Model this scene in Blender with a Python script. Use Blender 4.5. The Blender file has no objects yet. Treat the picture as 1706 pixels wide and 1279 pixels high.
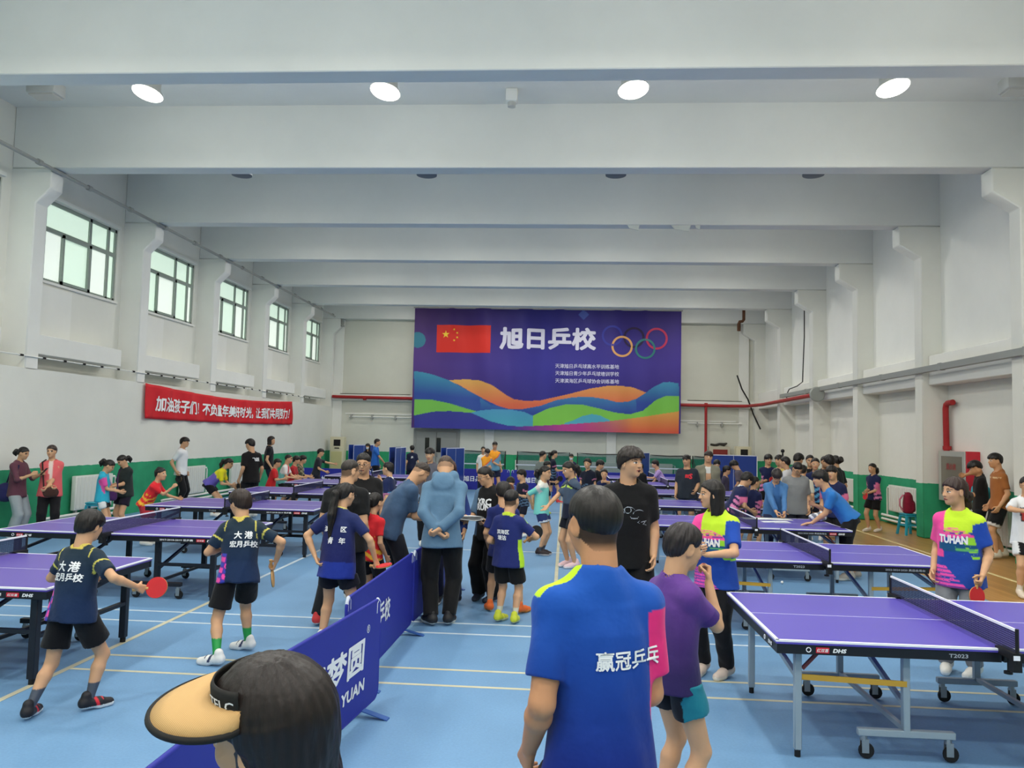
import bpy, bmesh, math, random
import numpy as np
from mathutils import Vector, Matrix

random.seed(7)
SC = bpy.context.scene
COL = SC.collection
R = math.radians

# ------------------------------------------------------------------ camera
W_, H_ = 1706, 1279
F_, YAW, PITCH, ROLL, EYE = 1304.67, .0697, .0646, .0232, 2.006
_r = np.array([math.cos(YAW), math.sin(YAW), 0.])
_f = np.array([-math.sin(YAW) * math.cos(PITCH), math.cos(YAW) * math.cos(PITCH), math.sin(PITCH)])
_u = np.cross(_r, _f)
RGT = _r * math.cos(ROLL) + _u * math.sin(ROLL)
UPV = -_r * math.sin(ROLL) + _u * math.cos(ROLL)
cam = bpy.data.cameras.new('camera')
cam.sensor_fit = 'HORIZONTAL'
cam.sensor_width = 36.0
cam.lens = F_ / W_ * 36.0
cam.clip_start = .05
cam.clip_end = 200
camo = bpy.data.objects.new('camera', cam)
COL.objects.link(camo)
camo.matrix_world = Matrix(((RGT[0], UPV[0], -_f[0], 0), (RGT[1], UPV[1], -_f[1], 0), (RGT[2], UPV[2], -_f[2], EYE), (0, 0, 0, 1)))
SC.camera = camo

def at(px, py, x=None, y=None, z=None):
    """the point of the hall seen at a pixel of the photograph, on a plane x=, y= or z="""
    d = _f + RGT * (px - W_ / 2) / F_ - UPV * (py - H_ / 2) / F_
    o = np.array([0, 0, EYE])
    t = (z - EYE) / d[2] if z is not None else (y / d[1] if y is not None else x / d[0])
    return o + t * d

# ------------------------------------------------------------------ world, exposure
SC.view_settings.view_transform = 'Standard'
SC.view_settings.look = 'None'
SC.view_settings.gamma = 1.0
SC.view_settings.exposure = EXPO = 0.0
SC.view_settings.use_curve_mapping = False
wd = bpy.data.worlds.new('outside')
SC.world = wd
wd.use_nodes = True
wd.node_tree.nodes['Background'].inputs[0].default_value = (.80, .95, .86, 1)
wd.node_tree.nodes['Background'].inputs[1].default_value = 1.0
LAMP_W = 66.0
LAMP_P = 40.0
LAMP_C = (1.0, .965, .88)
PANE_E = .62

# ------------------------------------------------------------------ materials
def lin(c):
    return tuple(((v / 255) / 12.92 if v / 255 <= .04045 else ((v / 255 + .055) / 1.055) ** 2.4) for v in c[:3])

def nn(nt, t, **kw):
    n = nt.nodes.new(t)
    for k, v in kw.items():
        if k.startswith('i_'):
            key = k[2:]
            n.inputs[int(key) if key.isdigit() else key.replace('_', ' ')].default_value = v
        else:
            setattr(n, k, v)
    return n

MATS = {}
def mat(name, rgb, rough=.6, spec=.3, metal=0., var=None, bump=None, stretch=None, coat=0., emit=None):
    """plain procedural surface: base colour with a little noise, optional fine relief"""
    if name in MATS:
        return MATS[name]
    m = bpy.data.materials.new(name)
    m.use_nodes = True
    nt = m.node_tree
    b = nt.nodes['Principled BSDF']
    c = lin(rgb)
    b.inputs['Base Color'].default_value = (*c, 1)
    b.inputs['Roughness'].default_value = rough
    b.inputs['Metallic'].default_value = metal
    b.inputs['Specular IOR Level'].default_value = spec
    if coat:
        b.inputs['Coat Weight'].default_value = coat
        b.inputs['Coat Roughness'].default_value = .15
    if emit:
        b.inputs['Emission Color'].default_value = (*lin(rgb), 1)
        b.inputs['Emission Strength'].default_value = emit
    if var or bump:
        tc = nn(nt, 'ShaderNodeTexCoord')
        src = tc.outputs['Object']
        if stretch:
            mp = nn(nt, 'ShaderNodeMapping')
            mp.inputs['Scale'].default_value = stretch
            nt.links.new(src, mp.inputs[0])
            src = mp.outputs[0]
    if var:
        sc, amt = var
        no = nn(nt, 'ShaderNodeTexNoise', i_Scale=sc, i_Detail=5., i_Roughness=.6)
        nt.links.new(src, no.inputs['Vector'])
        rp = nn(nt, 'ShaderNodeMapRange', i_1=.3, i_2=.7, i_3=1 - amt, i_4=1 + amt)
        nt.links.new(no.outputs['Fac'], rp.inputs[0])
        mx = nn(nt, 'ShaderNodeVectorMath', operation='SCALE')
        mx.inputs[0].default_value = c
        nt.links.new(rp.outputs[0], mx.inputs['Scale'])
        nt.links.new(mx.outputs[0], b.inputs['Base Color'])
    if bump:
        sc, st, di = bump
        no = nn(nt, 'ShaderNodeTexNoise', i_Scale=sc, i_Detail=4.)
        nt.links.new(src, no.inputs['Vector'])
        bp = nn(nt, 'ShaderNodeBump', i_Strength=st, i_Distance=di)
        nt.links.new(no.outputs['Fac'], bp.inputs['Height'])
        nt.links.new(bp.outputs[0], b.inputs['Normal'])
    MATS[name] = m
    return m

def vcmat(name, rough, spec=.25, bump=None, stretch=None, sheen=0., sss=0.):
    """colour from the mesh's own colour attribute (dye of a garment, hair, skin)"""
    m = bpy.data.materials.new(name)
    m.use_nodes = True
    nt = m.node_tree
    b = nt.nodes['Principled BSDF']
    at_ = nn(nt, 'ShaderNodeAttribute', attribute_name='Col')
    nt.links.new(at_.outputs['Color'], b.inputs['Base Color'])
    b.inputs['Roughness'].default_value = rough
    b.inputs['Specular IOR Level'].default_value = spec
    if sheen:
        b.inputs['Sheen Weight'].default_value = sheen
    if bump:
        tc = nn(nt, 'ShaderNodeTexCoord')
        mp = nn(nt, 'ShaderNodeMapping')
        mp.inputs['Scale'].default_value = stretch or (1, 1, 1)
        nt.links.new(tc.outputs['Object'], mp.inputs[0])
        no = nn(nt, 'ShaderNodeTexNoise', i_Scale=bump[0], i_Detail=3.)
        nt.links.new(mp.outputs[0], no.inputs['Vector'])
        bp = nn(nt, 'ShaderNodeBump', i_Strength=bump[1], i_Distance=bump[2])
        nt.links.new(no.outputs['Fac'], bp.inputs['Height'])
        nt.links.new(bp.outputs[0], b.inputs['Normal'])
    MATS[name] = m
    return m

M_SKIN = vcmat('skin', .5, .3, (60, .08, .01))
M_CLOTH = vcmat('cloth', .8, .15, (9, .35, .03), sheen=.1)
M_HAIR = vcmat('hair', .42, .35, (80, .3, .008), (1, 1, .12))
M_SHOE = vcmat('shoe', .55, .3, (50, .2, .004))
WHITE = mat('lettering white', (238, 240, 242), .6)

def wallmat(name, rgb, z0=None, green=(50, 152, 110)):
    m = bpy.data.materials.new(name)
    m.use_nodes = True
    nt = m.node_tree
    b = nt.nodes['Principled BSDF']
    b.inputs['Roughness'].default_value = .75
    b.inputs['Specular IOR Level'].default_value = .2
    tc = nn(nt, 'ShaderNodeTexCoord')
    no = nn(nt, 'ShaderNodeTexNoise', i_Scale=.55, i_Detail=6., i_Roughness=.6)
    nt.links.new(tc.outputs['Object'], no.inputs['Vector'])
    rp = nn(nt, 'ShaderNodeMapRange', i_1=.3, i_2=.7, i_3=.95, i_4=1.04)
    nt.links.new(no.outputs['Fac'], rp.inputs[0])
    mx = nn(nt, 'ShaderNodeVectorMath', operation='SCALE')
    mx.inputs[0].default_value = lin(rgb)
    nt.links.new(rp.outputs[0], mx.inputs['Scale'])
    out = mx.outputs[0]
    if z0 is not None:
        sp = nn(nt, 'ShaderNodeSeparateXYZ')
        nt.links.new(tc.outputs['Object'], sp.inputs[0])
        n2 = nn(nt, 'ShaderNodeTexNoise', i_Scale=9., i_Detail=3.)
        nt.links.new(tc.outputs['Object'], n2.inputs['Vector'])
        a = nn(nt, 'ShaderNodeMath', operation='MULTIPLY_ADD')
        a.inputs[1].default_value = .03
        nt.links.new(n2.outputs['Fac'], a.inputs[0])
        nt.links.new(sp.outputs['Z'], a.inputs[2])
        lt = nn(nt, 'ShaderNodeMath', operation='LESS_THAN')
        lt.inputs[1].default_value = z0 + .015
        nt.links.new(a.outputs[0], lt.inputs[0])
        # flaked patches in the green paint
        n3 = nn(nt, 'ShaderNodeTexNoise', i_Scale=5., i_Detail=7., i_Roughness=.7)
        nt.links.new(tc.outputs['Object'], n3.inputs['Vector'])
        g3 = nn(nt, 'ShaderNodeMath', operation='LESS_THAN')
        g3.inputs[1].default_value = .70
        nt.links.new(n3.outputs['Fac'], g3.inputs[0])
        mu = nn(nt, 'ShaderNodeMath', operation='MULTIPLY')
        nt.links.new(lt.outputs[0], mu.inputs[0])
        nt.links.new(g3.outputs[0], mu.inputs[1])
        gv = nn(nt, 'ShaderNodeMapRange', i_1=.3, i_2=.7, i_3=.85, i_4=1.15)
        n4 = nn(nt, 'ShaderNodeTexNoise', i_Scale=2.2, i_Detail=6.)
        nt.links.new(tc.outputs['Object'], n4.inputs['Vector'])
        nt.links.new(n4.outputs['Fac'], gv.inputs[0])
        gm = nn(nt, 'ShaderNodeVectorMath', operation='SCALE')
        gm.inputs[0].default_value = lin(green)
        nt.links.new(gv.outputs[0], gm.inputs['Scale'])
        mix = nn(nt, 'ShaderNodeMix', data_type='VECTOR')
        nt.links.new(mu.outputs[0], mix.inputs[0])
        nt.links.new(out, mix.inputs[4])
        nt.links.new(gm.outputs[0], mix.inputs[5])
        out = mix.outputs[1]
    nt.links.new(out, b.inputs['Base Color'])
    bp = nn(nt, 'ShaderNodeBump', i_Strength=.15, i_Distance=.02)
    n5 = nn(nt, 'ShaderNodeTexNoise', i_Scale=6., i_Detail=4.)
    nt.links.new(tc.outputs['Object'], n5.inputs['Vector'])
    nt.links.new(n5.outputs['Fac'], bp.inputs['Height'])
    nt.links.new(bp.outputs[0], b.inputs['Normal'])
    return m

M_WALL = wallmat('wall paint', (222, 223, 216), 1.17)
M_CEIL = wallmat('ceiling paint', (226, 228, 224))
M_TRIM = wallmat('white trim', (228, 229, 224))

# ------------------------------------------------------------------ mesh helpers
def tag(o, label=None, cat=None, group=None, kind=None):
    for k, v in (('label', label), ('category', cat), ('group', group), ('kind', kind)):
        if v:
            o[k] = v
    return o

def empty(name, loc, rz=0):
    o = bpy.data.objects.new(name, None)
    COL.objects.link(o)
    o.location = loc
    o.rotation_euler = (0, 0, rz)
    o.empty_display_size = .1
    return o

def link(name, me, parent=None, m=None):
    o = bpy.data.objects.new(name, me)
    COL.objects.link(o)
    if parent is not None:
        o.parent = parent
    if m is not None:
        me.materials.append(m)
    return o

class MB:
    def __init__(s):
        s.v, s.f, s.sm, s.mi = [], [], [], []
        s.cur = 0

    def add(s, vs, fs, smooth=False):
        n = len(s.v)
        s.v += [tuple(p) for p in vs]
        s.f += [tuple(i + n for i in f) for f in fs]
        s.sm += [smooth] * len(fs)
        s.mi += [s.cur] * len(fs)
        return s

    def box(s, a, b, M=None):
        x0, y0, z0 = (min(p, q) for p, q in zip(a, b))
        x1, y1, z1 = (max(p, q) for p, q in zip(a, b))
        v = [(x0, y0, z0), (x1, y0, z0), (x1, y1, z0), (x0, y1, z0), (x0, y0, z1), (x1, y0, z1), (x1, y1, z1), (x0, y1, z1)]
        if M is not None:
            v = [M @ Vector(p) for p in v]
        return s.add(v, [(0, 3, 2, 1), (4, 5, 6, 7), (0, 1, 5, 4), (1, 2, 6, 5), (2, 3, 7, 6), (3, 0, 4, 7)])

    def prism(s, poly, vec):
        """extrude a planar polygon (list of 3D points) along vec"""
        n = len(poly)
        vec = Vector(vec)
        v = [Vector(p) for p in poly] + [Vector(p) + vec for p in poly]
        f = [tuple(range(n - 1, -1, -1)), tuple(range(n, 2 * n))] + [(i, (i + 1) % n, n + (i + 1) % n, n + i) for i in range(n)]
        return s.add(v, f)

    def bar(s, p, q, w, h=None, up=(0, 0, 1)):
        p, q = Vector(p), Vector(q)
        h = h or w
        d = (q - p).normalized()
        u = Vector(up)
        if abs(d.dot(u)) > .95:
            u = Vector((1, 0, 0))
        a = d.cross(u).normalized() * w / 2
        b = a.cross(d).normalized() * h / 2
        v = [p - a - b, p + a - b, p + a + b, p - a + b, q - a - b, q + a - b, q + a + b, q - a + b]
        return s.add(v, [(0, 3, 2, 1), (4, 5, 6, 7), (0, 1, 5, 4), (1, 2, 6, 5), (2, 3, 7, 6), (3, 0, 4, 7)])

    def tube(s, pts, r, n=10, closed=False, caps=True):
        pts = [Vector(p) for p in pts]
        rs = r if isinstance(r, (list, tuple)) else [r] * len(pts)
        vs, fs = [], []
        ref = None
        for i, p in enumerate(pts):
            if closed:
                d = (pts[(i + 1) % len(pts)] - pts[i - 1]).normalized()
            else:
                d = (pts[min(i + 1, len(pts) - 1)] - pts[max(i - 1, 0)]).normalized()
            if ref is None:
                ref = Vector((0, 0, 1)) if abs(d.z) < .9 else Vector((1, 0, 0))
            a = d.cross(ref).normalized()
            b = a.cross(d).normalized()
            ref = b
            for k in range(n):
                t = 2 * math.pi * k / n
                vs.append(p + (a * math.cos(t) + b * math.sin(t)) * rs[i])
        m = len(pts)
        for i in range(m if closed else m - 1):
            j = (i + 1) % m
            for k in range(n):
                fs.append((i * n + k, i * n + (k + 1) % n, j * n + (k + 1) % n, j * n + k))
        s.add(vs, fs, True)
        if caps and not closed:
            s.add([], [])
            base = len(s.v) - len(vs)
            s.f += [tuple(base + k for k in range(n - 1, -1, -1)), tuple(base + (m - 1) * n + k for k in range(n))]
            s.sm += [False, False]
            s.mi += [s.cur] * 2
        return s

    def cyl(s, p, q, r, n=16, r2=None):
        return s.tube([p, q], [r, r if r2 is None else r2], n)

    def lathe(s, prof, c=(0, 0, 0), n=24, M=None):
        vs, fs = [], []
        for (r, z) in prof:
            for k in range(n):
                t = 2 * math.pi * k / n
                p = Vector((r * math.cos(t), r * math.sin(t), z))
                p = (M @ p if M is not None else p) + Vector(c)
                vs.append(p)
        for i in range(len(prof) - 1):
            for k in range(n):
                fs.append((i * n + k, i * n + (k + 1) % n, (i + 1) * n + (k + 1) % n, (i + 1) * n + k))
        fs.append(tuple(range(n - 1, -1, -1)))
        fs.append(tuple((len(prof) - 1) * n + k for k in range(n)))
        return s.add(vs, fs, True)

    def mesh(s, name):
        me = bpy.data.meshes.new(name)
        me.from_pydata(s.v, [], s.f)
        me.polygons.foreach_set('use_smooth', s.sm)
        me.polygons.foreach_set('material_index', s.mi)
        me.update()
        return me

    def build(s, name, m, parent=None, bevel=0, seg=2):
        me = s.mesh(name)
        o = bpy.data.objects.new(name, me)
        COL.objects.link(o)
        if parent is not None:
            o.parent = parent
        for x in (m if isinstance(m, (list, tuple)) else [m]):
            me.materials.append(x)
        if bevel:
            bm = bmesh.new()
            bm.from_mesh(me)
            es = [e for e in bm.edges if len(e.link_faces) == 2 and e.calc_face_angle(0) > .6]
            bmesh.ops.bevel(bm, geom=es, offset=bevel, segments=seg, affect='EDGES', profile=.5)
            bm.to_mesh(me)
            bm.free()
            me.shade_smooth()
            me.set_sharp_from_angle(angle=R(40))
        elif any(s.sm):
            me.set_sharp_from_angle(angle=R(45))
        return o

_txt = {}
def glyphs(body, res=2):
    """outline mesh of a string; offsets of a hair are tried until no glyph fills badly"""
    if ('g', body) in _txt:
        return _txt[('g', body)]
    if len(body) > 1 and all(ord(q) > 0x2e80 for q in body):
        V, F, n = [], [], 0
        for i, ch in enumerate(body):
            if ch == '\u3000':
                continue
            v, f = glyphs(ch)
            V.append(v + np.array([i, 0, 0]))
            F += [tuple(j + n for j in q) for q in f]
            n += len(v)
        _txt[('g', body)] = (np.concatenate(V), F)
        return _txt[('g', body)]
    best = None
    for off in (.002, .0028, .0013, .0035, .0006, .0048, .0062, -.0012):       # a hair of offset keeps the glyph outlines from filling badly
        c = bpy.data.curves.new('writing', 'FONT')
        c.body = body
        c.resolution_u = res
        c.offset = off
        o = bpy.data.objects.new('writing', c)
        COL.objects.link(o)
        dg = bpy.context.evaluated_depsgraph_get()
        me = bpy.data.meshes.new_from_object(o.evaluated_get(dg))
        me.calc_loop_triangles()
        v = np.array([tuple(q.co) for q in me.vertices])
        f = [tuple(p.vertices) for p in me.loop_triangles]
        ed = {}
        for q in f:
            for i in range(3):
                k = (min(q[i], q[i - 1]), max(q[i], q[i - 1]))
                ed[k] = ed.get(k, 0) + 1
        per = sum(float(np.linalg.norm(v[i] - v[j])) for (i, j), n_ in ed.items() if n_ == 1)
        score = sum(p.area for p in me.loop_triangles) - off * per
        bpy.data.objects.remove(o)
        bpy.data.curves.remove(c)
        bpy.data.meshes.remove(me)
        if best is None or score > best[0] * 1.004:
            best = (score, v, f)
    _, v, f = best
    _txt[('g', body)] = (v, f)
    return v, f

def text_data(body, bold=0., res=2):
    """outline of a line of writing as vertices (em = 1) and faces, centred on x, y"""
    key = (body, bold)
    if key in _txt:
        return _txt[key]
    v, f = glyphs(body, res)
    if bold:
        n = len(v)
        sh = [(0, 0), (1, 0), (-1, 0), (0, 1), (0, -1), (.7, .7), (-.7, .7), (.7, -.7), (-.7, -.7)]
        if bold < .022:
            sh = sh[:5]
        f = [tuple(i + n * k for i in q) for k in range(len(sh)) for q in f]
        v = np.concatenate([v + np.array([a * bold, b * bold, i]) for i, (a, b) in enumerate(sh)])
    mid = (v.min(0) + v.max(0)) / 2
    v = v - mid * np.array([1, 1, 0])
    _txt[key] = (v, f)
    return v, f

def writing(name, body, origin, xd, yd, w=None, h=None, m=WHITE, parent=None, bold=0., shear=0., cuts=0, warp=None):
    """flat lettering centred at origin; w and h stretch it to a real size"""
    v, f = text_data(body, bold)
    sz = v.max(0) - v.min(0)
    if h is None:
        h = w * sz[1] / sz[0]
    if w is None:
        w = h * sz[0] / sz[1]
    u = np.stack([v[:, 0] * w / sz[0], v[:, 1] * h / sz[1], v[:, 2]], 1)
    u[:, 0] += u[:, 1] * shear
    me = bpy.data.meshes.new(name)
    if cuts:
        tri = [(q[0], q[i], q[i + 1]) for q in f for i in range(1, len(q) - 1)]
        pts = [tuple(q) for q in u]
        out = []
        while tri:
            a_, b_, c_ = tri.pop()
            L3 = [math.dist(pts[p][:2], pts[q][:2]) for p, q in ((a_, b_), (b_, c_), (c_, a_))]
            k = max(range(3), key=lambda i: L3[i])
            if L3[k] <= cuts:
                out.append((a_, b_, c_))
                continue
            a_, b_, c_ = ((a_, b_, c_), (b_, c_, a_), (c_, a_, b_))[k]
            pts.append(tuple((p + q) / 2 for p, q in zip(pts[a_], pts[b_])))
            m_ = len(pts) - 1
            tri += [(a_, m_, c_), (m_, b_, c_)]
        u, f = np.array(pts), out
    o_, x_, y_ = (np.asarray(q, float) for q in (origin, xd, yd))
    lift = u[:, 2:] * np.cross(x_, y_) * .0002
    P = o_ + u[:, :1] * x_ + u[:, 1:2] * y_
    if warp is not None:
        P = warp(P)
    P = P + lift
    P = np.asarray(P, float)
    bad = np.isnan(P).any(1)
    if bad.any():
        f = [q for q in f if not any(bad[i] for i in q)]
        P[bad] = P[~bad][0] if (~bad).any() else 0
    me.from_pydata([tuple(p) for p in P], [], f)
    return link(name, me, parent, m)

# outlines of every word in the hall, made before anything else exists
PRE = ['2017-2018-2019 世乒赛', '2022·2024·2020 奥运会用台', 'ANT', 'CM', 'DHS', 'HAO MENG YUAN', 'RUN', 'T-', 'T1223', 'T2023', 'TELC', 'TUHAN', 'XRC', '®', '≋S', '乒', '加油孩子们！不负童年美好时光，让我们共同努力！', '塘沽', '大 港', '天津旭日乒乓球高水平训练基地', '天津旭日青少年乒乓球培训学校', '天津滨海区乒乓球协会训练基地', '好梦圆', '宏月乒校', '年', '旭日', '旭日乒校', '消火栓', '滨\u3000\u3000区', '滨海区', '红双喜', '赢冠乒乓', '青', '飞跃']
for s_ in PRE:
    glyphs(s_)
# ------------------------------------------------------------------ the hall
XL, XR, XLR, XRR, YB, YF, ZC, ZB = -9.95, 7.68, -10.45, 8.22, 32.9, -5.6, 7.95, 6.78
BAYS = [9.95 + 3.77 * k for k in range(-4, 7)]      # front face of each beam
BT = .36

def struct(name, mb, m, parent=None, bevel=0):
    o = mb.build(name, m, parent, bevel)
    if parent is None:
        o['kind'] = 'structure'
    return o

# floor: blue sports mat, timber strip along the right-hand wall
def mat_floor():
    m = bpy.data.materials.new('blue sports mat')
    m.use_nodes = True
    nt = m.node_tree
    b = nt.nodes['Principled BSDF']
    b.inputs['Roughness'].default_value = .55
    b.inputs['Specular IOR Level'].default_value = .3
    tc = nn(nt, 'ShaderNodeTexCoord')
    n1 = nn(nt, 'ShaderNodeTexNoise', i_Scale=.8, i_Detail=5.)
    n2 = nn(nt, 'ShaderNodeTexNoise', i_Scale=55., i_Detail=3.)
    for n in (n1, n2):
        nt.links.new(tc.outputs['Object'], n.inputs['Vector'])
    r1 = nn(nt, 'ShaderNodeMapRange', i_1=.3, i_2=.7, i_3=.93, i_4=1.07)
    r2 = nn(nt, 'ShaderNodeMapRange', i_1=.3, i_2=.7, i_3=.95, i_4=1.05)
    nt.links.new(n1.outputs['Fac'], r1.inputs[0])
    nt.links.new(n2.outputs['Fac'], r2.inputs[0])
    mu = nn(nt, 'ShaderNodeMath', operation='MULTIPLY')
    nt.links.new(r1.outputs[0], mu.inputs[0])
    nt.links.new(r2.outputs[0], mu.inputs[1])
    mx = nn(nt, 'ShaderNodeVectorMath', operation='SCALE')
    mx.inputs[0].default_value = lin((106, 147, 186))
    nt.links.new(mu.outputs[0], mx.inputs['Scale'])
    nt.links.new(mx.outputs[0], b.inputs['Base Color'])
    bp = nn(nt, 'ShaderNodeBump', i_Strength=.12, i_Distance=.003)
    nt.links.new(n2.outputs['Fac'], bp.inputs['Height'])
    nt.links.new(bp.outputs[0], b.inputs['Normal'])
    return m

def mat_wood():
    m = bpy.data.materials.new('varnished timber floor')
    m.use_nodes = True
    nt = m.node_tree
    b = nt.nodes['Principled BSDF']
    b.inputs['Roughness'].default_value = .3
    tc = nn(nt, 'ShaderNodeTexCoord')
    mp = nn(nt, 'ShaderNodeMapping')
    mp.inputs['Rotation'].default_value = (0, 0, R(90))
    nt.links.new(tc.outputs['Object'], mp.inputs[0])
    br = nn(nt, 'ShaderNodeTexBrick', i_Scale=1., i_Mortar_Size=.002, i_Brick_Width=1.2, i_Row_Height=.09, i_Bias=0.)
    br.inputs['Color1'].default_value = (*lin((188, 140, 74)), 1)
    br.inputs['Color2'].default_value = (*lin((170, 122, 62)), 1)
    br.inputs['Mortar'].default_value = (*lin((120, 80, 40)), 1)
    nt.links.new(mp.outputs[0], br.inputs['Vector'])
    nt.links.new(br.outputs['Color'], b.inputs['Base Color'])
    return m

XM = 5.52
floor = struct('floor', MB().box((XLR - .2, YF, -.2), (XM, YB, 0)), mat_floor())
struct('timber_floor', MB().box((XM, YF, -.2), (XRR + .2, YB, -.004)), mat_wood(), floor)
M_CREAM = mat('cream court line', (194, 190, 164), .6, var=(3, .1))
M_LWHITE = mat('white court line', (192, 206, 216), .6, var=(3, .1))
lines = []
for y in (6.33, 6.75):
    lines.append(((-4.05, y - .02), (4.3, y + .02), M_CREAM))
for y in (7.95, 8.38):
    lines.append(((-9.2, y - .02), (4.3, y + .02), M_LWHITE))
lines += [((-4.08, YF + 3), (-4.03, 9.4), M_CREAM), ((-4.10, 9.4), (-4.05, 26.), M_LWHITE), ((-.12, 8.6), (-.07, 27.), M_CREAM),
          ((-4.05, 13.6), (4.3, 13.65), M_LWHITE), ((-4.05, 20.6), (4.3, 20.65), M_LWHITE)]
for i_, (a, b, m) in enumerate(lines):
    MB().box((*a, -.01), (*b, .0016 + .0004 * i_)).build('court_line', m, floor)
MB().box((6.69, 2, -.02), (6.76, 27., -.001)).build('court_line', mat('pale yellow line', (226, 206, 150), .5), floor)

# ceiling slab and downstand beams
ceiling = struct('ceiling', MB().box((XLR - .3, YF, ZC), (XRR + .3, YB + .3, ZC + .25)), M_CEIL)
for y in BAYS:
    MB().box((XLR, y, ZB), (XRR, y + BT, ZC + .02)).build('beam', M_CEIL, ceiling, bevel=.015, seg=1)
# cracked plaster strips hanging under the fifth beam
M_FLAKE = mat('bare plaster', (206, 210, 204), .8)
for px, w, d in ((1035, .28, .12), (1100, .45, .14), (1123, .12, .10)):
    p = at(px, 438, z=ZB)
    MB().prism([(p[0] - w / 2, BAYS[6] + .02, ZB + .01), (p[0] + w / 2, BAYS[6] + .02, ZB + .01), (p[0] + w / 2.6, BAYS[6] + .02, ZB - d), (p[0] - w / 3, BAYS[6] + .02, ZB - d * .6)], (0, .02, 0)).build('peeling_plaster', M_FLAKE, ceiling)

# left wall: flush lower wall, columns with haunches, windows in the recesses above
wl = MB().box((XLR - .25, YF, 0), (XL, YB, 3.03))
WZ0, WZ1, WW = 4.86, 6.52, 2.5
for i, y in enumerate(BAYS):
    y0, y1 = y + BT, (BAYS[i + 1] if i + 1 < len(BAYS) else YB)
    if y1 - y0 < 1:
        wl.box((XLR - .25, y0, 3.03), (XLR, y1, ZC))
        continue
    c = (y0 + y1) / 2 + .22
    a, b = c - WW / 2, c + WW / 2
    wl.box((XLR - .25, y0 - BT, 3.03), (XLR, a, ZC)).box((XLR - .25, b, 3.03), (XLR, y1, ZC)).box((XLR - .25, a, 3.03), (XLR, b, WZ0)).box((XLR - .25, a, WZ1), (XLR, b, ZC))
wl.box((XLR - .25, YF, 3.03), (XLR, BAYS[0], ZC))
wall_left = struct('wall_left', wl, M_WALL)
for y in BAYS:
    MB().prism([(XLR - .02, y, 3.0), (XL, y, 3.0), (XL, y, 6.12), (XL + .28, y, 6.40), (XL + .28, y, ZB), (XLR - .02, y, ZB)], (0, BT, 0)).build('column', M_TRIM, wall_left, bevel=.02, seg=1)
for i, y in enumerate(BAYS[:-1]):
    # concrete ledge box between the columns, and a made-up panel standing for wall shadow under a window
    MB().box((XLR, y + BT - .02, 3.32), (XL - .03, y + 3.15, 3.70)).build('ledge_box', M_TRIM, wall_left, bevel=.012, seg=1)
    MB().box((XLR, y + BT, 3.70), (XLR + .06, y + 1.9, 4.75)).build('shadow_panel', M_TRIM, wall_left)

# right wall: recessed wall, columns, tie beam at the trunking
wr = MB().box((XRR, YF, 0), (XRR + .3, YB, ZC))
wall_right = struct('wall_right', wr, M_WALL)
for i, y in enumerate(BAYS):
    MB().prism([(XRR + .02, y, 0), (XR, y, 0), (XR, y, 6.08), (XR - .46, y, 6.36), (XR - .46, y, ZB), (XRR + .02, y, ZB)], (0, BT, 0)).build('column', M_WALL, wall_right, bevel=.02, seg=1)
    if i + 1 < len(BAYS):
        MB().box((XRR + .02, y + BT, 3.28), (XR + .14, y + 3.77, 3.92)).build('tie_beam', M_TRIM, wall_right, bevel=.015, seg=1)
        MB().box((XRR + .02, y + BT, 3.92), (XRR - .12, y + 3.77, ZC)).build('infill_wall', M_TRIM, wall_right)

# back wall with its ledge, pilasters and grey soffit band
M_BACK = wallmat('back wall paint', (212, 213, 202), 1.17, (48, 156, 104))
M_GREYB = mat('grey unpainted concrete', (128, 131, 126), .85, var=(1.2, .12))
wall_back = struct('wall_back', MB().box((XLR, YB, 0), (XRR, YB + .3, ZC)), M_BACK)
MB().box((XLR, YB - .20, 3.30), (XRR, YB, 3.58)).build('ledge', M_TRIM, wall_back, bevel=.02, seg=1)
MB().box((XLR, YB - .06, 6.95), (XRR, YB, ZC)).build('soffit_band', M_GREYB, wall_back)
for x in (-9.75, -3.2, 1.9, 7.3):
    MB().box((x - .2, YB - .09, 0), (x + .2, YB, 6.96)).build('pilaster', M_TRIM, wall_back, bevel=.01, seg=1)
for x0, x1 in ((-9.4, -6.55), (-4.3, 1.6), (2.2, 7.0)):
    MB().box((x0, YB - .03, 2.72), (x1, YB, 2.78)).build('panel_joint', M_TRIM, wall_back)
M_SOOT = mat('soot streak', (104, 104, 96), .9, var=(2.5, .5))
for x0, x1 in ((-9.6, -6.6), (5.0, 7.2)):
    MB().box((x0, YB - .205, 3.575), (x1, YB - .005, 3.60)).build('dust_line', M_SOOT, wall_back)
struct('wall_front', MB().box((XLR, YF - .3, 0), (XRR, YF, ZC)), M_WALL)

# double door under the banner
M_DOOR = mat('grey steel door', (150, 152, 148), .5)
M_DK = mat('dark glass', (28, 32, 30), .15, .5)
dr = struct('door_1', MB().box((-6.42, YB - .05, 0), (-4.45, YB, 2.16)), M_DOOR)
for s in (0, 1):
    lf = MB().box((-6.30 + .88 * s, YB - .09, .02), (-5.45 + .88 * s, YB - .05, 2.06)).build('door_leaf', M_DOOR, dr, bevel=.01, seg=1)
    xg = -5.82 if s == 0 else -5.33
    MB().box((xg - .09, YB - .10, 1.20), (xg + .09, YB - .088, 1.80)).build('glazing', M_DK, lf)
    MB().tube([(-5.52 + .14 * s, YB - .09, 1.0), (-5.52 + .14 * s, YB - .14, 1.0), (-5.52 + .14 * s, YB - .14, 1.14), (-5.52 + .14 * s, YB - .09, 1.14)], .012, 8).build('handle', mat('chrome', (190, 192, 195), .25, .5, 1.), lf)

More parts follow.
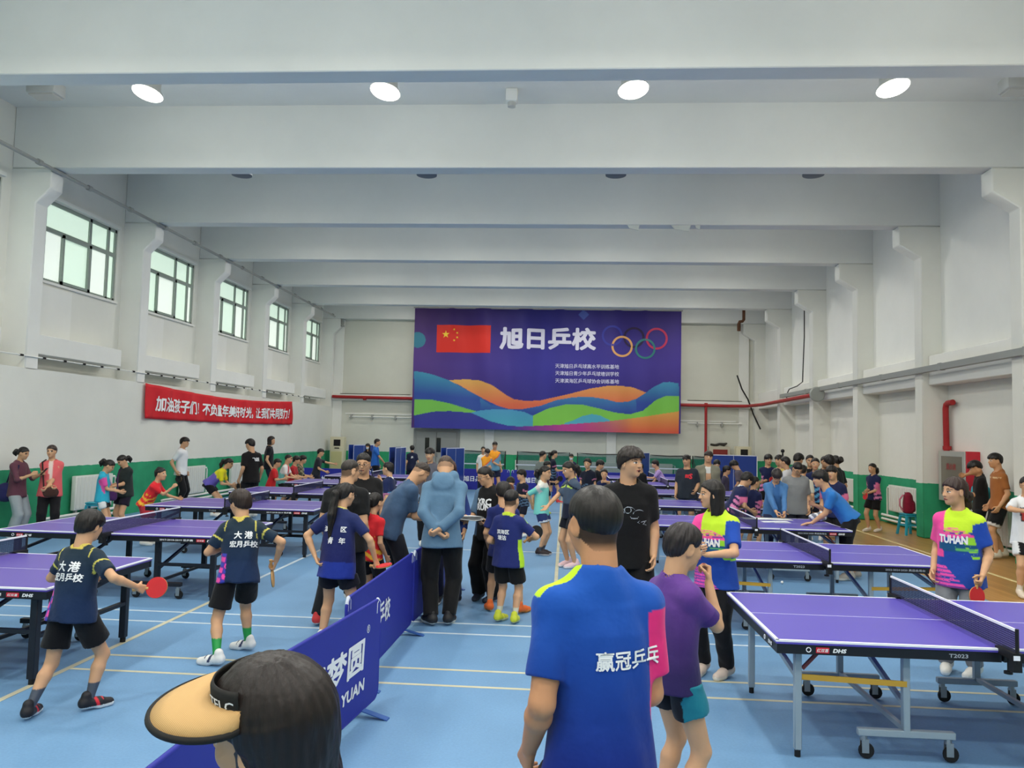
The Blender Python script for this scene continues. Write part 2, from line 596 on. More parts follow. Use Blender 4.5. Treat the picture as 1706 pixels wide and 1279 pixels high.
# windows of the left wall: steel frames, sliding sashes, lit frosted panes
M_FRAME = mat('grey green window frame', (142, 154, 146), .45, .4)
M_PANE = mat('frosted pane in daylight', (214, 236, 218), .35, emit=PANE_E)
M_PANE2 = mat('curtained pane in daylight', (226, 236, 226), .35, emit=PANE_E * 1.05)
for i, y in enumerate(BAYS[:-1]):
    y0, y1 = y + BT, BAYS[i + 1]
    c = (y0 + y1) / 2 + .22
    a, b = c - WW / 2, c + WW / 2
    xf = XLR - .06
    win = struct('window_%d' % (i + 1), MB().box((xf - .05, a, WZ0), (xf + .03, a + .06, WZ1)).box((xf - .05, b - .06, WZ0), (xf + .03, b, WZ1)).box((xf - .05, a, WZ1 - .07), (xf + .03, b, WZ1)).box((xf - .05, a, WZ0), (xf + .03, b, WZ0 + .06)), M_FRAME)
    cols = [a + .06, a + .62, b - .98, b - .30, b - .06]
    zt = WZ1 - .60
    MB().box((xf - .04, a, zt - .04), (xf + .035, b, zt + .05)).build('transom', M_FRAME, win)
    for j, q in enumerate(cols[1:-1]):
        MB().box((xf - .04, q - .04, WZ0 if j != 0 else WZ0), (xf + .03, q + .04, WZ1 if j != 0 else zt)).build('mullion', M_FRAME, win)
    # the pushed-open sliding sash
    sx = xf + .045
    s0, s1 = cols[1] - .05, cols[2] + .02
    MB().box((sx - .02, s0, WZ0 + .03), (sx + .02, s0 + .05, zt)).box((sx - .02, s1 - .09, WZ0 + .03), (sx + .02, s1, zt)).box((sx - .02, s0, zt - .07), (sx + .02, s1, zt)).box((sx - .02, s0, WZ0 + .03), (sx + .02, s1, WZ0 + .09)).build('sliding_sash', M_FRAME, win)
    for j in range(4):
        q0, q1 = cols[j], cols[j + 1]
        MB().box((xf - .02, q0, WZ0 + .05), (xf - .008, q1, zt)).build('pane', M_PANE2 if (i + j) % 2 else M_PANE, win)
    for q0, q1 in ((cols[0], cols[2]), (cols[2], cols[3]), (cols[3], cols[4])):
        MB().box((xf - .02, q0, zt), (xf - .008, q1, WZ1 - .05)).build('pane', M_PANE, win)
    MB().box((XLR - .03, a - .05, WZ0 - .05), (XLR + .05, b + .05, WZ0)).build('window_sill', M_TRIM, win)
    MB().box((XLR - .02, a - .05, WZ1 + .02), (XLR + .07, b + .02, WZ1 + .09)).build('window_lintel', M_TRIM, win)

# ------------------------------------------------------------------ lamps
M_HOUS = mat('lamp housing', (186, 188, 184), .4, .4)
M_LAMPON = mat('lit lamp lens', (255, 252, 240), .4, emit=9.0)
M_LAMPOFF = mat('dim lamp lens', (150, 152, 148), .3, emit=.25)
LX = (-6.5, -2.8, .9, 4.6)
places = ('windows end', 'second from windows', 'third from windows', 'trunking end')
for k in range(-4, 6):
    y = 11.29 + 3.77 * k
    lit = k != 1  # second row hangs unlit; its hidden dim light is added to lift the beams
    for j, x in enumerate(LX):
        dim_added = not lit
        if k == 0:
            lab = 'round white lamp glowing under the ceiling, ' + places[j] + ' in the lit row'
        elif k == 1:
            lab = 'round white ceiling lamp, ' + places[j] + ', raised unseen to brighten the next beam'
        else:
            lab = 'round white ceiling lamp, ' + places[j] + ', in the ' + {-4: 'fourth row behind the lit one', -3: 'third row behind the lit one', -2: 'second row behind the lit one', -1: 'row just behind the lit one', 2: 'row beyond the dark one', 3: 'second row beyond the dark one', 4: 'third row beyond the dark one', 5: 'row nearest the stage banner'}[k]
        t = tag(empty('ceiling_lamp', (x, y, 7.10 if k < 1 else 7.27)), lab, 'lamp', 'round lamps in rows under the ceiling')
        tilt = Matrix.Rotation(R(-11), 3, 'X') @ Matrix.Rotation(R(7 if j < 2 else -7), 3, 'Y') if k == 0 else Matrix.Identity(3)
        MB().lathe([(.05, .80), (.05, .32), (.14, .28), (.17, .10), (.225, .03), (.23, 0), (.215, 0)], M=tilt).build('housing', M_HOUS, t)
        MB().lathe([(.214, .004), (.214, -.012), (.15, -.022)], M=tilt).build('lens', M_LAMPON, t)
        if True:
            L = bpy.data.lights.new('lamp_light', 'AREA')
            L.shape = 'DISK'
            L.size = .42
            L.energy = LAMP_W * (.3 if dim_added else 1 if k < 2 else .7)
            L.color = LAMP_C
            lo = bpy.data.objects.new('lamp_light', L)
            COL.objects.link(lo)
            lo.parent = t
            lo.location = (0, 0, -.04)
            L = bpy.data.lights.new('lens_glow', 'POINT')
            L.shadow_soft_size = .15 if k < 1 else .07
            L.energy = LAMP_P * (.45 if dim_added else 1 if k < 2 else .5)
            L.color = LAMP_C
            lo = bpy.data.objects.new('lens_glow', L)
            COL.objects.link(lo)
            lo.parent = t
            lo.location = (0, 0, -.22 if k < 1 else -.08)

for j, (px, nm_) in enumerate(((403, 'nearest the windows'), (711, 'second from the windows'), (1026, 'third from the windows'), (1355, 'nearest the trunking'))):  # made-up plates stand in for the dark tips of the unlit lamp row
    c = at(px, 292, y=15.0)
    t = tag(empty('lamp_tip_standin', (c[0], 15.0, c[2])), 'dark stand-in for an unlit lamp tip below the second beam, ' + nm_, 'fitting', 'dark stand-ins for unlit lamp tips below the second beam')
    MB().lathe([(.05, .10), (.16, .06), (.20, .03), (.20, 0), (.06, -.02)]).build('plate', mat('dull dark lamp tip', (112, 116, 122), .6), t)
    MB().cyl((0, 0, .08), (0, 0, ZC - c[2]), .02, 8).build('rod', M_HOUS, t)

# ------------------------------------------------------------------ pipes, cables, trunking
M_GPIPE = mat('grey painted pipe', (158, 160, 156), .5)
M_RED = mat('red fire main', (158, 40, 42), .45, var=(3, .12))
M_GTR = mat('grey steel trunking', (150, 154, 150), .45, .4, .2)
M_BLK = mat('black plastic', (24, 24, 26), .5)
t = tag(empty('overhead_pipe', (XL + .33, 0, 6.72)), 'grey conduit pipe running along the column heads above the windows', 'pipe')
MB().cyl((0, -4, .04), (0, 31.6, 0), .035, 10).build('pipe', M_GPIPE, t)
for k in range(24):
    y = -3.2 + 1.5 * k
    MB().cyl((0, y - .05, .02), (0, y + .05, .02), .055, 10).build('coupling', M_GPIPE, t)
t = tag(empty('thin_conduit', (XL + .015, 0, 3.24)), 'thin white conduit with black clips under the window ledge boxes', 'pipe')
MB().cyl((0, 2, .02), (0, 31, 0), .014, 8).build('pipe', M_TRIM, t)
for k in range(44):
    MB().box((-.016, 3 + .62 * k, -.008), (.022, 3.08 + .62 * k, .03)).build('clip', M_BLK, t)
t = tag(empty('cable_trunking', (XR - .05, 0, 3.53)), 'grey steel cable trunking crossing the columns above the fire hose cabinet', 'trunking')
for k in range(9):
    y = 1.5 + 3. * k
    MB().box((-.05, y, 0), (.05, y + 2.98, .13)).build('trunking_length', M_GTR, t, bevel=.006, seg=1)
    MB().box((-.055, y - .06, -.01), (.05, y + .06, .14)).build('joint_sleeve', M_GTR, t)
t = tag(empty('fire_main', (0, YB - .32, 3.38)), 'long red fire main pipe along the back wall ledge, with a branch dropping down', 'pipe')
MB().tube([(-9.9, 0, .07), (-9.6, 0, .06), (6.6, 0, 0), (7.35, -.3, 0), (7.52, -2., .0), (7.52, -8.5, .05)], .065, 12).build('pipe', M_RED, t)
MB().cyl((5.72, 0, 0), (5.72, 0, -2.3), .055, 10).build('branch_pipe', M_RED, t)
for x in (-8.5, -2.5, 3.2, 5.72):
    MB().cyl((x - .06, 0, 0.02), (x + .06, 0, 0.02), .09, 10).build('flange', M_RED, t)
MB().lathe([(.2, -.03), (.23, 0), (.2, .03)], c=(7.52, -8.5, .05), M=Matrix.Rotation(R(90), 3, 'X')).build('end_collar', M_GTR, t)
t = tag(empty('standpipe', (XRR - .1, 17.35, 0)), 'red standpipe bent into the wall beside the fire hose cabinet', 'pipe')
MB().tube([(0, 0, .9), (-.02, 0, 2.78), (-.02, -.03, 2.86), (-.02, -.10, 2.89), (-.02, -.32, 2.90)], .06, 12).build('pipe', M_RED, t)
MB().cyl((0, 0, 1.9), (0, 0, 1.98), .085, 12).build('flange', M_RED, t)
t = tag(empty('heating_pipe', (0, YB - .14, 2.62)), 'thin white heating pipe on brackets low on the back wall beneath the ledge', 'pipe')
MB().cyl((-9.2, 0, 0), (-6.5, 0, 0), .03, 8).build('pipe', M_TRIM, t)
MB().cyl((5.0, 0, .03), (7.2, 0, .03), .03, 8).build('pipe', M_TRIM, t)
for x in (-9.1, -8.2, -7.2, 5.4, 6.4):
    MB().box((x - .03, -.04, -.08), (x + .03, .12, .1)).build('bracket', M_GPIPE, t)
# loose black cables at the far right corner
p = [at(1228, 625, y=32.3), at(1236, 648, y=32.3), at(1246, 665, y=32.4), at(1250, 676, y=32.4), at(1256, 692, y=32.3), at(1267, 715, y=32.3)]
tag(MB().tube(p, .03, 8).build('loose_cable', M_BLK), 'loose black cable dangling from the corner by the red pipe', 'cable')
p = [at(1340, 470, x=XR - .03), at(1340, 560, x=XR - .03), at(1337, 636, x=XR - .03), at(1328, 643, x=XR - .03), at(1315, 648, x=XR - .03), at(1309, 660, x=XR - .03), at(1314, 667, x=XR - .03)]
tag(MB().tube(p, .018, 6).build('hanging_wire', M_BLK), 'thin dark wire looping down the wall column above the trunking', 'cable')
t = tag(empty('smoke_detector', (at(853, 150, z=ZC))), 'small white smoke detector box between the two middle lamps', 'detector')
MB().box((-.1, -.1, -.22), (.1, .1, -.0)).build('body', M_TRIM, t, bevel=.02)
MB().cyl((0, 0, -.3), (0, 0, -.22), .07, 12).build('sensor', M_HOUS, t)
for nm, px, py, xx, lb in (('wall_projector', 1692, 142, 7.3, 'grey floodlight box on the column head beside the lit lamp row'), ('ceiling_bracket', 72, 150, -9.6, 'grey steel bracket under the beam end over the windows')):
    c = at(px, py, y=12.6 if xx > 0 else 12.2)
    t = tag(empty(nm, c), lb, 'fitting')
    MB().box((-.2, -.16, -.1), (.3, .16, .12)).build('body', M_HOUS, t, bevel=.03)
    MB().box((-.16, -.13, -.13), (.26, .13, -.1)).build('lens', M_LAMPOFF, t)
    MB().bar((0.05, 0, .1), (.05, 0, ZC - c[2]), .05).build('stem', M_HOUS, t)

t = tag(empty('drain_pipe', (at(1243, 520, y=YB - .3)[0] - .15, YB - .3, 6.6)), 'rusty brown drain pipe stub high in the corner beside the stage banner', 'pipe')
MB().tube([(.05, 0, .75), (.05, 0, .35), (0, 0, .28), (-.12, 0, .26), (-.14, 0, .2), (-.14, 0, -.12)], .07, 10).build('pipe', mat('rusty brown pipe', (112, 78, 58), .8, var=(6, .3)), t)
t = tag(empty('steel_bracket', (at(566, 515, y=YB - .2)[0], YB - .2, 6.75)), 'grey steel bracket high on the back wall at the windows side', 'bracket')
MB().box((-.06, -.05, -.25), (0, .05, .5)).box((.12, -.05, -.25), (.18, .05, .5)).box((-.1, -.06, -.3), (.22, .06, -.25)).build('frame', M_GPIPE, t)
# radiators with their pipes
M_RAD = mat('white enamel radiator', (218, 220, 214), .35, .4)
def radiator(x, y0, y1, z0, z1, side, lab, n=None):
    t = tag(empty('radiator', (x, y0, 0)), lab, 'radiator')
    s = side
    d = .09
    w = y1 - y0
    MB().box((0, 0, z0), (s * d, w, z1)).build('panel', M_RAD, t, bevel=.015, seg=2)
    for k in range(int(w / .12)):
        MB().box((s * d, .05 + .12 * k, z0 + .03), (s * (d + .008), .13 + .12 * k, z1 - .03)).build('rib', M_RAD, t)
    MB().tube([(s * .05, w + .0, z1 - .07), (s * .05, w + .12, z1 - .07), (s * .05, w + .16, z1 - .12), (s * .05, w + .16, .2)], .022, 8).build('supply_pipe', M_TRIM, t)
    for zz in (.1, .2):
        MB().cyl((s * .05, -.9, zz), (s * .05, w + .5, zz), .03, 8).build('floor_pipe', M_TRIM, t)
    MB().box((0, .1, z0 - .06), (s * .05, .16, z0)).build('bracket', M_GPIPE, t)
    return t
radiator(XL + .06, 15.2, 16.5, .28, .97, 1, 'white wall radiator behind the cyan vest girl')
radiator(XL + .06, 19.6, 20.9, .25, .98, 1, 'white wall radiator behind the white T-shirt man')
radiator(XL + .06, 22.6, 24.1, .3, .97, 1, 'white wall radiator behind the boy in black')
radiator(XRR - .06, 18.7, 20.3, .34, .98, -1, 'white wall radiator behind the maroon backpack')
radiator(XRR - .06, 22.3, 23.8, .34, .98, -1, 'white wall radiator furthest along the trunking wall')
radiator(XRR - .06, 15.0, 17.0, .2, .86, -1, 'white wall radiator under the fire hose cabinet')
radiator(XRR - .06, 11.4, 13.2, .2, .86, -1, 'white wall radiator behind the white print shirt spectator')

# fire hose cabinet on the right
M_REDP = mat('red enamel', (190, 34, 52), .35, .4)
t = tag(empty('fire_hose_cabinet', (XRR - .27, 16.2, .84)), 'grey and red fire hose cabinet with a glass door beside the red standpipe', 'cabinet')
MB().box((0, 0, 0), (.27, 1.15, 1.04)).build('body', M_REDP, t, bevel=.008, seg=1)
df = MB().box((-.02, .02, .0), (0, 1.13, 1.04)).build('door', mat('grey aluminium', (176, 178, 172), .4, .4, .3), t, bevel=.006, seg=1)
MB().box((-.026, .14, .13), (-.018, 1.0, .93)).build('glazing', mat('dim cabinet glass', (112, 108, 96), .2, .5), df)
writing('lettering', '消火栓', (-.03, .57, .72), (0, -1, 0), (0, 0, 1), w=.42, m=mat('faded red print', (150, 60, 60), .6), parent=df, bold=.02)
MB().box((-.05, .05, .45), (-.02, .08, .57)).build('handle', mat('chrome', (190, 192, 195), .25, .5, 1.), df)
# same cabinet at the back wall and clutter on it
t = tag(empty('fire_hose_cabinet', (5.86, YB - .3, .98)), 'white framed red fire cabinet on the back wall beside the dropping red pipe', 'cabinet')
MB().box((0, 0, 0), (.86, .29, .74)).build('body', mat('cream steel', (196, 190, 172), .5), t, bevel=.01, seg=1)
MB().box((.16, -.02, .08), (.74, 0, .62)).build('door', mat('dull red panel', (134, 52, 48), .4), t)
tag(MB().tube([(5.95, YB - .15, 1.80), (6.15, YB - .1, 1.76), (6.3, YB - .2, 1.82), (6.5, YB - .12, 1.80), (6.6, YB - .2, 1.86)], [.04, .06, .05, .07, .03], 8).build('cloth_bundle', mat('dark rag', (60, 58, 54), .9)), 'dark bundle of rags lying on the back wall fire cabinet', 'bundle')

# floor-standing air conditioners at the back corners
def aircon(x, y, lab):
    t = tag(empty('air_conditioner', (x, y, 0)), lab, 'air conditioner')
    MB().box((0, 0, 0), (.58, .42, 1.75)).build('body', mat('yellowed cream casing', (206, 200, 172), .5), t, bevel=.03)
    MB().box((.16, -.012, 1.38), (.44, 0, 1.64)).build('air_outlet', M_BLK, t)
    MB().box((.20, -.012, 1.27), (.40, 0, 1.31)).build('control_panel', M_BLK, t)
    MB().box((.06, -.012, .1), (.52, 0, 1.15)).build('intake_grille', mat('yellow cream grille', (198, 190, 140), .5), t, bevel=.004, seg=1)
aircon(-9.72, 31.9, 'yellowed cream floor standing air conditioner in the window side corner')
aircon(6.75, 31.6, 'cream floor standing air conditioner behind the blue screens')

# ------------------------------------------------------------------ the red slogan banner
M_BAN = mat('red banner cloth', (206, 34, 44), .7, var=(2, .06))
by0, by1, bz0, bz1, bx = 17.78, 27.75, 2.19, 3.02, XL + .03
def banwarp(P):
    y, z = P[:, 1], P[:, 2]
    s = (y - by0) / (by1 - by0)
    P = P.copy()
    P[:, 2] = z - .11 * np.sin(math.pi * s) * ((z - bz0) / (bz1 - bz0)) - .03 * np.sin(math.pi * s)
    P[:, 0] = P[:, 0] + .025 * np.sin(5 * y + 3 * z) + .012 * np.sin(11 * y - 6 * z) + .03
    return P
ys, zs = np.linspace(by0, by1, 90), np.linspace(bz0, bz1, 12)
Y, Z = np.meshgrid(ys, zs, indexing='ij')
P = banwarp(np.stack([np.full(Y.size, bx), Y.ravel(), Z.ravel()], 1))
def gridfaces(n, m, flip=False):
    return [((i * m + j, (i + 1) * m + j, (i + 1) * m + j + 1, i * m + j + 1) if not flip else (i * m + j, i * m + j + 1, (i + 1) * m + j + 1, (i + 1) * m + j)) for i in range(n - 1) for j in range(m - 1)]
mb = MB().add(P, gridfaces(90, 12), True)
slogan = empty('slogan_banner', (0, 0, 0))
tag(slogan, 'long red cloth banner with white slogan on the window wall', 'banner')
cl = mb.build('cloth', M_BAN, slogan)
sol = cl.modifiers.new('thick', 'SOLIDIFY'); sol.thickness = .004
def ban_shift(P):
    P = banwarp(P)
    P[:, 0] += .012
    return P
writing('lettering', '加油孩子们！不负童年美好时光，让我们共同努力！', (bx, (by0 + by1) / 2 + .1, (bz0 + bz1) / 2 - .03), (0, 1, 0), (0, 0, 1), w=9.1, h=.40, m=WHITE, parent=cl, bold=.03, cuts=.12, warp=ban_shift)

# ------------------------------------------------------------------ the big stage banner on the back wall
BX0, BX1, BZ0, BZ1, BY = -6.42, 4.66, 2.20, 7.24, YB - .56
def px_of(x, z):
    d = np.stack([x, np.full_like(x, BY), z - EYE], 1)
    w = d @ _f
    return W_ / 2 + F_ * (d @ RGT) / w, H_ / 2 - F_ * (d @ UPV) / w
def fold(x, z):
    v = (z - BZ0) / (BZ1 - BZ0)
    k = (x - BX0) / (BX1 - BX0)
    s1 = x + .55 * (1 - v) - 1.1 * (1 - v) * np.exp(-((k - .3) / .2) ** 2)
    d = .10 * np.sin(4.2 * s1 + .8 * np.sin(1.3 * s1)) * (.35 + .65 * np.clip(v * 1.4, 0, 1)) * np.exp(-((k - .32) / .22) ** 2)
    d += .04 * np.sin(5.2 * x + .5 * v) * np.exp(-((k - .82) / .16) ** 2)
    d += .012 * np.sin(2.2 * x + 2.5 * z)
    return d
nx, nz = 420, 190
gx, gz = np.linspace(BX0, BX1, nx), np.linspace(BZ0, BZ1, nz)
X, Z = np.meshgrid(gx, gz, indexing='ij')
x, z = X.ravel(), Z.ravel()
bpx, bpy_ = px_of(x, z)
# curves of the printed waves, read from the photograph along the banner
C_ = lambda *p: (np.array(p[0::2], float), np.array(p[1::2], float))
top_l = C_(690, 618, 705, 620, 722, 624, 750, 634, 778, 649, 807, 665, 830, 676, 851, 682, 873, 686, 900, 700)
or_t = C_(745, 634, 760, 632.3, 778, 631.6, 800, 633.7, 821, 642, 842, 657, 856, 664.7, 877, 668, 900, 666.8, 942, 657.6, 984, 647, 1010, 642.8, 1027, 642, 1055, 645, 1076, 654, 1085, 660)
or_b = C_(745, 634, 765, 641, 790, 656.5, 818, 674.4, 845, 681, 873, 681, 900, 675.8, 928, 666, 955, 661.5, 983, 660.7, 1010, 664.8, 1027, 669.8, 1046, 669, 1066, 662, 1079, 652.4)
hill_r = C_(1060, 664, 1076, 654, 1090, 643.6, 1104, 637, 1115, 636, 1131, 638.7)
gl_t = C_(690, 665, 721, 666, 749, 671.7, 776, 680, 793, 684.6)
gl_b = C_(690, 692, 721, 685.5, 749, 684.6, 785, 687.4, 800, 692)
cy_t = C_(785, 687, 800, 683.5, 818, 682, 851, 682, 873, 686, 889, 693, 900, 699)
gc_t = C_(888, 692, 914, 680, 942, 673.6, 969, 673.6, 997, 680, 1024, 687, 1049, 690, 1071, 684, 1093, 666, 1110, 659, 1131, 660)
sc_t = C_(940, 705, 955, 700, 970, 693, 986, 689.6, 1000, 692, 1016, 700)
bot_t = C_(690, 714, 785, 689, 790, 690, 818, 702, 845, 708.5, 873, 710, 900, 709, 955, 706, 1011, 702, 1066, 695, 1131, 685)
dk_t = C_(690, 692, 721, 685.5, 749, 684.6, 785, 687.4, 818, 702, 845, 708.5, 873, 711)
below = lambda c: (bpx >= c[0][0]) & (bpx <= c[0][-1]) & (bpy_ > np.interp(bpx, *c))
rgb = lambda *c: np.array(lin(c))
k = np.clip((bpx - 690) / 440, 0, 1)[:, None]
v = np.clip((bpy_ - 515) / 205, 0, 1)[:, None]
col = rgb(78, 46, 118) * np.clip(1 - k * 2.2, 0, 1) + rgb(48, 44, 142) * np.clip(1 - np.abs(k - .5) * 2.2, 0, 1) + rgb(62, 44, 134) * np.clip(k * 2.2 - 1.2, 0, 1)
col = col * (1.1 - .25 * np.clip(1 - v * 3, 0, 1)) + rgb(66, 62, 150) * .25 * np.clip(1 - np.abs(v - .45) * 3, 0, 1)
def put(mask, a, b=None, t=None):
    if b is None:
        col[mask] = a
    else:
        w = np.clip(t, 0, 1)[:, None]
        col[mask] = (a * (1 - w) + b * w)[mask]
fl = lambda y0, y1: (bpy_ - y0) / (y1 - y0)
put(below(or_t) & ~below(or_b) | (below(or_t) & (bpx > 1066)), rgb(226, 168, 70), rgb(232, 104, 66), fl(634, 674))
put(below(top_l), rgb(48, 150, 184), rgb(46, 82, 170), fl(618, 655) - (bpx - 690) / 400)
put(below(or_b) & (bpx > 800), rgb(52, 130, 186), rgb(44, 76, 168), fl(660, 688))
put(below(hill_r), rgb(50, 146, 186), rgb(44, 74, 166), fl(636, 672))
put(below(gl_t), rgb(112, 200, 62))
put(below(cy_t), rgb(66, 160, 206), rgb(58, 170, 200), fl(682, 706))
put(below(gc_t), rgb(112, 196, 58), rgb(120, 206, 50), fl(660, 700))
put(below(sc_t), rgb(66, 176, 206))
put(below(dk_t), rgb(58, 66, 160), rgb(60, 60, 168), fl(686, 715))
hue = np.clip((bpx - 850) / 90, 0, 1)[:, None] * (1 - np.clip((bpx - 985) / 60, 0, 1))[:, None]
org = np.clip((bpx - 965) / 90, 0, 1)[:, None]
lowcol = rgb(60, 62, 166) * (1 - hue) + rgb(196, 56, 150) * hue
lowcol = lowcol * (1 - org) + (rgb(232, 160, 60) * np.clip(1 - fl(690, 722), 0, 1)[:, None] + rgb(232, 84, 56) * np.clip(fl(690, 722), 0, 1)[:, None]) * org
mk = below(bot_t) & (bpx > 872) | (below(dk_t) & (bpx > 850))
col[mk] = lowcol[mk]
put((bpx - 696) ** 2 / 13 ** 2 + (bpy_ - 566) ** 2 / 13 ** 2 < 1, rgb(40, 124, 150))
put((np.abs(bpx - 972) / 9) + np.abs(bpy_ - 524) / 9 < 1, rgb(64, 86, 168))
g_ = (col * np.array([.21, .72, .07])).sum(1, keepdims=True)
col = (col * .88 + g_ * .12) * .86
stage = tag(empty('stage_banner', (0, 0, 0)), 'huge purple stage banner with flag, white title and colourful waves', 'banner')
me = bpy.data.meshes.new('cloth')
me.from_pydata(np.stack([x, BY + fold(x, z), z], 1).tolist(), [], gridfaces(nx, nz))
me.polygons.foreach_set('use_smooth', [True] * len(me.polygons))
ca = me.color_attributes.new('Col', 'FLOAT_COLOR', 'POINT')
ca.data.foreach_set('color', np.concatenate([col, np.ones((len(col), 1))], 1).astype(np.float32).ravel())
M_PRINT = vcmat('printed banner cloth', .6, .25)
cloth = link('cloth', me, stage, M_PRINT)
def on_cloth(P, lift=.014):
    P = np.asarray(P, float).copy()
    P[:, 1] = BY + fold(P[:, 0], P[:, 2]) - lift
    return P
def bpt(px, py):
    q = at(px, py, y=BY)
    return q
def bwrite(body, px0, px1, py0, py1, m, bold, cuts=.2):
    a, b = bpt(px0, (py0 + py1) / 2), bpt(px1, (py0 + py1) / 2)
    t, u = bpt((px0 + px1) / 2, py0), bpt((px0 + px1) / 2, py1)
    c = (a + b + t + u) / 4
    return writing('lettering', body, c, (1, 0, 0), (0, 0, 1), w=b[0] - a[0], h=t[2] - u[2], m=m, parent=cloth, bold=bold, cuts=cuts, warp=on_cloth)
bwrite('旭日乒校', 832, 993, 545, 583, mat('pale title print', (214, 214, 232), .6), .036)
M_LAV = mat('pale lavender print', (206, 206, 232), .6)
bwrite('天津旭日乒乓球高水平训练基地', 925, 1031, 606.5, 614, M_LAV, .012, 1)
bwrite('天津旭日青少年乒乓球培训学校', 925, 1031, 618.5, 626, M_LAV, .012, 1)
bwrite('天津滨海区乒乓球协会训练基地', 925, 1031, 631, 638.5, M_LAV, .012, 1)
a, b = bpt(728, 541), bpt(817, 588)
n, m_ = 40, 20
fx, fz = np.meshgrid(np.linspace(a[0], b[0], n), np.linspace(b[2], a[2], m_), indexing='ij')
P = on_cloth(np.stack([fx.ravel(), fx.ravel() * 0, fz.ravel()], 1), .006)
flag = MB().add(P, gridfaces(n, m_), True).build('flag_print', mat('flag red print', (206, 44, 34), .6), cloth)
def star(cx, cz, r, rot):
    pts = []
    for k in range(10):
        q = R(90) + rot + k * math.pi / 5
        rr = r if k % 2 == 0 else r * .4
        pts.append((cx + rr * math.cos(q), 0, cz + rr * math.sin(q)))
    pts = on_cloth(pts, .014)
    c = on_cloth([(cx, 0, cz)], .014)
    return MB().add(np.concatenate([pts, c]), [(k, (k + 1) % 10, 10) for k in range(10)])
M_YEL = mat('yellow star print', (238, 202, 60), .6)
c = bpt(743, 557)
star(c[0], c[2], .17, 0).build('star', M_YEL, flag)
for (qx, qy) in ((757, 549), (762, 554.5), (762, 562), (757, 567)):
    c = bpt(qx, qy)
    star(c[0], c[2], .055, .5).build('star', M_YEL, flag)
def ring(px, py, r, rgb_, nm):
    c = bpt(px, py)
    pts = [(c[0] + r * math.cos(q), 0, c[2] + r * math.sin(q)) for q in np.linspace(0, 2 * math.pi, 49)[:-1]]
    pin = [(c[0] + (r - .085) * math.cos(q), 0, c[2] + (r - .085) * math.sin(q)) for q in np.linspace(0, 2 * math.pi, 49)[:-1]]
    P = np.concatenate([on_cloth(pts, .012), on_cloth(pin, .012)])
    MB().add(P, [(i, (i + 1) % 48, 48 + (i + 1) % 48, 48 + i) for i in range(48)]).build('ring', mat(nm, rgb_, .6), cloth)
ring(1020, 559, .43, (52, 56, 150), 'blue ring print')
ring(1036.5, 577, .44, (214, 160, 100), 'amber ring print')
ring(1056, 562, .43, (44, 30, 66), 'dark ring print')
ring(1075, 581, .42, (48, 116, 116), 'green ring print')
ring(1094, 564, .45, (176, 46, 82), 'red ring print')
MB().cyl((BX0 - .05, BY - .01, BZ1 + .01), (BX1 + .05, BY - .01, BZ1 + .01), .03, 8).build('top_pole', M_GPIPE, stage)
for x in np.linspace(BX0 + .1, BX1 - .1, 7):
    MB().cyl((x, BY, BZ1), (x, BY + .50, BZ1 + .2), .008, 6).build('cord', M_GPIPE, stage)
# ------------------------------------------------------------------ table tennis tables
def mat_top(name, rgb):
    m = mat(name, rgb, .33, .42, bump=(160, .05, .002))
    return m
M_TOPR = mat_top('violet table top', (90, 78, 180))
M_TOPL = mat_top('violet blue table top', (90, 72, 166))
M_LINE = mat('table edge line', (236, 238, 246), .5)
M_APR = mat('black steel apron', (20, 20, 26), .4, .4)
M_LEGB = mat('black steel leg', (24, 26, 36), .45, .4)
M_LEGG = mat('pale blue grey steel leg', (150, 166, 178), .4, .45)
M_RUB = mat('black rubber', (26, 26, 28), .7)
M_YBAR = mat('yellow link bar', (200, 158, 60), .5)
M_RLOGO = mat('red maker plate', (206, 38, 56), .5)
M_GLET = mat('grey lettering', (170, 176, 186), .6)

def mat_net():
    m = bpy.data.materials.new('dark blue net')
    m.use_nodes = True
    nt = m.node_tree
    b = nt.nodes['Principled BSDF']
    b.inputs['Base Color'].default_value = (*lin((34, 40, 78)), 1)
    b.inputs['Roughness'].default_value = .8
    tr = nn(nt, 'ShaderNodeBsdfTransparent')
    mx = nn(nt, 'ShaderNodeMixShader')
    tc = nn(nt, 'ShaderNodeTexCoord')
    sp = nn(nt, 'ShaderNodeSeparateXYZ')
    nt.links.new(tc.outputs['Object'], sp.inputs[0])
    prev = None
    for ax in ('Y', 'Z'):
        f = nn(nt, 'ShaderNodeMath', operation='PINGPONG')
        f.inputs[1].default_value = .0065
        nt.links.new(sp.outputs[ax], f.inputs[0])
        l = nn(nt, 'ShaderNodeMath', operation='LESS_THAN')
        l.inputs[1].default_value = .0024
        nt.links.new(f.outputs[0], l.inputs[0])
        if prev is None:
            prev = l
        else:
            a = nn(nt, 'ShaderNodeMath', operation='MAXIMUM')
            nt.links.new(prev.outputs[0], a.inputs[0])
            nt.links.new(l.outputs[0], a.inputs[1])
            prev = a
    nt.links.new(prev.outputs[0], mx.inputs[0])
    nt.links.new(tr.outputs[0], mx.inputs[1])
    nt.links.new(b.outputs[0], mx.inputs[2])
    nt.links.new(mx.outputs[0], nt.nodes['Material Output'].inputs[0])
    return m
M_NET = mat_net()

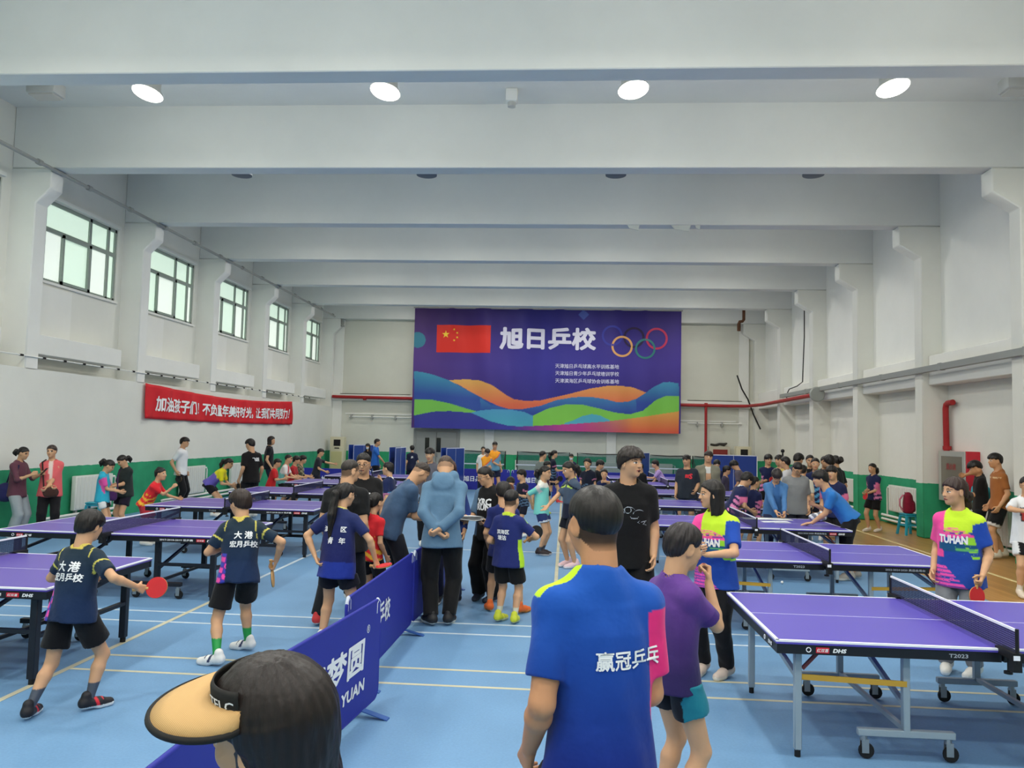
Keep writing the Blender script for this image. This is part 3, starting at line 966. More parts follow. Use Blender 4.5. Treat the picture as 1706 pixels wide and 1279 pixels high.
HT, TL, TW = .76, 2.74, 1.525
def table(x0, y0, kind, label, netlabel, words, near=True):
    """kind 'grey' or 'black'; words = (short code near the net, line on the far half)"""
    t = tag(empty('table_tennis_table', (x0, y0, 0)), label, 'table', 'table tennis tables')
    top, leg = (M_TOPR, M_LEGG) if kind == 'grey' else (M_TOPL, M_LEGB)
    lw = .045 if kind == 'grey' else .06
    for s in (0, 1):
        a, b = (0, TL / 2 - .004) if s == 0 else (TL / 2 + .004, TL)
        tp = MB().box((a, 0, HT - .026), (b, TW, HT - .001)).build('table_top', top, t, bevel=.003, seg=1)
        e = MB()
        e.box((a, -.001, HT - .012), (b, .02, HT)).box((a, TW - .02, HT - .012), (b, TW + .001, HT)).box((a, TW / 2 - .002, HT - .002), (b, TW / 2 + .002, HT))
        xe = a if s == 0 else b
        e.box((xe - .001, 0, HT - .012), (xe + .02, TW, HT)) if s == 0 else e.box((xe - .02, 0, HT - .012), (xe + .001, TW, HT))
        e.build('edge_line', M_LINE, tp)
        ap = MB()
        ap.box((a + .006, .006, HT - .085), (b - .003, .03, HT - .026)).box((a + .006, TW - .03, HT - .085), (b - .003, TW - .006, HT - .026))
        ap.box((a + .006 if s == 0 else a + .003, .03, HT - .085), (a + .03, TW - .03, HT - .026)).box((b - .03, .03, HT - .085), (b - .006, TW - .03, HT - .026))
        apo = ap.build('apron', M_APR, t)
        mx = lambda d: (a + d) if s == 0 else (b - d)
        # outer legs
        for yy in (.14, TW - .14):
            MB().box((mx(.17) - lw / 2, yy - lw / 2, .045), (mx(.17) + lw / 2, yy + lw / 2, HT - .03)).build('leg', leg, t, bevel=.005, seg=1)
            MB().cyl((mx(.17), yy, 0), (mx(.17), yy, .05), lw * .42, 10).build('foot', M_RUB, t)
        MB().bar((mx(.17), TW - .16, HT - .1), (mx(.17), .16, .50), .03).build('brace', leg, t)
        if kind == 'black':
            MB().bar((mx(.17), .14, .36), (mx(.17), TW - .14, .36), .05, .03).build('cross_bar', leg, t)
            MB().bar((mx(.17), .14, .40), (mx(.85), .14, .40), .035).build('link_bar', leg, t)
        else:
            MB().bar((mx(.17), .14, .50), (mx(.85), .14, .48), .012, .035).build('link_bar', M_YBAR, t)
            MB().bar((mx(.2), .14, .55), (mx(.33), .14, HT - .07), .02).build('strut', mat('maroon strut', (110, 54, 56), .5), t)
        # inner wheeled frame
        for yy in (.16, TW - .16):
            MB().box((mx(.85) - lw / 2, yy - lw / 2, .18), (mx(.85) + lw / 2, yy + lw / 2, HT - .03)).build('post', leg, t, bevel=.005, seg=1)
            MB().box((mx(.85) - .3, yy - lw / 2, .145), (mx(.85) + .3, yy + lw / 2, .19)).build('base_bar', leg, t, bevel=.005, seg=1)
            for dx in (-.26, .26):
                w = MB().lathe([(.02, -.013), (.046, -.012), (.05, 0), (.046, .012), (.02, .013)], c=(mx(.85) + dx + .015, yy, .051), n=16, M=Matrix.Rotation(R(90), 3, 'X')).build('wheel', M_RUB, t)
                MB().box((mx(.85) + dx - .018, yy - .020, .04), (mx(.85) + dx + .026, yy - .014, .125)).box((mx(.85) + dx - .018, yy + .014, .04), (mx(.85) + dx + .026, yy + .020, .125)).cyl((mx(.85) + dx, yy, .115), (mx(.85) + dx, yy, .15), .022, 8).build('fork', mat('zinc', (170, 172, 172), .35, .5, .8), w)
        MB().bar((mx(.85), TW - .18, HT - .1), (mx(.85), .18, .34), .03).build('brace', leg, t)
        MB().bar((mx(.85), .16, .19), (mx(.85), TW - .16, .19), .03).build('cross_bar', leg, t)
        # print on the near apron
        if near:
            z = HT - .056
            if s == 0:
                MB().tube([(a + .20 + .014 * math.cos(q), .004, z + .014 * math.sin(q)) for q in np.linspace(0, 6.28, 13)[:-1]], .003, 5, closed=True).build('maker_emblem', M_LINE, apo)
                MB().box((a + .245, .001, z - .017), (a + .325, .005, z + .017)).build('maker_plate', M_RLOGO, apo)
                writing('lettering', '红双喜', (a + .285, 0, z), (1, 0, 0), (0, 0, 1), w=.07, h=.022, parent=apo, bold=.01, shear=.2)
                writing('lettering', 'DHS', (a + .39, .003, z), (1, 0, 0), (0, 0, 1), w=.08, h=.026, parent=apo, bold=.05, shear=.25)
                writing('lettering', words[0], (b - .26, .003, z), (1, 0, 0), (0, 0, 1), w=.115, h=.024, m=M_GLET, parent=apo, bold=.02)
                # end face
                MB().tube([(.003, .30 + .014 * math.cos(q), z + .014 * math.sin(q)) for q in np.linspace(0, 6.28, 13)[:-1]], .003, 5, closed=True).build('maker_emblem', M_LINE, apo)
                writing('lettering', 'DHS', (.003, .16, z), (0, -1, 0), (0, 0, 1), w=.09, h=.026, parent=apo, bold=.05, shear=.25)
            else:
                MB().box((b - .32, .001, z - .016), (b - .22, .005, z + .016)).build('maker_plate', M_RLOGO, apo)
                writing('lettering', '红双喜', (b - .27, 0, z), (1, 0, 0), (0, 0, 1), w=.08, h=.02, parent=apo, bold=.01, shear=.2)
                writing('lettering', 'DHS', (b - .15, .003, z), (1, 0, 0), (0, 0, 1), w=.085, h=.026, parent=apo, bold=.05, shear=.25)
                writing('lettering', words[1], (b - .56, .003, z), (1, 0, 0), (0, 0, 1), w=.40, h=.024, m=M_GLET if kind == 'grey' else WHITE, parent=apo, bold=.02)
    # net set clamped across the middle
    n = tag(empty('table_net', (x0 + TL / 2, y0, HT)), netlabel, 'net', 'nets across the tables')
    ya, yb = -.1525, TW + .1525
    MB().box((-.001, ya, .004), (.001, yb, .1425)).build('mesh', M_NET, n)
    MB().box((-.006, ya, .138), (.006, yb, .1525)).build('tape', M_LINE, n)
    for yy, sg in ((ya, 1), (yb, -1)):
        p = MB().cyl((0, yy, -.05), (0, yy, .155), .011, 8).build('net_post', M_BLK, n)
        MB().box((-.03, yy - .01, -.03), (.03, yy + sg * .19, .012)).box((-.025, yy - .005, -.10), (.025, yy + sg * .05, -.03)).build('clamp', M_BLK, p)
        MB().cyl((0, yy + sg * .10, -.12), (0, yy + sg * .10, -.03), .006, 6).cyl((0, yy + sg * .10, -.135), (0, yy + sg * .10, -.12), .025, 10).build('clamp_screw', M_BLK, p)
        if kind == 'grey':
            MB().box((-.028, yy + .012 if sg < 0 else yy - .012, -.028), (.01, yy - .011 * sg, .0)).build('clamp_label', M_LINE, p)
    return t

XA, XB = -6.64, 1.345
LROW = [5.77, 8.85, 12.1, 15.2, 18.3, 21.4]
RROW = [5.12, 8.45, 11.52, 14.72, 17.92, 21.1, 24.2]
LLAB = ['black legged violet table the crouching boy in dark teal plays at', 'black legged violet table in the second row from the camera on the windows side', 'black legged violet table in front of the crouching red shirt girl', 'black legged violet table behind the ponytail girl, fourth in its row', 'violet table where the children in red lean', 'violet table before the slogan barrier, last on the windows side']
RLAB = ['grey legged violet table nearest the camera with code T2023 on its edge', 'grey legged violet table behind the nearest one, pink and lime girls at its ends', 'violet table covered with papers where a woman in a blue cardigan writes', 'violet table behind the lime shirt girl, fourth from the camera', 'violet table beside the man in a dark tee with red print', 'violet table by the lilac shirt child', 'violet table furthest back on the timber floor side']
for i, y in enumerate(LROW):
    table(XA, y, 'black', LLAB[i], 'net on the ' + LLAB[i].replace('black legged ', '').replace(' from the camera on', ' on'), ('T1223', '2017-2018-2019 世乒赛'), i < 5)
for i, y in enumerate(RROW):
    table(XB, y, 'grey', RLAB[i], 'net on the ' + RLAB[i].replace('grey legged ', '').replace(' with code T2023 on its edge', ''), ('T2023', '2022·2024·2020 奥运会用台'), i < 5)

# ------------------------------------------------------------------ blue barrier panels
M_BAR = mat('blue barrier cloth', (40, 46, 150), .55, .3, var=(1.5, .05))
M_BTUBE = mat('white barrier tube', (196, 204, 220), .4, .4)
M_BFOOT = mat('blue barrier foot', (52, 92, 160), .5)
def barrier(p0, p1, label, words, group='blue barrier panels', side=1, bird=False, latin=None, tx=.5):
    p0, p1 = Vector((*p0, 0)), Vector((*p1, 0))
    L = (p1 - p0).length
    ang = math.atan2(p1.y - p0.y, p1.x - p0.x)
    t = tag(empty('barrier', p0, ang), label, 'barrier', group)
    z0, z1, r = .055, .762, .07
    pts = []
    for (cx, cz, a0) in ((L - r, z0 + r, -90), (L - r, z1 - r, 0), (r, z1 - r, 90), (r, z0 + r, 180)):
        for q in range(0, 91, 15):
            pts.append((cx + r * math.cos(R(a0 + q)), 0, cz + r * math.sin(R(a0 + q))))
    panel = MB().prism([(x, -.011, z) for x, _, z in pts], (0, .022, 0)).build('panel', M_BAR, t, bevel=.004, seg=1)
    MB().tube(pts, .013, 8, closed=True).build('tube_frame', M_BAR, t)
    for x in (.04, L - .04):
        MB().tube([(x - .035, 0, z1 - .09), (x - .03, 0, z1 - .02), (x, 0, z1 + .004), (x + .03, 0, z1 - .02), (x + .035, 0, z1 - .09)], .014, 8).build('corner_clip', M_BTUBE, t)
    for x in (.30, L - .30):
        MB().prism([(x - .03, -.2, 0), (x + .03, -.2, 0), (x + .03, 0, .05), (x - .03, 0, .05)], (0, .004, .008)).prism([(x - .03, .2, 0), (x + .03, .2, 0), (x + .03, 0, .05), (x - .03, 0, .05)], (0, -.004, .008)).build('foot', M_BFOOT, t)
    xd, yy = ((1, 0, 0), -.0125)
    if words:
        writing('lettering', words, (L * tx, yy, .43 if latin is None else .45), xd, (0, 0, 1), w=None if latin is None else 1.0, h=.20 if latin is None else .225, parent=panel, bold=.024, shear=0 if latin is None else .1)
    if latin:
        writing('lettering', latin, (L * tx - .11, yy, .235), xd, (0, 0, 1), w=1.25, h=.085, parent=panel, bold=.03, shear=.12)
        writing('lettering', '®', (L * tx + .57, yy, .60), xd, (0, 0, 1), h=.06, parent=panel)
    if bird:
        b = MB()
        for s in (1, -1):
            b.add([(L / 2, yy, .36), (L / 2 + s * .13, yy, .46), (L / 2 + s * .34, yy, .48), (L / 2 + s * .16, yy, .40)], [(0, 1, 2, 3) if s > 0 else (3, 2, 1, 0)])
        b.build('wing_logo', WHITE, panel)
    return t
barrier((-1.50, 1.15), (-1.485, 3.46), 'blue barrier panel nearest the camera, half hidden by the straw visor', '旭日乒校')
barrier((-1.625, 3.54), (-1.362, 5.86), 'blue barrier panel with a round character logo and YUAN lettering', '好梦圆', latin='HAO MENG YUAN', tx=.65)
barrier((-1.595, 5.80), (-1.555, 8.12), 'blue barrier panel beside the ponytail girl with the red bat', '旭日乒校', tx=.40)
barrier((-1.55, 8.16), (-1.44, 10.46), 'blue barrier panel right behind the hooded man', '旭日乒校', tx=.42)
a = at(503, 790, y=25.2)
barrier((a[0], 25.2), (a[0] + 2.33, 25.0), 'blue barrier panel with white characters in front of the far boy stretching his arm', '旭日乒校', tx=.46)
YBR = 27.6
for i, (px, w, lb) in enumerate(((750, '旭日乒校', 'behind the woman in the black lettered top'), (852, '旭日乒校', 'behind the mint shirt girl'), (954, None, 'with a wing logo left of the tall black shirt man'), (1056, None, 'with a wing logo behind the lilac shirt child'), (1158, None, 'with a wing logo behind the khaki jacket man'))):
    a = at(px, 790, y=YBR)
    barrier((a[0], YBR), (a[0] + 2.1, YBR + .05), 'far blue barrier panel ' + lb, w, 'blue barrier panels', bird=w is None, tx=.42)
a = at(926, 800, y=24.5)
barrier((a[0] - .1, 24.2), (a[0] + .05, 26.5), 'blue barrier panel standing end-on behind the red shoed player', '旭日')

# folded tables on wheels, at the back
M_FTOP = mat('blue folded table top', (34, 62, 142), .35, .4)
def folded(px, Y, rz, label):
    a = at(px, 780, y=Y)
    t = tag(empty('folded_table', (a[0], Y, 0), R(rz)), label, 'table', 'folded tables at the back')
    for s in (-1, 1):
        q = MB().box((-.7625, s * .09 - .012, .14), (.7625, s * .09 + .012, 1.51)).build('table_top', M_FTOP, t, bevel=.003, seg=1)
        y = s * .103
        MB().box((-.7625, y - .001, .14), (-.74, y + .001, 1.51)).box((.74, y - .001, .14), (.7625, y + .001, 1.51)).box((-.7625, y - .001, 1.488), (.7625, y + .001, 1.51)).box((-.004, y - .001, .14), (.004, y + .001, 1.49)).build('edge_line', M_LINE, q)
    MB().bar((-.6, 0, .14), (.6, 0, .14), .05).bar((-.6, -.3, .12), (-.6, .3, .12), .05).bar((.6, -.3, .12), (.6, .3, .12), .05).build('undercarriage', M_LEGB, t)
    for x in (-.6, .6):
        for y in (-.27, .27):
            MB().lathe([(.03, -.012), (.052, -.01), (.052, .01), (.03, .012)], c=(x, y, .053), n=12, M=Matrix.Rotation(R(90), 3, 'X')).build('wheel', M_RUB, t)
    return t
folded(1221, 26.2, 0, 'folded blue table standing upright behind the khaki jacket man')
folded(754, 26.9, 74, 'folded blue table standing upright left of the orange shirt pair')
folded(662, 25.6, 89, 'folded blue table seen edge-on right of the blue top woman')
folded(601, 28.6, 76, 'folded blue table standing beside the masked woman')
folded(1060, 26.4, 57, 'folded blue table standing upright behind the tall man in black')

# ball catching nets
def mat_mesh():
    m = bpy.data.materials.new('teal catch net')
    m.use_nodes = True
    nt = m.node_tree
    b = nt.nodes['Principled BSDF']
    b.inputs['Base Color'].default_value = (*lin((20, 92, 92)), 1)
    tr = nn(nt, 'ShaderNodeBsdfTransparent')
    mx = nn(nt, 'ShaderNodeMixShader', i_0=.42)
    nt.links.new(tr.outputs[0], mx.inputs[1])
    nt.links.new(b.outputs[0], mx.inputs[2])
    nt.links.new(mx.outputs[0], nt.nodes['Material Output'].inputs[0])
    return m
M_CATCH = mat_mesh()
for px0, px1, Y, lb in ((766, 842, 29.6, 'behind the orange shirt pair'), (862, 949, 29.8, 'behind the ponytail player with red shoes'), (962, 1040, 29.6, 'left of the tall man in black'), (1079, 1150, 29.6, 'behind the lilac shirt child'), (1154, 1186, 29.4, 'behind the khaki jacket man')):
    a, b = at(px0, 760, y=Y), at(px1, 760, y=Y)
    w = b[0] - a[0]
    t = tag(empty('catch_net', (a[0], Y, 0)), 'black framed teal ball catching net ' + lb, 'net', 'ball catching nets')
    MB().tube([(0, 0, 0), (0, 0, 1.38), (w * .2, 0, 1.36), (w * .5, 0, 1.345), (w * .8, 0, 1.36), (w, 0, 1.38), (w, 0, 0)], .02, 6).build('frame', M_BLK, t)
    for x in (0, w):
        MB().bar((x, -.35, .02), (x, .35, .02), .04).build('foot', M_BLK, t)
        MB().tube([(x, 0, 1.3), (x, -.5, 1.05), (x, -.6, .8)], .015, 6).build('side_arm', M_BLK, t)
    MB().box((0, -.003, .5), (w, .003, 1.36)).build('mesh', M_CATCH, t)
    MB().box((0, -.62, .88), (w, -.58, .92)).build('front_bar', M_BTUBE, t)
for px in (888, 1090, 1010):
    a = at(px, 770, y=YB - .12)
    t = tag(empty('radiator', (a[0] - .75, YB - .12, 0)), 'pale radiator on the back wall ' + {888: 'left of the ponytail player', 1090: 'behind the lilac shirt child', 1010: 'left of the tall man in black'}[px], 'radiator')
    MB().box((0, 0, .3), (1.5, .09, .95)).build('panel', M_RAD, t, bevel=.01, seg=1)
    for k in range(12):
        MB().box((.06 + .12 * k, -.008, .33), (.13 + .12 * k, 0, .92)).build('rib', M_RAD, t)
    MB().tube([(1.5, .04, .88), (1.6, .04, .88), (1.6, .04, 0)], .02, 6).build('supply_pipe', M_TRIM, t)

# ------------------------------------------------------------------ stools and small things
M_TURQ = mat('turquoise plastic', (44, 160, 184), .4, .4)
def stool(x, y, label, rz=0., h=.46, m=None):
    m = m or M_TURQ
    t = tag(empty('plastic_stool', (x, y, 0), rz), label, 'stool')
    MB().box((-.14, -.14, h - .03), (.14, .14, h)).box((-.125, -.125, h - .075), (.125, .125, h - .03)).build('seat', m, t, bevel=.015)
    for sx in (-1, 1):
        for sy in (-1, 1):
            MB().prism([(sx * .11 - .022, sy * .11 - .022, h - .05), (sx * .11 + .022, sy * .11 - .022, h - .05), (sx * .11 + .022, sy * .11 + .022, h - .05), (sx * .11 - .022, sy * .11 + .022, h - .05)], (sx * .05, sy * .05, -h + .05)).build('leg', m, t)
    for a, b in (((-.13, -.13), (.13, -.13)), ((.13, -.13), (.13, .13)), ((.13, .13), (-.13, .13)), ((-.13, .13), (-.13, -.13))):
        MB().bar((*a, h * .45), (*b, h * .45), .012, .03).build('stretcher', m, t)
    return t
p = at(1503, 888, z=0)
stool(7.62, 18.1, 'turquoise plastic stool carrying the maroon backpack', .2, .47)
stool(-9.2, 14.9, 'turquoise plastic stool behind the pair with the purple bag', .3, .5)
p = at(1140, 862, z=0)
t = tag(empty('plastic_tub', (2.62, 15.55, 0)), 'green plastic tub under the fourth table on the timber side', 'tub')
MB().lathe([(.2, 0), (.3, .34), (.32, .35), (.31, .37), (.28, .36), (.19, .03)], n=24).build('shell', mat('green plastic', (40, 130, 84), .5), t)
t = tag(empty('wash_basin', (XRR - .26, 15.75, .86)), 'turquoise plastic basin on the radiator under the fire hose cabinet', 'basin')
MB().box((0, 0, 0), (.22, .34, .36)).build('shell', M_TURQ, t, bevel=.05, seg=3)
MB().box((-.012, .05, .05), (.004, .29, .3)).build('base_disc', mat('pale turquoise plastic', (70, 178, 196), .4), t, bevel=.004, seg=1)
p = at(1303, 970, z=.02)
tag(MB().lathe([(.02 * math.sin(q), -.02 * math.cos(q)) for q in np.linspace(.05, 3.09, 12)], c=(p[0], p[1], .0225), n=16).build('table_tennis_ball', mat('white celluloid', (240, 240, 236), .4)), 'white ball lying on the mat under the second table', 'ball')
# papers and bags on the busy table
M_PAPER = mat('white paper', (232, 236, 240), .7)
def sheet(px0, py0, w, d, rz, label, z=HT + .002, name='paper_sheet'):
    q = at(px0, py0, z=z)
    me = MB().add([(-w / 2, -d / 2, 0), (w / 2, -d / 2, .0), (w / 2, d / 2, .004), (-w / 2, d / 2, .0), (0, -d / 2, .006), (0, d / 2, .003)], [(0, 4, 5, 3), (4, 1, 2, 5)], True)
    o = me.build(name, M_PAPER)
    o.location = (q[0], q[1], z)
    o.rotation_euler = (0, 0, rz)
    s = o.modifiers.new('thick', 'SOLIDIFY'); s.thickness = .002
    return tag(o, label, 'paper')
sheet(1277, 864, .75, .34, .02, 'long white score sheet spread along the net of the busy table')
sheet(1292, 869, .42, .20, .05, 'small white form in front of the cardigan woman')
# ------------------------------------------------------------------ figures: signed distance fields meshed with surface nets
f32 = np.float32
def unit(v):
    v = np.asarray(v, float)
    return v / max(1e-9, np.linalg.norm(v))
def rotz(a):
    c, s = math.cos(a), math.sin(a)
    return np.array([[c, -s, 0], [s, c, 0], [0, 0, 1.]])
def rotx(a):
    c, s = math.cos(a), math.sin(a)
    return np.array([[1., 0, 0], [0, c, -s], [0, s, c]])
def roty(a):
    c, s = math.cos(a), math.sin(a)
    return np.array([[c, 0, s], [0, 1., 0], [-s, 0, c]])

def cap(a, b, ra, rb=None):
    """tapered limb from a to b"""
    a, b = np.asarray(a, float), np.asarray(b, float)
    rb = ra if rb is None else rb
    r = max(ra, rb)
    d = b - a
    dd = float(d @ d) + 1e-12
    def fn(x, y, z):
        px, py, pz = x - f32(a[0]), y - f32(a[1]), z - f32(a[2])
        t = np.clip((px * f32(d[0]) + py * f32(d[1]) + pz * f32(d[2])) / f32(dd), 0, 1)
        qx, qy, qz = px - t * f32(d[0]), py - t * f32(d[1]), pz - t * f32(d[2])
        return np.sqrt(qx * qx + qy * qy + qz * qz) - (f32(ra) + t * f32(rb - ra))
    return (np.minimum(a, b) - r, np.maximum(a, b) + r, fn)

def ell(c, M, rad):
    """ellipsoid, axes = columns of M"""
    c, rad = np.asarray(c, float), np.asarray(rad, float)
    M = np.asarray(M, float)
    ext = np.sqrt(((M * rad) ** 2).sum(1))
    def fn(x, y, z):
        px, py, pz = x - f32(c[0]), y - f32(c[1]), z - f32(c[2])
        k0 = k1 = 0
        for i in range(3):
            q = px * f32(M[0, i]) + py * f32(M[1, i]) + pz * f32(M[2, i])
            k0 = k0 + (q / f32(rad[i])) ** 2
            k1 = k1 + (q / f32(rad[i] ** 2)) ** 2
        k0, k1 = np.sqrt(k0), np.sqrt(k1)
        return k0 * (k0 - 1) / (k1 + f32(1e-6))
    return (c - ext, c + ext, fn)

def gcyl(o, M, L, ts, A, B, Yo=None, bend=0., cut0=True):
    """body-like tube along M[:,2] from o over length L; half widths A (sideways), B (front-back) at stations ts"""
    o, M = np.asarray(o, float), np.asarray(M, float)
    ts, A, B = (np.asarray(q, float) for q in (ts, A, B))
    Yo = np.zeros_like(ts) if Yo is None else np.asarray(Yo, float)
    m = max(A.max(), B.max()) + abs(Yo).max() + abs(bend)
    p, q = o + M[:, 2] * L * ts[0], o + M[:, 2] * L * ts[-1]
    def fn(x, y, z):
        px, py, pz = x - f32(o[0]), y - f32(o[1]), z - f32(o[2])
        u = px * f32(M[0, 0]) + py * f32(M[1, 0]) + pz * f32(M[2, 0])
        v = px * f32(M[0, 1]) + py * f32(M[1, 1]) + pz * f32(M[2, 1])
        t = (px * f32(M[0, 2]) + py * f32(M[1, 2]) + pz * f32(M[2, 2])) / f32(L)
        a = np.interp(t, ts, A).astype(f32)
        b = np.interp(t, ts, B).astype(f32)
        w = v - np.interp(t, ts, Yo).astype(f32)
        if bend:
            tc = np.clip(t, 0, 1)
            w = w + f32(4 * bend) * tc * (1 - tc)
        k = np.sqrt((u / a) ** 2 + (w / b) ** 2)
        d = (k - 1) * np.minimum(a, b)
        e = np.maximum(f32(ts[0]) - t, t - f32(ts[-1])) * f32(L)
        return np.maximum(d, e)
    return (np.minimum(p, q) - m, np.maximum(p, q) + m, fn)

class Field:
    def __init__(s, lo, hi, v):
        s.v = v
        s.lo = np.asarray(lo, float) - 2 * v
        n = np.ceil((np.asarray(hi, float) + 2 * v - s.lo) / v).astype(int) + 1
        s.n = n
        s.ax = [(s.lo[i] + v * np.arange(n[i])).astype(f32) for i in range(3)]
        s.F = np.full(n, 9., f32)

    def sl(s, lo, hi, pad):
        r = []
        for i in range(3):
            a = max(0, int((lo[i] - pad - s.lo[i]) / s.v))
            b = min(s.n[i], int((hi[i] + pad - s.lo[i]) / s.v) + 2)
            if b <= a:
                return None, None
            r.append(slice(a, b))
        return tuple(r), (s.ax[0][r[0]][:, None, None], s.ax[1][r[1]][None, :, None], s.ax[2][r[2]][None, None, :])

    def add(s, pr, k=0.):
        sl, g = s.sl(pr[0], pr[1], 2 * k + 3 * s.v)
        if sl is None:
            return s
        d = pr[2](*g)
        F = s.F[sl]
        if k > 0:
            h = np.clip(f32(.5) + (F - d) * f32(.5 / k), 0, 1)
            s.F[sl] = F + (d - F) * h - f32(k) * h * (1 - h)
        else:
            s.F[sl] = np.minimum(F, d)
        return s

    def cut(s, pr, k=0.):
        sl, g = s.sl(pr[0], pr[1], 2 * k + 3 * s.v)
        if sl is None:
            return s
        d = -pr[2](*g)
        F = s.F[sl]
        if k > 0:
            h = np.clip(f32(.5) - (F - d) * f32(.5 / k), 0, 1)
            s.F[sl] = F + (d - F) * h + f32(k) * h * (1 - h)
        else:
            s.F[sl] = np.maximum(F, d)
        return s

    def grid(s):
        return s.ax[0][:, None, None], s.ax[1][None, :, None], s.ax[2][None, None, :]

    def plane(s, p, n):
        """keep the side that n points away from"""
        x, y, z = s.grid()
        n = unit(n)
        s.F = np.maximum(s.F, ((x - f32(p[0])) * f32(n[0]) + (y - f32(p[1])) * f32(n[1]) + (z - f32(p[2])) * f32(n[2])))
        return s

    def sample(s, P):
        q = (np.asarray(P) - s.lo) / s.v
        q = np.clip(q, 0, s.n - 1.001)
        i = q.astype(int)
        f = q - i
        r = 0
        for dx in (0, 1):
            for dy in (0, 1):
                for dz in (0, 1):
                    w = (f[:, 0] if dx else 1 - f[:, 0]) * (f[:, 1] if dy else 1 - f[:, 1]) * (f[:, 2] if dz else 1 - f[:, 2])
                    r = r + w * s.F[i[:, 0] + dx, i[:, 1] + dy, i[:, 2] + dz]
        return r

    def nets(s, keep=None, smooth=1):
        F = s.F
        S = F < 0
        c = S.astype(np.uint8)
        a = c[:-1] + c[1:]
        a = a[:, :-1] + a[:, 1:]
        a = a[:, :, :-1] + a[:, :, 1:]
        act = (a > 0) & (a < 8)
        I = np.argwhere(act)
        if keep is not None and len(I):
            I = I[keep(s.lo + (I + .5) * s.v)]
        if not len(I):
            return np.zeros((0, 3)), np.zeros((0, 4), int)
        idx = np.full(act.shape, -1, np.int64)
        idx[I[:, 0], I[:, 1], I[:, 2]] = np.arange(len(I))
        acc = np.zeros((len(I), 3))
        cnt = np.zeros(len(I))
        val = {}
        for o in ((0, 0, 0), (1, 0, 0), (0, 1, 0), (0, 0, 1), (1, 1, 0), (1, 0, 1), (0, 1, 1), (1, 1, 1)):
            val[o] = F[I[:, 0] + o[0], I[:, 1] + o[1], I[:, 2] + o[2]].astype(float)
        for axis in range(3):
            for p in (0, 1):
                for q in (0, 1):
                    o = [p, q]
                    o.insert(axis, 0)
                    e = list(o)
                    e[axis] = 1
                    va, vb = val[tuple(o)], val[tuple(e)]
                    m = (va < 0) != (vb < 0)
                    t = np.where(m, va / np.where(va == vb, 1, va - vb), 0)
                    pt = np.tile(np.array(o, float), (len(I), 1))
                    pt[:, axis] = t
                    acc += pt * m[:, None]
                    cnt += m
        V = s.lo + (I + acc / np.maximum(cnt, 1)[:, None]) * s.v
        Q = []
        for axis in range(3):
            sa = [slice(None)] * 3
            sb = [slice(None)] * 3
            sa[axis] = slice(0, -1)
            sb[axis] = slice(1, None)
            A, B = S[tuple(sa)], S[tuple(sb)]
            E = np.argwhere(A != B)
            u, w = [(1, 2), (2, 0), (0, 1)][axis]
            E = E[(E[:, u] > 0) & (E[:, w] > 0) & (E[:, u] < s.n[u] - 1) & (E[:, w] < s.n[w] - 1)]
            if not len(E):
                continue
            def ci(du, dw):
                k = E.copy()
                k[:, u] += du
                k[:, w] += dw
                return idx[k[:, 0], k[:, 1], k[:, 2]]
            q = np.stack([ci(-1, -1), ci(0, -1), ci(0, 0), ci(-1, 0)], 1)
            fl = ~A[E[:, 0], E[:, 1], E[:, 2]]
            q[fl] = q[fl][:, ::-1]
            Q.append(q[(q >= 0).all(1)])
        Q = np.concatenate(Q) if Q else np.zeros((0, 4), int)
        for _ in range(smooth):
            a = np.zeros_like(V)
            n = np.zeros(len(V))
            for k in range(4):
                i, j = Q[:, k], Q[:, (k + 1) % 4]
                for ax in range(3):
                    a[:, ax] += np.bincount(i, V[j, ax], len(V)) + np.bincount(j, V[i, ax], len(V))
                n += np.bincount(i, minlength=len(V)) + np.bincount(j, minlength=len(V))
            ok = n > 0
            V[ok] = .5 * V[ok] + .5 * a[ok] / n[ok][:, None]
        return V, Q

def make_mesh(name, parts, colfn, m, parent=None):
    """parts: list of (V, Q); one colour per vertex from colfn(V)"""
    V = np.concatenate([p[0] for p in parts])
    off = np.cumsum([0] + [len(p[0]) for p in parts[:-1]])
    Q = np.concatenate([p[1] + o for p, o in zip(parts, off)])
    me = bpy.data.meshes.new(name)
    n, k = len(V), len(Q)
    me.vertices.add(n)
    me.vertices.foreach_set('co', V.astype(f32).ravel())
    me.loops.add(4 * k)
    me.loops.foreach_set('vertex_index', Q.astype(np.int32).ravel())
    me.polygons.add(k)
    me.polygons.foreach_set('loop_start', np.arange(0, 4 * k, 4, dtype=np.int32))
    me.polygons.foreach_set('use_smooth', np.ones(k, bool))
    me.update(calc_edges=True)
    C = np.ones((n, 4), f32)
    C[:, :3] = colfn(V)
    ca = me.color_attributes.new('Col', 'FLOAT_COLOR', 'POINT')
    ca.data.foreach_set('color', C.ravel())
    return link(name, me, parent, m)

def ik(a, t, l1, l2, pole):
    a, t = np.asarray(a, float), np.asarray(t, float)
    d = t - a
    L = np.linalg.norm(d)
    L = min(max(L, abs(l1 - l2) + 1e-3), (l1 + l2) * .998)
    d = unit(d)
    x = (l1 * l1 - l2 * l2 + L * L) / (2 * L)
    h = math.sqrt(max(0, l1 * l1 - x * x))
    p = np.asarray(pole, float)
    p = unit(p - d * (p @ d))
    return a + d * x + p * h, a + d * L

def rnoise(seed, amp, freq):
    """gentle fold displacement"""
    rg = np.random.RandomState(seed)
    K = [(rg.normal(size=3) * freq, rg.uniform(0, 6.28)) for _ in range(4)]
    def fn(x, y, z):
        r = 0
        for w, p in K:
            r = r + np.sin(x * f32(w[0]) + y * f32(w[1]) + z * f32(w[2]) + f32(p))
        return r * f32(amp / 2)
    return fn

SKIN = (206, 160, 124)
HAIRC = (24, 20, 19)
V3 = np.array

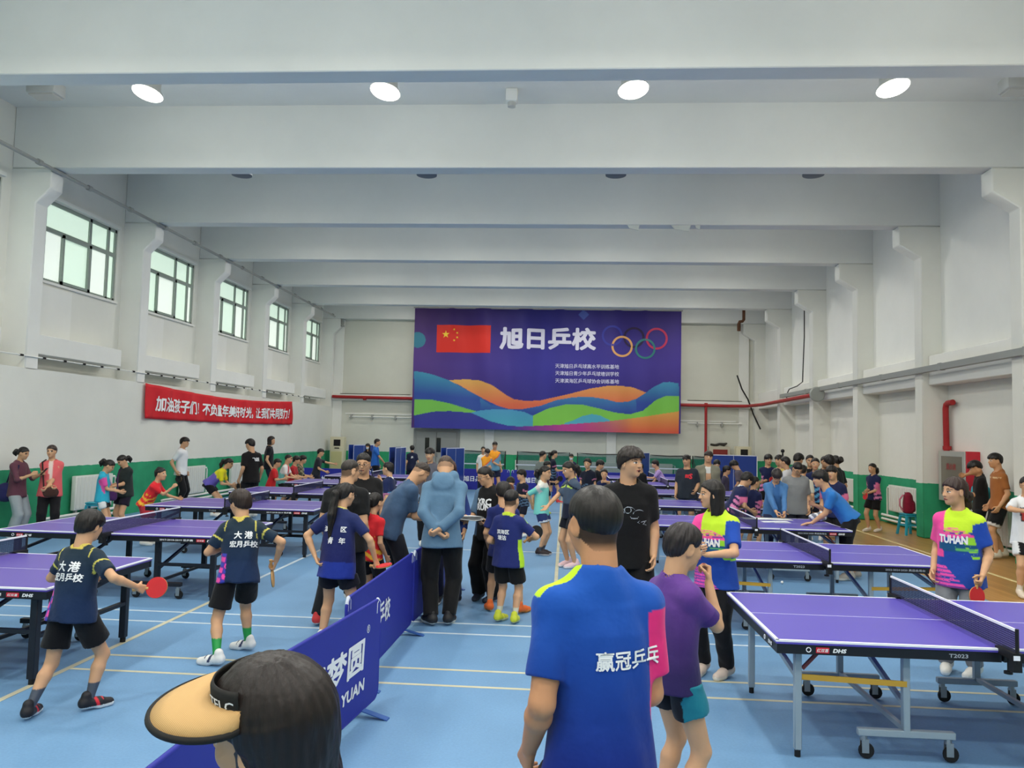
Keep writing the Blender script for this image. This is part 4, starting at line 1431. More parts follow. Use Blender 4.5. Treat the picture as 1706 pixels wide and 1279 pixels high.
def ellq(x, y, z, c, r):
    qx, qy, qz = x - f32(c[0]), y - f32(c[1]), z - f32(c[2])
    k0 = np.sqrt((qx / f32(r[0])) ** 2 + (qy / f32(r[1])) ** 2 + (qz / f32(r[2])) ** 2)
    k1 = np.sqrt((qx / f32(r[0] ** 2)) ** 2 + (qy / f32(r[1] ** 2)) ** 2 + (qz / f32(r[2] ** 2)) ** 2)
    return k0 * (k0 - 1) / (k1 + f32(1e-6))
def smn(a, b, k):
    h = np.clip(f32(.5) + (a - b) * f32(.5 / k), 0, 1)
    return a + (b - a) * h - f32(k) * h * (1 - h)
def smx(a, b, k):
    return -smn(-a, -b, k)
def capq(x, y, z, a, b, ra, rb):
    return cap(a, b, ra, rb)[2](x, y, z)

def head_q(x, y, z, fem):
    xa = np.abs(x)
    d = ellq(x, y, z, (0, -.06, .12), (.335, .425, .385))
    d = smn(d, ellq(x, y, z, (0, .10, -.16), (.272 - .015 * fem, .29, .35)), .12)
    d = smn(d, ellq(x, y, z, (0, .27, -.40), (.10, .09, .09)), .10)
    d = smn(d, ellq(xa, y, z, (.17, .24, -.10), (.09, .10, .10)), .08)          # cheeks
    d = smx(d, -ellq(xa, y, z, (.14, .46, .03), (.095, .10, .055)), .05)        # eye hollows
    d = smn(d, ellq(xa, y, z, (.14, .325, .02), (.062, .06, .04)), .02)         # eyeballs and lids
    d = smn(d, capq(x, y, z, (0, .36, .05), (0, .44, -.115), .03, .05), .045)   # nose
    d = smn(d, ellq(xa, y, z, (.048, .40, -.125), (.035, .04, .032)), .03)
    d = smn(d, ellq(x, y, z, (0, .365, -.245), (.10, .045, .026)), .025)        # lips
    d = smn(d, ellq(x, y, z, (0, .36, -.285), (.085, .045, .026)), .02)
    e = ellq(xa - (y + .08) * f32(.25), y, z, (.335, -.06, -.03), (.035, .105, .155))
    e = smx(e, -ellq(xa, y, z, (.40, -.045, -.01), (.04, .06, .10)), .02)
    d = smn(d, e, .03)
    return d

def hairline(y, z, hl, slope):
    # > 0 below the hairline
    return (f32(hl) + f32(slope) * y - z) * f32(.8)

def hair_q(x, y, z, st, seed):
    xa = np.abs(x)
    rg = np.random.RandomState(seed)
    ph = rg.uniform(0, 6.28, 4)
    kind = st.get('k', 'short')
    th = st.get('t', {'buzz': .022, 'short': .048, 'bowl': .07, 'mop': .09, 'pony': .035, 'bun': .035, 'long': .06, 'cap': .05}.get(kind, .05))
    d = ellq(x, y, z, (0, -.07, .13), (.335 + th, .425 + th, .385 + th * 1.1))
    if kind != 'buzz':
        d = smn(d, ellq(x, y, z, (0, -.22, -.1), (.27 + th, .235 + th, .30)), .08)
    hl = st.get('hl', {'buzz': .10, 'short': .02, 'bowl': -.07, 'mop': -.04, 'pony': .04, 'bun': .05, 'long': .02}.get(kind, .02))
    slope = st.get('s', {'buzz': .55, 'short': .72, 'bowl': .52, 'mop': .6, 'pony': .72, 'bun': .72, 'long': .78}.get(kind, .7))
    hln = hairline(y, z, hl, slope)
    if kind in ('buzz', 'short'):
        d = d + f32(th * (1.15 if kind == 'buzz' else .9)) * (1 - np.clip(-hln / f32(.26), 0, 1)) ** 2
    d = smx(d, hln, .03)
    if kind in ('short', 'bowl', 'mop', 'long') and st.get('bang', 1):
        b = ellq(x, y, z, (0, -.02, .16), (.345 + th, .42 + th, .36 + th))
        jag = f32(.03) * np.sin(x * 30 + ph[0]) if kind != 'long' else 0
        b = smx(b, (f32(st.get('bz', .17)) + jag - z), .02)
        d = smn(d, b, .03)
    # ears stay free for the short cuts
    if kind in ('short', 'buzz', 'pony', 'bun'):
        d = smx(d, -ellq(xa, y, z, (.40, -.03, -.03), (.12, .13, .17)), .03)
    if kind == 'bowl':
        d = smx(d, -ellq(xa, y, z, (.42, -.0, -.08), (.12, .12, .15)), .03)
    if kind == 'pony':
        h = st.get('ph', .12)
        L = st.get('pl', .95)
        sx = st.get('px', 0.)
        p = [(0, -.44, h), (sx * .3, -.66, h - .06), (sx * .7, -.70, h - .06 - L * .45), (sx, -.58, h - .06 - L)]
        r = (.10, .18, .19, .06)
        t_ = None
        for i in range(3):
            q = capq(x, y, z, p[i], p[i + 1], r[i], r[i + 1])
            t_ = q if t_ is None else smn(t_, q, .08)
        t_ = t_ + f32(.012) * np.sin(np.arctan2(y + .65, x + 1e-4) * 9 + ph[1])
        d = smn(d, t_, .04)
    if kind == 'twin':
        for s in (-1, 1):
            d = smn(d, capq(x, y, z, (s * .34, -.2, .2), (s * .46, -.2, -.3), .10, .06), .05)
    if kind == 'bun':
        bz, by = st.get('bunz', .34), st.get('buny', -.36)
        d = smn(d, ellq(x, y, z, (0, by, bz), (.15, .15, .14)), .04)
    if kind == 'long':
        L = st.get('L', .75)
        c = ellq(x, y, z * f32(.0) , (0, -.10, 0), (.37 + th * .6, .34 + th, 9.))
        wid = f32(1.) + f32(.10) * np.clip(-z, 0, 1)
        c = (np.sqrt((x / (f32(.385) * wid)) ** 2 + ((y + f32(.12)) / (f32(.36) * wid)) ** 2) - 1) * f32(.36)
        c = np.maximum(c, z - f32(.2))
        c = smx(c, -z - f32(L) + f32(.03) * np.sin(x * 25 + ph[2]), .05)
        c = smx(c, -(np.sqrt((x / f32(st.get('fw', .29))) ** 2 + ((y - f32(.28)) / f32(.36)) ** 2) - 1) * f32(.28), .03)
        c = np.maximum(c, y - f32(.12))
        d = smn(d, c, .06)
    # strands
    ang = np.arctan2(x, y + .06)
    d = d + f32(st.get('tex', .010)) * np.sin(ang * 23 + 5 * z + ph[0]) * np.sin(ang * 11 - 7 * z + ph[3])
    if kind in ('mop',):
        d = d + f32(.018) * np.sin(x * 21 + ph[0]) * np.sin(y * 19 + ph[1]) * np.sin(z * 17 + ph[2])
    return d

LIST = []
def person(px, Y, face, label, h=None, top=None, shirt=None, low=None, hair=None, **K):
    """One figure.  px, Y: where it stands (pixel column at depth Y).  face: 0 = back to the camera, 90 = faces the windows, 180 = faces the camera.
    h: standing height, or top: pixel row of the crown."""
    g = K.get
    top_px = g('topx', px)
    if h is None:
        h = at(top_px, top, y=Y)[2] / g('bow', 1.0)
    x0 = g('x', at(px, top if top is not None else 850, y=Y)[0])
    dist = math.hypot(x0, Y)
    # voxel by distance
    v = min(.026, max(.0075, .00135 * dist)) * g('res', 1.)
    kid = g('kid', max(0., min(1., (1.72 - h) / .45)) * .9)
    fem = g('fem', 0)
    fat = g('fat', 1.0)
    wide = g('wide', 1.0) * (1 - .07 * fem)
    seed = g('seed', int(px * 7 + Y * 13)) % 100000
    rg = np.random.RandomState(seed)
    hh = h * (.131 + .030 * kid)
    hipz = h * (.525 - .02 * kid)
    shz = h - hh - h * .048
    pel = V3([g('hx', 0.) * h, g('hy', 0.) * h, hipz - g('drop', 0.) * h])
    Mt = rotz(R(g('twist', 0.))) @ roty(R(g('side', 0.))) @ rotx(-R(g('lean', 2.)))
    TLn = shz - hipz
    chest = pel + Mt[:, 2] * TLn
    sw, hw = h * .090 * wide, h * .053 * wide
    shl = {1: chest + Mt @ V3([sw, -.004 * h, -.033 * h + h * g('shr', 0.)]), -1: chest + Mt @ V3([-sw, -.004 * h, -.033 * h])}
    nb = chest + Mt @ V3([0, -.008 * h, .018 * h])
    Mh = rotz(R(g('hyaw', 0.))) @ rotx(-R(g('nod', 3.))) @ roty(R(g('htilt', 0.)))
    fwd = rotz(R(g('twist', 0.)))[:, 1]
    hc = nb + (Mt[:, 2] * .35 + V3([0, 0, .65])) * (h * .044) + fwd * (.012 * h) + Mh @ V3([0, .02 * h, hh * .40])
    la, lf, lh = h * .168, h * .142, h * .106
    # arms: wrist targets in body coordinates / h
    W, E = {}, {}
    for s, key, dflt in ((1, 'rh', (.122, .04, .505 - .02 * kid)), (-1, 'lh', (-.122, .04, .505 - .02 * kid))):
        t = V3(g(key, dflt)) * h
        if g(key) is None:
            t = t + (chest - V3([0, 0, shz]))
        pole = V3(g(key + 'p', (s * .25, -.9, -.2)))
        E[s], W[s] = ik(shl[s], t, la, lf, pole)
    # legs
    lt, ls = hipz * .485, hipz * .435
    A, Kn, foot = {}, {}, {}
    for s, key, dflt in ((1, 'rf', (.065, 0., 8)), (-1, 'lf', (-.065, 0., -8))):
        fx, fy, fa = g(key, dflt)[:3]
        lift = g(key, dflt)[3] * h if len(g(key, dflt)) > 3 else 0.
        A[s] = V3([fx * h, fy * h, h * .046 + lift])
        hip = pel + V3([s * hw, 0, -.02 * h])
        Kn[s], A[s] = ik(hip, A[s], lt, ls, V3([s * .12 + math.sin(-R(fa)) * .3, 1, 0]))
        foot[s] = fa
    root = empty('person', (x0, Y, 0), R(face))
    tag(root, label, 'person', g('group'))
    skin = lin(g('skin', SKIN))
    skin = V3(skin) * rg.uniform(.93, 1.05)
    hcol = V3(lin(g('hc', HAIRC)))
    hst = dict(hair or {'k': 'short'})

    # ---------------- the body: one skin
    toq = lambda x, y, z: tuple(((x - f32(hc[0])) * f32(Mh[0, i]) + (y - f32(hc[1])) * f32(Mh[1, i]) + (z - f32(hc[2])) * f32(Mh[2, i])) / f32(hh) for i in range(3))
    headp = (hc - .62 * hh, hc + .62 * hh, lambda x, y, z: head_q(*toq(x, y, z), fem) * f32(hh))
    P = []
    nr = hh * (.262 - .045 * fem) * min(1.15, fat)
    P.append((cap(nb - Mt[:, 2] * .02 * h, hc + Mh @ V3([0, -.14, -.16]) * hh, nr * 1.06, nr * .98), .03 * h))
    P.append((gcyl(pel, Mt, TLn, [-.12, 0, .3, .6, .85, 1.0, 1.06], [.07 * h * fat, .088 * h * fat, .076 * h * fat, .088 * h * wide, .095 * h * wide, .06 * h, .02 * h], [.05 * h * fat, .062 * h * fat, .054 * h * fat, .06 * h * fat, .055 * h, .04 * h, .02 * h], bend=g('hunch', 0.) * h), .02 * h))
    ar = .0255 * h * (1 + (fat - 1) * .6) * (1 - .08 * fem - .08 * kid) * g('arm', 1.)
    for s in (1, -1):
        P.append((cap(shl[s], E[s], ar * 1.18, ar * .92), .025 * h))
        mid = E[s] * .72 + W[s] * .28
        P.append((cap(E[s], mid, ar * .90, ar * .95), .01 * h))
        P.append((cap(mid, W[s], ar * .95, ar * .60), .01 * h))
        hip = pel + V3([s * hw, 0, -.02 * h])
        lr = h * (1 + (fat - 1) * .5) * (1 - .06 * kid)
        P.append((cap(hip, Kn[s], .050 * lr, .033 * lr), .02 * h))
        cm = Kn[s] * .7 + A[s] * .3 - unit(np.cross(A[s] - Kn[s], [1, 0, 0])) * -.006 * h
        P.append((cap(Kn[s], cm, .030 * lr, .0335 * lr), .015 * h))
        P.append((cap(cm, A[s], .0335 * lr, .020 * lr), .01 * h))
        fd = rotz(R(foot[s]))[:, 1]
        P.append((cap(A[s] - fd * .02 * h, A[s] + fd * .07 * h - V3([0, 0, .02 * h]), .022 * h, .016 * h), .01 * h))
    # hands
    hand = {}
    HP = {1: [], -1: []}
    for s, key in ((1, 'r'), (-1, 'l')):
        d0 = unit(W[s] - E[s])
        d = unit(g(key + 'hd', d0)) if g(key + 'hd') is not None else d0
        nrm = V3(g(key + 'hn', (-s, .25, .1)))
        nrm = unit(nrm - d * (nrm @ d))
        sd = np.cross(d, nrm) * s
        L = lh
        curl = R(g(key + 'c', 24))
        w = W[s]
        offs = (.165, .058, -.05, -.150)
        lens = (.42, .47, .43, .34)
        kn = [w + d * L * (.50 - .02 * abs(i - 1.2)) + sd * L * o for i, o in enumerate(offs)]
        wb = [w + d * L * .08 + sd * L * o * .55 for o in offs]
        for i in range(4):
            HP[s].append((cap(wb[i], kn[i], L * .085, L * .072), L * .05))
        for i in range(4):
            p = kn[i]
            a = 0
            spread = sd * (offs[i] * .35 * math.cos(curl))
            for j, fr in enumerate((.44, .31, .25)):
                a += curl * (1.0, 1.1, .8)[j] * (1 + .12 * i * (1 if curl < 1 else 0))
                dr = unit(d * math.cos(a) + nrm * math.sin(a) + spread * .4)
                q = p + dr * L * lens[i] * fr
                HP[s].append((cap(p, q, L * (.052 - .005 * j), L * (.047 - .005 * j)), L * .016))
                p = q
        tb = w + d * L * .14 + sd * L * .14 + nrm * L * .03
        t1 = tb + unit(d * .62 + sd * .62 + nrm * (.25 + .4 * math.sin(min(curl, 1.3)))) * L * .24
        t2 = t1 + unit(d * .85 + sd * (.25 - .5 * math.sin(min(curl, 1.3))) + nrm * (.2 + .7 * math.sin(min(curl, 1.3)))) * L * .22
        HP[s].append((cap(tb, t1, L * .075, L * .058), L * .04))
        HP[s].append((cap(t1, t2, L * .056, L * .045), L * .016))
        cen = w + d * L * .5 + nrm * L * .12
        hand[s] = dict(w=w, d=d, n=nrm, s=sd, c=cen, L=L, grip=w + d * L * .46 + nrm * L * .16)
    allp = P + [(headp, .02 * h)] + [q for s in (1, -1) for q in HP[s]]
    lo = np.min([p[0][0] for p in allp], 0)
    hi = np.max([p[0][1] for p in allp], 0)
    vh = min(v, max(.0042, hh * .021, .0009 * dist))
    vhand = min(v, max(.0040, lh * .032))
    boxes = [(hc - .60 * hh, hc + .60 * hh, vh)]
    for s in (1, -1):
        c = hand[s]['c']
        boxes.append((c - .68 * lh, c + .68 * lh, vhand))
    def inside(Pt, b, pad=0.):
        return ((Pt > b[0] - pad) & (Pt < b[1] + pad)).all(1)
    fb = Field(lo, hi, v)
    for p, k in P:
        fb.add(p, k)
    fb.add(headp, .02 * h)
    parts = [fb.nets(lambda Pt: ~(inside(Pt, boxes[0]) | inside(Pt, boxes[1]) | inside(Pt, boxes[2])))]
    for bi, b in enumerate(boxes):
        ff = Field(b[0] - v, b[1] + v, b[2])
        for p, k in P:
            if (p[0] < b[1] + 2 * v).all() and (p[1] > b[0] - 2 * v).all():
                ff.add(p, k)
        if bi == 0:
            ff.add(headp, .02 * h)
        else:
            for p, k in HP[1 if bi == 1 else -1]:
                ff.add(p, k)
        parts.append(ff.nets(lambda Pt: inside(Pt, b, v * 2.2), 1 if bi == 0 else 0))
    sock = g('sock')
    brow = g('brow', 1)
    def skincol(V):
        C = np.tile(skin, (len(V), 1))
        q = ((V - hc) @ Mh) / hh
        x, y, z = np.abs(q[:, 0]), q[:, 1], q[:, 2]
        hd = (np.abs(q) < .62).all(1) & (z > -.5)
        C[hd & (((x - .045) / .035) ** 2 + ((z + .15) / .012) ** 2 < 1) & (y > .3)] = skin * .45
        C[hd & ((q[:, 0] / .105) ** 2 + ((z + .265) / .034) ** 2 < 1) & (y > .28)] = V3(lin((178, 92, 86)))
        C[hd & ((q[:, 0] / .095) ** 2 + ((z + .263) / .009) ** 2 < 1) & (y > .28)] = V3(lin((96, 44, 44)))
        if g('mouth'):
            C[hd & ((q[:, 0] / .06) ** 2 + ((z + .28) / .045) ** 2 < 1) & (y > .25)] = V3(lin((70, 26, 28)))
        if g('mask'):
            C[hd & (z < -.08) & (z > -.42) & (y > .05)] = V3(lin((232, 236, 238)))
        e = ((x - .14) / .072) ** 2 + ((z - .02) / .030) ** 2
        if not g('shut'):
            C[hd & (e < 1) & (y > .2)] = V3(lin((226, 220, 214)))
            C[hd & (((x - .14) / .034) ** 2 + ((z - .02) / .030) ** 2 < 1) & (y > .2)] = V3(lin((26, 18, 16)))
        C[hd & (np.abs(z - .052 + (x - .14) ** 2 * 3) < .012) & (x > .06) & (x < .22) & (y > .2)] = V3(lin((30, 22, 20)))
        if brow:
            C[hd & (np.abs(z - .125 + (x - .13) ** 2 * 2.5) < .019) & (x > .05) & (x < .24) & (y > .2)] = V3(lin((38, 30, 27))) * .6 + skin * .12
        if hst.get('scalp', 1) and hst.get('k') != 'bald':
            sc = hd & (z > hst.get('shl', .06) + .72 * y) & (z > -.36)
            ear = ((x - .36) / .10) ** 2 + ((y + .05) / .13) ** 2 + ((z + .03) / .17) ** 2 < 1
            mixk = hst.get('sm', .85)
            mk_ = (mixk * np.clip((z + .40) / .16, 0, 1))[:, None]
            C[sc & ~ear] = (skin * (1 - mk_) + hcol * mk_)[sc & ~ear]
        if sock:
            sc, sz = V3(lin(sock[0])), sock[1] * h
            for s in (1, -1):
                m = (V[:, 2] < A[s][2] + sz) & (np.linalg.norm(V[:, :2] - A[s][:2], axis=1) < .09 * h)
                C[m] = sc
        return C
    body = make_mesh('body', parts, skincol, M_SKIN, root)

    # ---------------- hair
    if hst.get('k') not in ('bald', 'none'):
        Lx = hst.get('L', .75) if hst.get('k') == 'long' else (hst.get('pl', .95) if hst.get('k') == 'pony' else .55)
        ext = V3([.62, .95, .75])
        cor = V3([[sx * .62, sy, sz] for sx in (-1, 1) for sy in (-.95, .6) for sz in (-Lx - .12, .72)]) @ Mh.T * hh + hc
        fh = Field(cor.min(0), cor.max(0), max(.0042, min(v, hh * .024, .0011 * dist)))
        fh.F = (hair_q(*toq(*fh.grid()), hst, seed) * f32(hh)).astype(f32)
        o_ = fh.nets(None, 1)
        tint = V3(lin(hst.get('tint', g('hc', HAIRC))))
        def haircol(V):
            q = ((V - hc) @ Mh) / hh
            w = .5 + .5 * np.sin(np.arctan2(q[:, 0], q[:, 1] + .06) * 31 + q[:, 2] * 9)
            C = hcol * (.8 + .5 * w[:, None])
            if hst.get('k') == 'pony':
                tie = np.linalg.norm(q - V3([0, -.47, hst.get('ph', .12)]), axis=1) < .12
                C[tie] = V3(lin(hst.get('tie', (30, 30, 40))))
            if hst.get('band'):
                b = (np.abs(q[:, 2] - .30 + .35 * q[:, 1]) < .05) & (q[:, 1] > -.3)
                C[b] = V3(lin(hst['band']))
            return C
        if len(o_[1]):
            make_mesh('hair', [o_], haircol, M_HAIR, root)
    # glasses
    if g('glasses'):
        gm = MB()
        def hp(x, y, z):
            return Vector(hc + Mh @ V3([x, y, z]) * hh)
        for s in (-1, 1):
            gm.tube([hp(s * .15 + .105 * math.cos(q), .43, .01 + .075 * math.sin(q)) for q in np.linspace(0, 6.283, 15)[:-1]], .010 * hh, 5, closed=True)
            gm.tube([hp(s * .25, .42, .03), hp(s * .365, .2, .03), hp(s * .385, -.05, .02)], .010 * hh, 5)
        gm.tube([hp(-.045, .435, .02), hp(0, .455, .03), hp(.045, .435, .02)], .010 * hh, 5)
        gm.build('glasses', mat('dark spectacle frame', g('glasses') if isinstance(g('glasses'), tuple) else (34, 34, 38), .35, .5), root)

    # ---------------- the shirt
    sleeve = {}
    Fs = None
    if shirt is not None:
        sh = dict(shirt)
        hem = sh.get('hem', -.20)
        loose = sh.get('loose', 1.0) * h
        sl = sh.get('sl', .62)                 # sleeve length along upper arm; above 1 it covers the forearm
        ts = [hem, hem + .12, .22, .5, .74, .9, 1.0, 1.075]
        aw = V3([.116 * fat, .112 * fat, .098 * fat, .097 * max(fat * .96, wide), .099 * wide * max(1, fat * .97), .088 * wide, .060, .03]) * loose
        bw = V3([.092 * fat, .088 * fat, .076 * fat, .075 * fat, .073 * max(1, fat * .97), .061, .046, .034]) * loose
        cl = []
        cl.append((gcyl(pel, Mt, TLn, ts, aw, bw, [.004 * h * (fat - 1) * 10] * 4 + [0] * 4, bend=g('hunch', 0.) * h), 0))
        for s in (1, -1):
            cl.append((cap(nb - Mt[:, 2] * .012 * h, shl[s] + Mt @ V3([0, 0, .002 * h]), .036 * h, .034 * h), .035 * h))
        lo = np.min([p[0][0] for p in cl] + [np.minimum(shl[s], np.minimum(E[s], W[s] if sl > 1 else E[s])) - .05 * h for s in (1, -1)], 0)
        hi = np.max([p[0][1] for p in cl] + [np.maximum(shl[s], np.maximum(E[s], W[s] if sl > 1 else E[s])) + .05 * h for s in (1, -1)], 0)
        vs = v if dist > 6 else v * .85
        Fs = Field(lo - .01, hi + .01, vs)
        for p, k in cl:
            Fs.add(p, k)
        for s in (1, -1):
            fl = Field(lo - .01, hi + .01, vs)
            sr = ar * (1.06 + .42 * (sh.get('sr', 1.55) - 1.06))
            if sl <= 1:
                end = shl[s] + (E[s] - shl[s]) * sl
                fl.add(cap(shl[s], end + unit(E[s] - shl[s]) * .05 * h, max(.036 * h, sr * .95), sr * 1.04))
                fl.plane(end, E[s] - shl[s])
            else:
                fl.add(cap(shl[s], E[s], max(.036 * h, sr * .92), sr * .84))
                fl.add(cap(E[s], W[s] + unit(W[s] - E[s]) * .05 * h, sr * .84, sr * .62), .015 * h)
                fl.plane(E[s] + (W[s] - E[s]) * min(.97, sl - 1), W[s] - E[s])
            sleeve[s] = sl
            k = .022 * h
            hmix = np.clip(f32(.5) + (Fs.F - fl.F) * f32(.5 / k), 0, 1)
            Fs.F = Fs.F + (fl.F - Fs.F) * hmix - f32(k) * hmix * (1 - hmix)
            if sl <= 1:
                # keep the cuff crisp
                pass
        if sh.get('hood'):
            Fs.add(ell(nb + Mt @ V3([0, -.042, -.015]) * h, Mt @ rotx(R(-20)), V3([.066, .018, .05]) * h), .02 * h)
            Fs.add(cap(nb + Mt @ V3([-.05, .02, .02]) * h, nb + Mt @ V3([.05, .02, .02]) * h, .03 * h, .03 * h), .03 * h)
        wr = sh.get('wr', .0062)
        gx_, gy_, gz_ = Fs.grid()
        nz_ = rnoise(seed, wr * (h / 1.7), 1.0 / (.028 * h))
        n2_ = rnoise(seed + 1, wr * .8 * (h / 1.7), 1.0 / (.06 * h))
        near = np.abs(Fs.F) < .06
        Fs.F = Fs.F + np.where(near, nz_(gx_, gy_, gz_ * f32(.45)) + n2_(gx_, gy_, gz_ * f32(.5)), 0).astype(f32)
        # neck opening and flat hem
        upn = hc + Mh @ V3([0, -.08, -.16]) * hh
        nk = unit(upn - nb)
        ncut = sh.get('nk', 1.0)
        Fs.cut(cap(nb - nk * .002 * h + fwd * .006 * h, nb + nk * .09 * h + fwd * .02 * h, nr * 1.14 * ncut, nr * 1.5 * ncut), .004 * h)
        if sh.get('v'):
            Fs.cut(cap(nb + Mt @ V3([0, .05, .03]) * h, nb + Mt @ V3([0, .082, -.055]) * h, .030 * h, .010 * h))
        if sh.get('open'):
            Fs.cut(gcyl(pel + Mt @ V3([0, .085 * h, 0]), Mt, TLn, [-.3, .4, .9, 1.1], V3([.045, .035, .03, .05]) * h, V3([.05, .05, .06, .08]) * h))
        # clip by hem plane
        hp0 = pel + Mt[:, 2] * hem * TLn
        Fs.plane(hp0, -(Mt[:, 2] * .6 + V3([0, 0, .4])))
        cA = V3(lin(sh.get('c', (60, 60, 70))))
        cfn = sh.get('f')
        trim = sh.get('collar')
        def loc(V):
            q = (V - pel) @ Mt
            u, w, t = q[:, 0] / h, q[:, 1] / h, q[:, 2] / TLn
            arm = np.zeros(len(V))
            for s in (1, -1):
                dd = E[s] - shl[s]
                tt = np.clip(((V - shl[s]) @ dd) / (dd @ dd), 0, 1)
                ds = np.linalg.norm(V - shl[s] - tt[:, None] * dd, axis=1)
                if sl > 1:
                    d2 = W[s] - E[s]
                    t2 = np.clip(((V - E[s]) @ d2) / (d2 @ d2), 0, 1)
                    ds2 = np.linalg.norm(V - E[s] - t2[:, None] * d2, axis=1)
                    tt = np.where(ds2 < ds, 1 + t2, tt)
                    ds = np.minimum(ds, ds2)
                on = (ds < .058 * h) & (tt > .04) & (np.abs(u) > .080 * wide)
                arm = np.where(on, s * np.maximum(tt, .01), arm)
            return u, w, t, arm
        def shirtcol(V):
            C = np.tile(cA, (len(V), 1))
            u, w, t, arm = loc(V)
            if cfn:
                cfn(C, u, w, t, arm, lambda *c: V3(lin(c)))
            if trim is not None:
                al = (V - nb) @ nk
                r = np.linalg.norm(np.cross(V - nb, nk), axis=1) - nr * ncut * (1.14 + .36 * np.clip(al / (.09 * h), 0, 1))
                C[(r < .0065 * h) & (al > -.02 * h)] = V3(lin(trim))
            return C
        so = make_mesh('jacket' if sh.get('open') else ('hoodie' if sh.get('hood') else 'shirt'), [Fs.nets(None, 1)], shirtcol, M_CLOTH, root)
        if sh.get('open'):
            inner = gcyl(pel, Mt, TLn, [hem + .12, .3, .74, .95, 1.03], V3([.088, .086, .09, .07, .045]) * h, V3([.070, .069, .068, .056, .042]) * h)
            fi = Field(inner[0], inner[1], v)
            fi.add(inner)
            fi.cut(cap(nb, nb + nk * .09 * h, nr * 1.25, nr * 1.6))
            make_mesh('undershirt', [fi.nets(None, 1)], lambda V: np.tile(V3(lin(sh['open'])), (len(V), 1)), M_CLOTH, root)
        # printed words: (text, u, t, width, side, colour) in body units
        for (body_, u0, t0, wd_, side_, *rest) in sh.get('print', ()):
            cm = rest[0] if rest else WHITE
            bold_ = rest[1] if len(rest) > 1 else .02
            hgt = rest[2] if len(rest) > 2 else None
            fd = Mt[:, 1] * side_
            xd = -Mt[:, 0] * side_
            org = pel + Mt @ V3([u0 * h, side_ * .30 * h, t0 * TLn])
            def warp(Pw, fd=fd):
                Pw = Pw.copy()
                d = np.zeros(len(Pw))
                for _ in range(60):
                    f = Fs.sample(Pw - fd * d[:, None])
                    step = np.clip(f * .7, 0, .05)
                    if step.max() < 5e-4:
                        break
                    d += step
                bad = np.abs(Fs.sample(Pw - fd * d[:, None])) > .012
                Pw = Pw - fd * (d[:, None] - max(.004, .0004 * dist))
                Pw[bad] = np.nan
                return Pw
            writing('lettering', body_, org, xd, Mt[:, 2], w=wd_ * h, h=None if hgt is None else hgt * h, m=cm, parent=so, bold=bold_, cuts=.035 * h, warp=warp)
        for fn_ in sh.get('extra', ()):
            fn_(so, pel, Mt, TLn, h, Fs)

    # ---------------- shorts, trousers
    if low is not None:
        lw = dict(low)
        c = V3(lin(lw.get('c', (22, 22, 26))))
        ln = lw.get('len', .72)               # 1 = knee, 2 = ankle
        rr = h * lw.get('r', 1.) * (1 + (fat - 1) * .6)
        cl = [(gcyl(pel, np.eye(3) * .5 + Mt * .5, TLn, [-.16, -.02, .12, .26], V3([.092, .096, .086, .070]) * rr, V3([.066, .070, .060, .048]) * rr), 0)]
        legs = []
        for s in (1, -1):
            hip = pel + V3([s * hw * 1.02, 0, -.005 * h])
            if ln <= 1:
                e = hip + (Kn[s] - hip) * ln
                legs.append((s, [cap(hip, e + unit(Kn[s] - hip) * .04 * h, .058 * rr, .060 * rr * lw.get('flare', 1.))], e, Kn[s] - hip))
            else:
                e = Kn[s] + (A[s] - Kn[s]) * min(1.12, ln - 1)
                legs.append((s, [cap(hip, Kn[s], .058 * rr, .046 * rr), cap(Kn[s], e + unit(A[s] - Kn[s]) * .03 * h, .046 * rr, lw.get('cuff', .038) * rr)], e, A[s] - Kn[s]))
        lo = np.min([cl[0][0][0]] + [q[0] for L_ in legs for q in L_[1]], 0)
        hi = np.max([cl[0][0][1]] + [q[1] for L_ in legs for q in L_[1]], 0)
        Fl = Field(lo, hi, v)
        Fl.add(cl[0][0])
        for s, ps, e, n in legs:
            fl = Field(lo, hi, v)
            for q in ps:
                fl.add(q, .01 * h)
            fl.plane(e, n)
            k = .012 * h
            hm = np.clip(f32(.5) + (Fl.F - fl.F) * f32(.5 / k), 0, 1)
            Fl.F = Fl.F + (fl.F - Fl.F) * hm - f32(k) * hm * (1 - hm)
        if shirt is not None and not dict(shirt).get('open'):
            Fl.plane(hp0 + V3([0, 0, .030 * h]), (0, 0, 1))
        nz_ = rnoise(seed + 5, .004 * h / 1.7, 1.0 / (.03 * h))
        near = np.abs(Fl.F) < .05
        Fl.F = Fl.F + np.where(near, nz_(*Fl.grid()), 0).astype(f32)
        lf_ = lw.get('f')
        def lowcol(V):
            C = np.tile(c, (len(V), 1))
            if lf_:
                s = np.where(V[:, 0] > pel[0], 1, -1)
                kd = np.zeros(len(V))
                for q in (1, -1):
                    hip = pel + V3([q * hw, 0, 0])
                    n = unit(legs[0 if q == 1 else 1][3])
                    dist_e = -(V - legs[0 if q == 1 else 1][2]) @ n
                    kd = np.where(s == q, dist_e / h, kd)
                lf_(C, (V[:, 0] - pel[0]) / h, (V[:, 1] - pel[1]) / h, kd, lambda *c_: V3(lin(c_)))
            return C
        make_mesh('trousers' if ln > 1.2 else 'shorts', [Fl.nets(None, 1)], lowcol, M_CLOTH, root)

    # ---------------- shoes
    shoe = g('shoe', ((236, 236, 232), (240, 240, 238)))
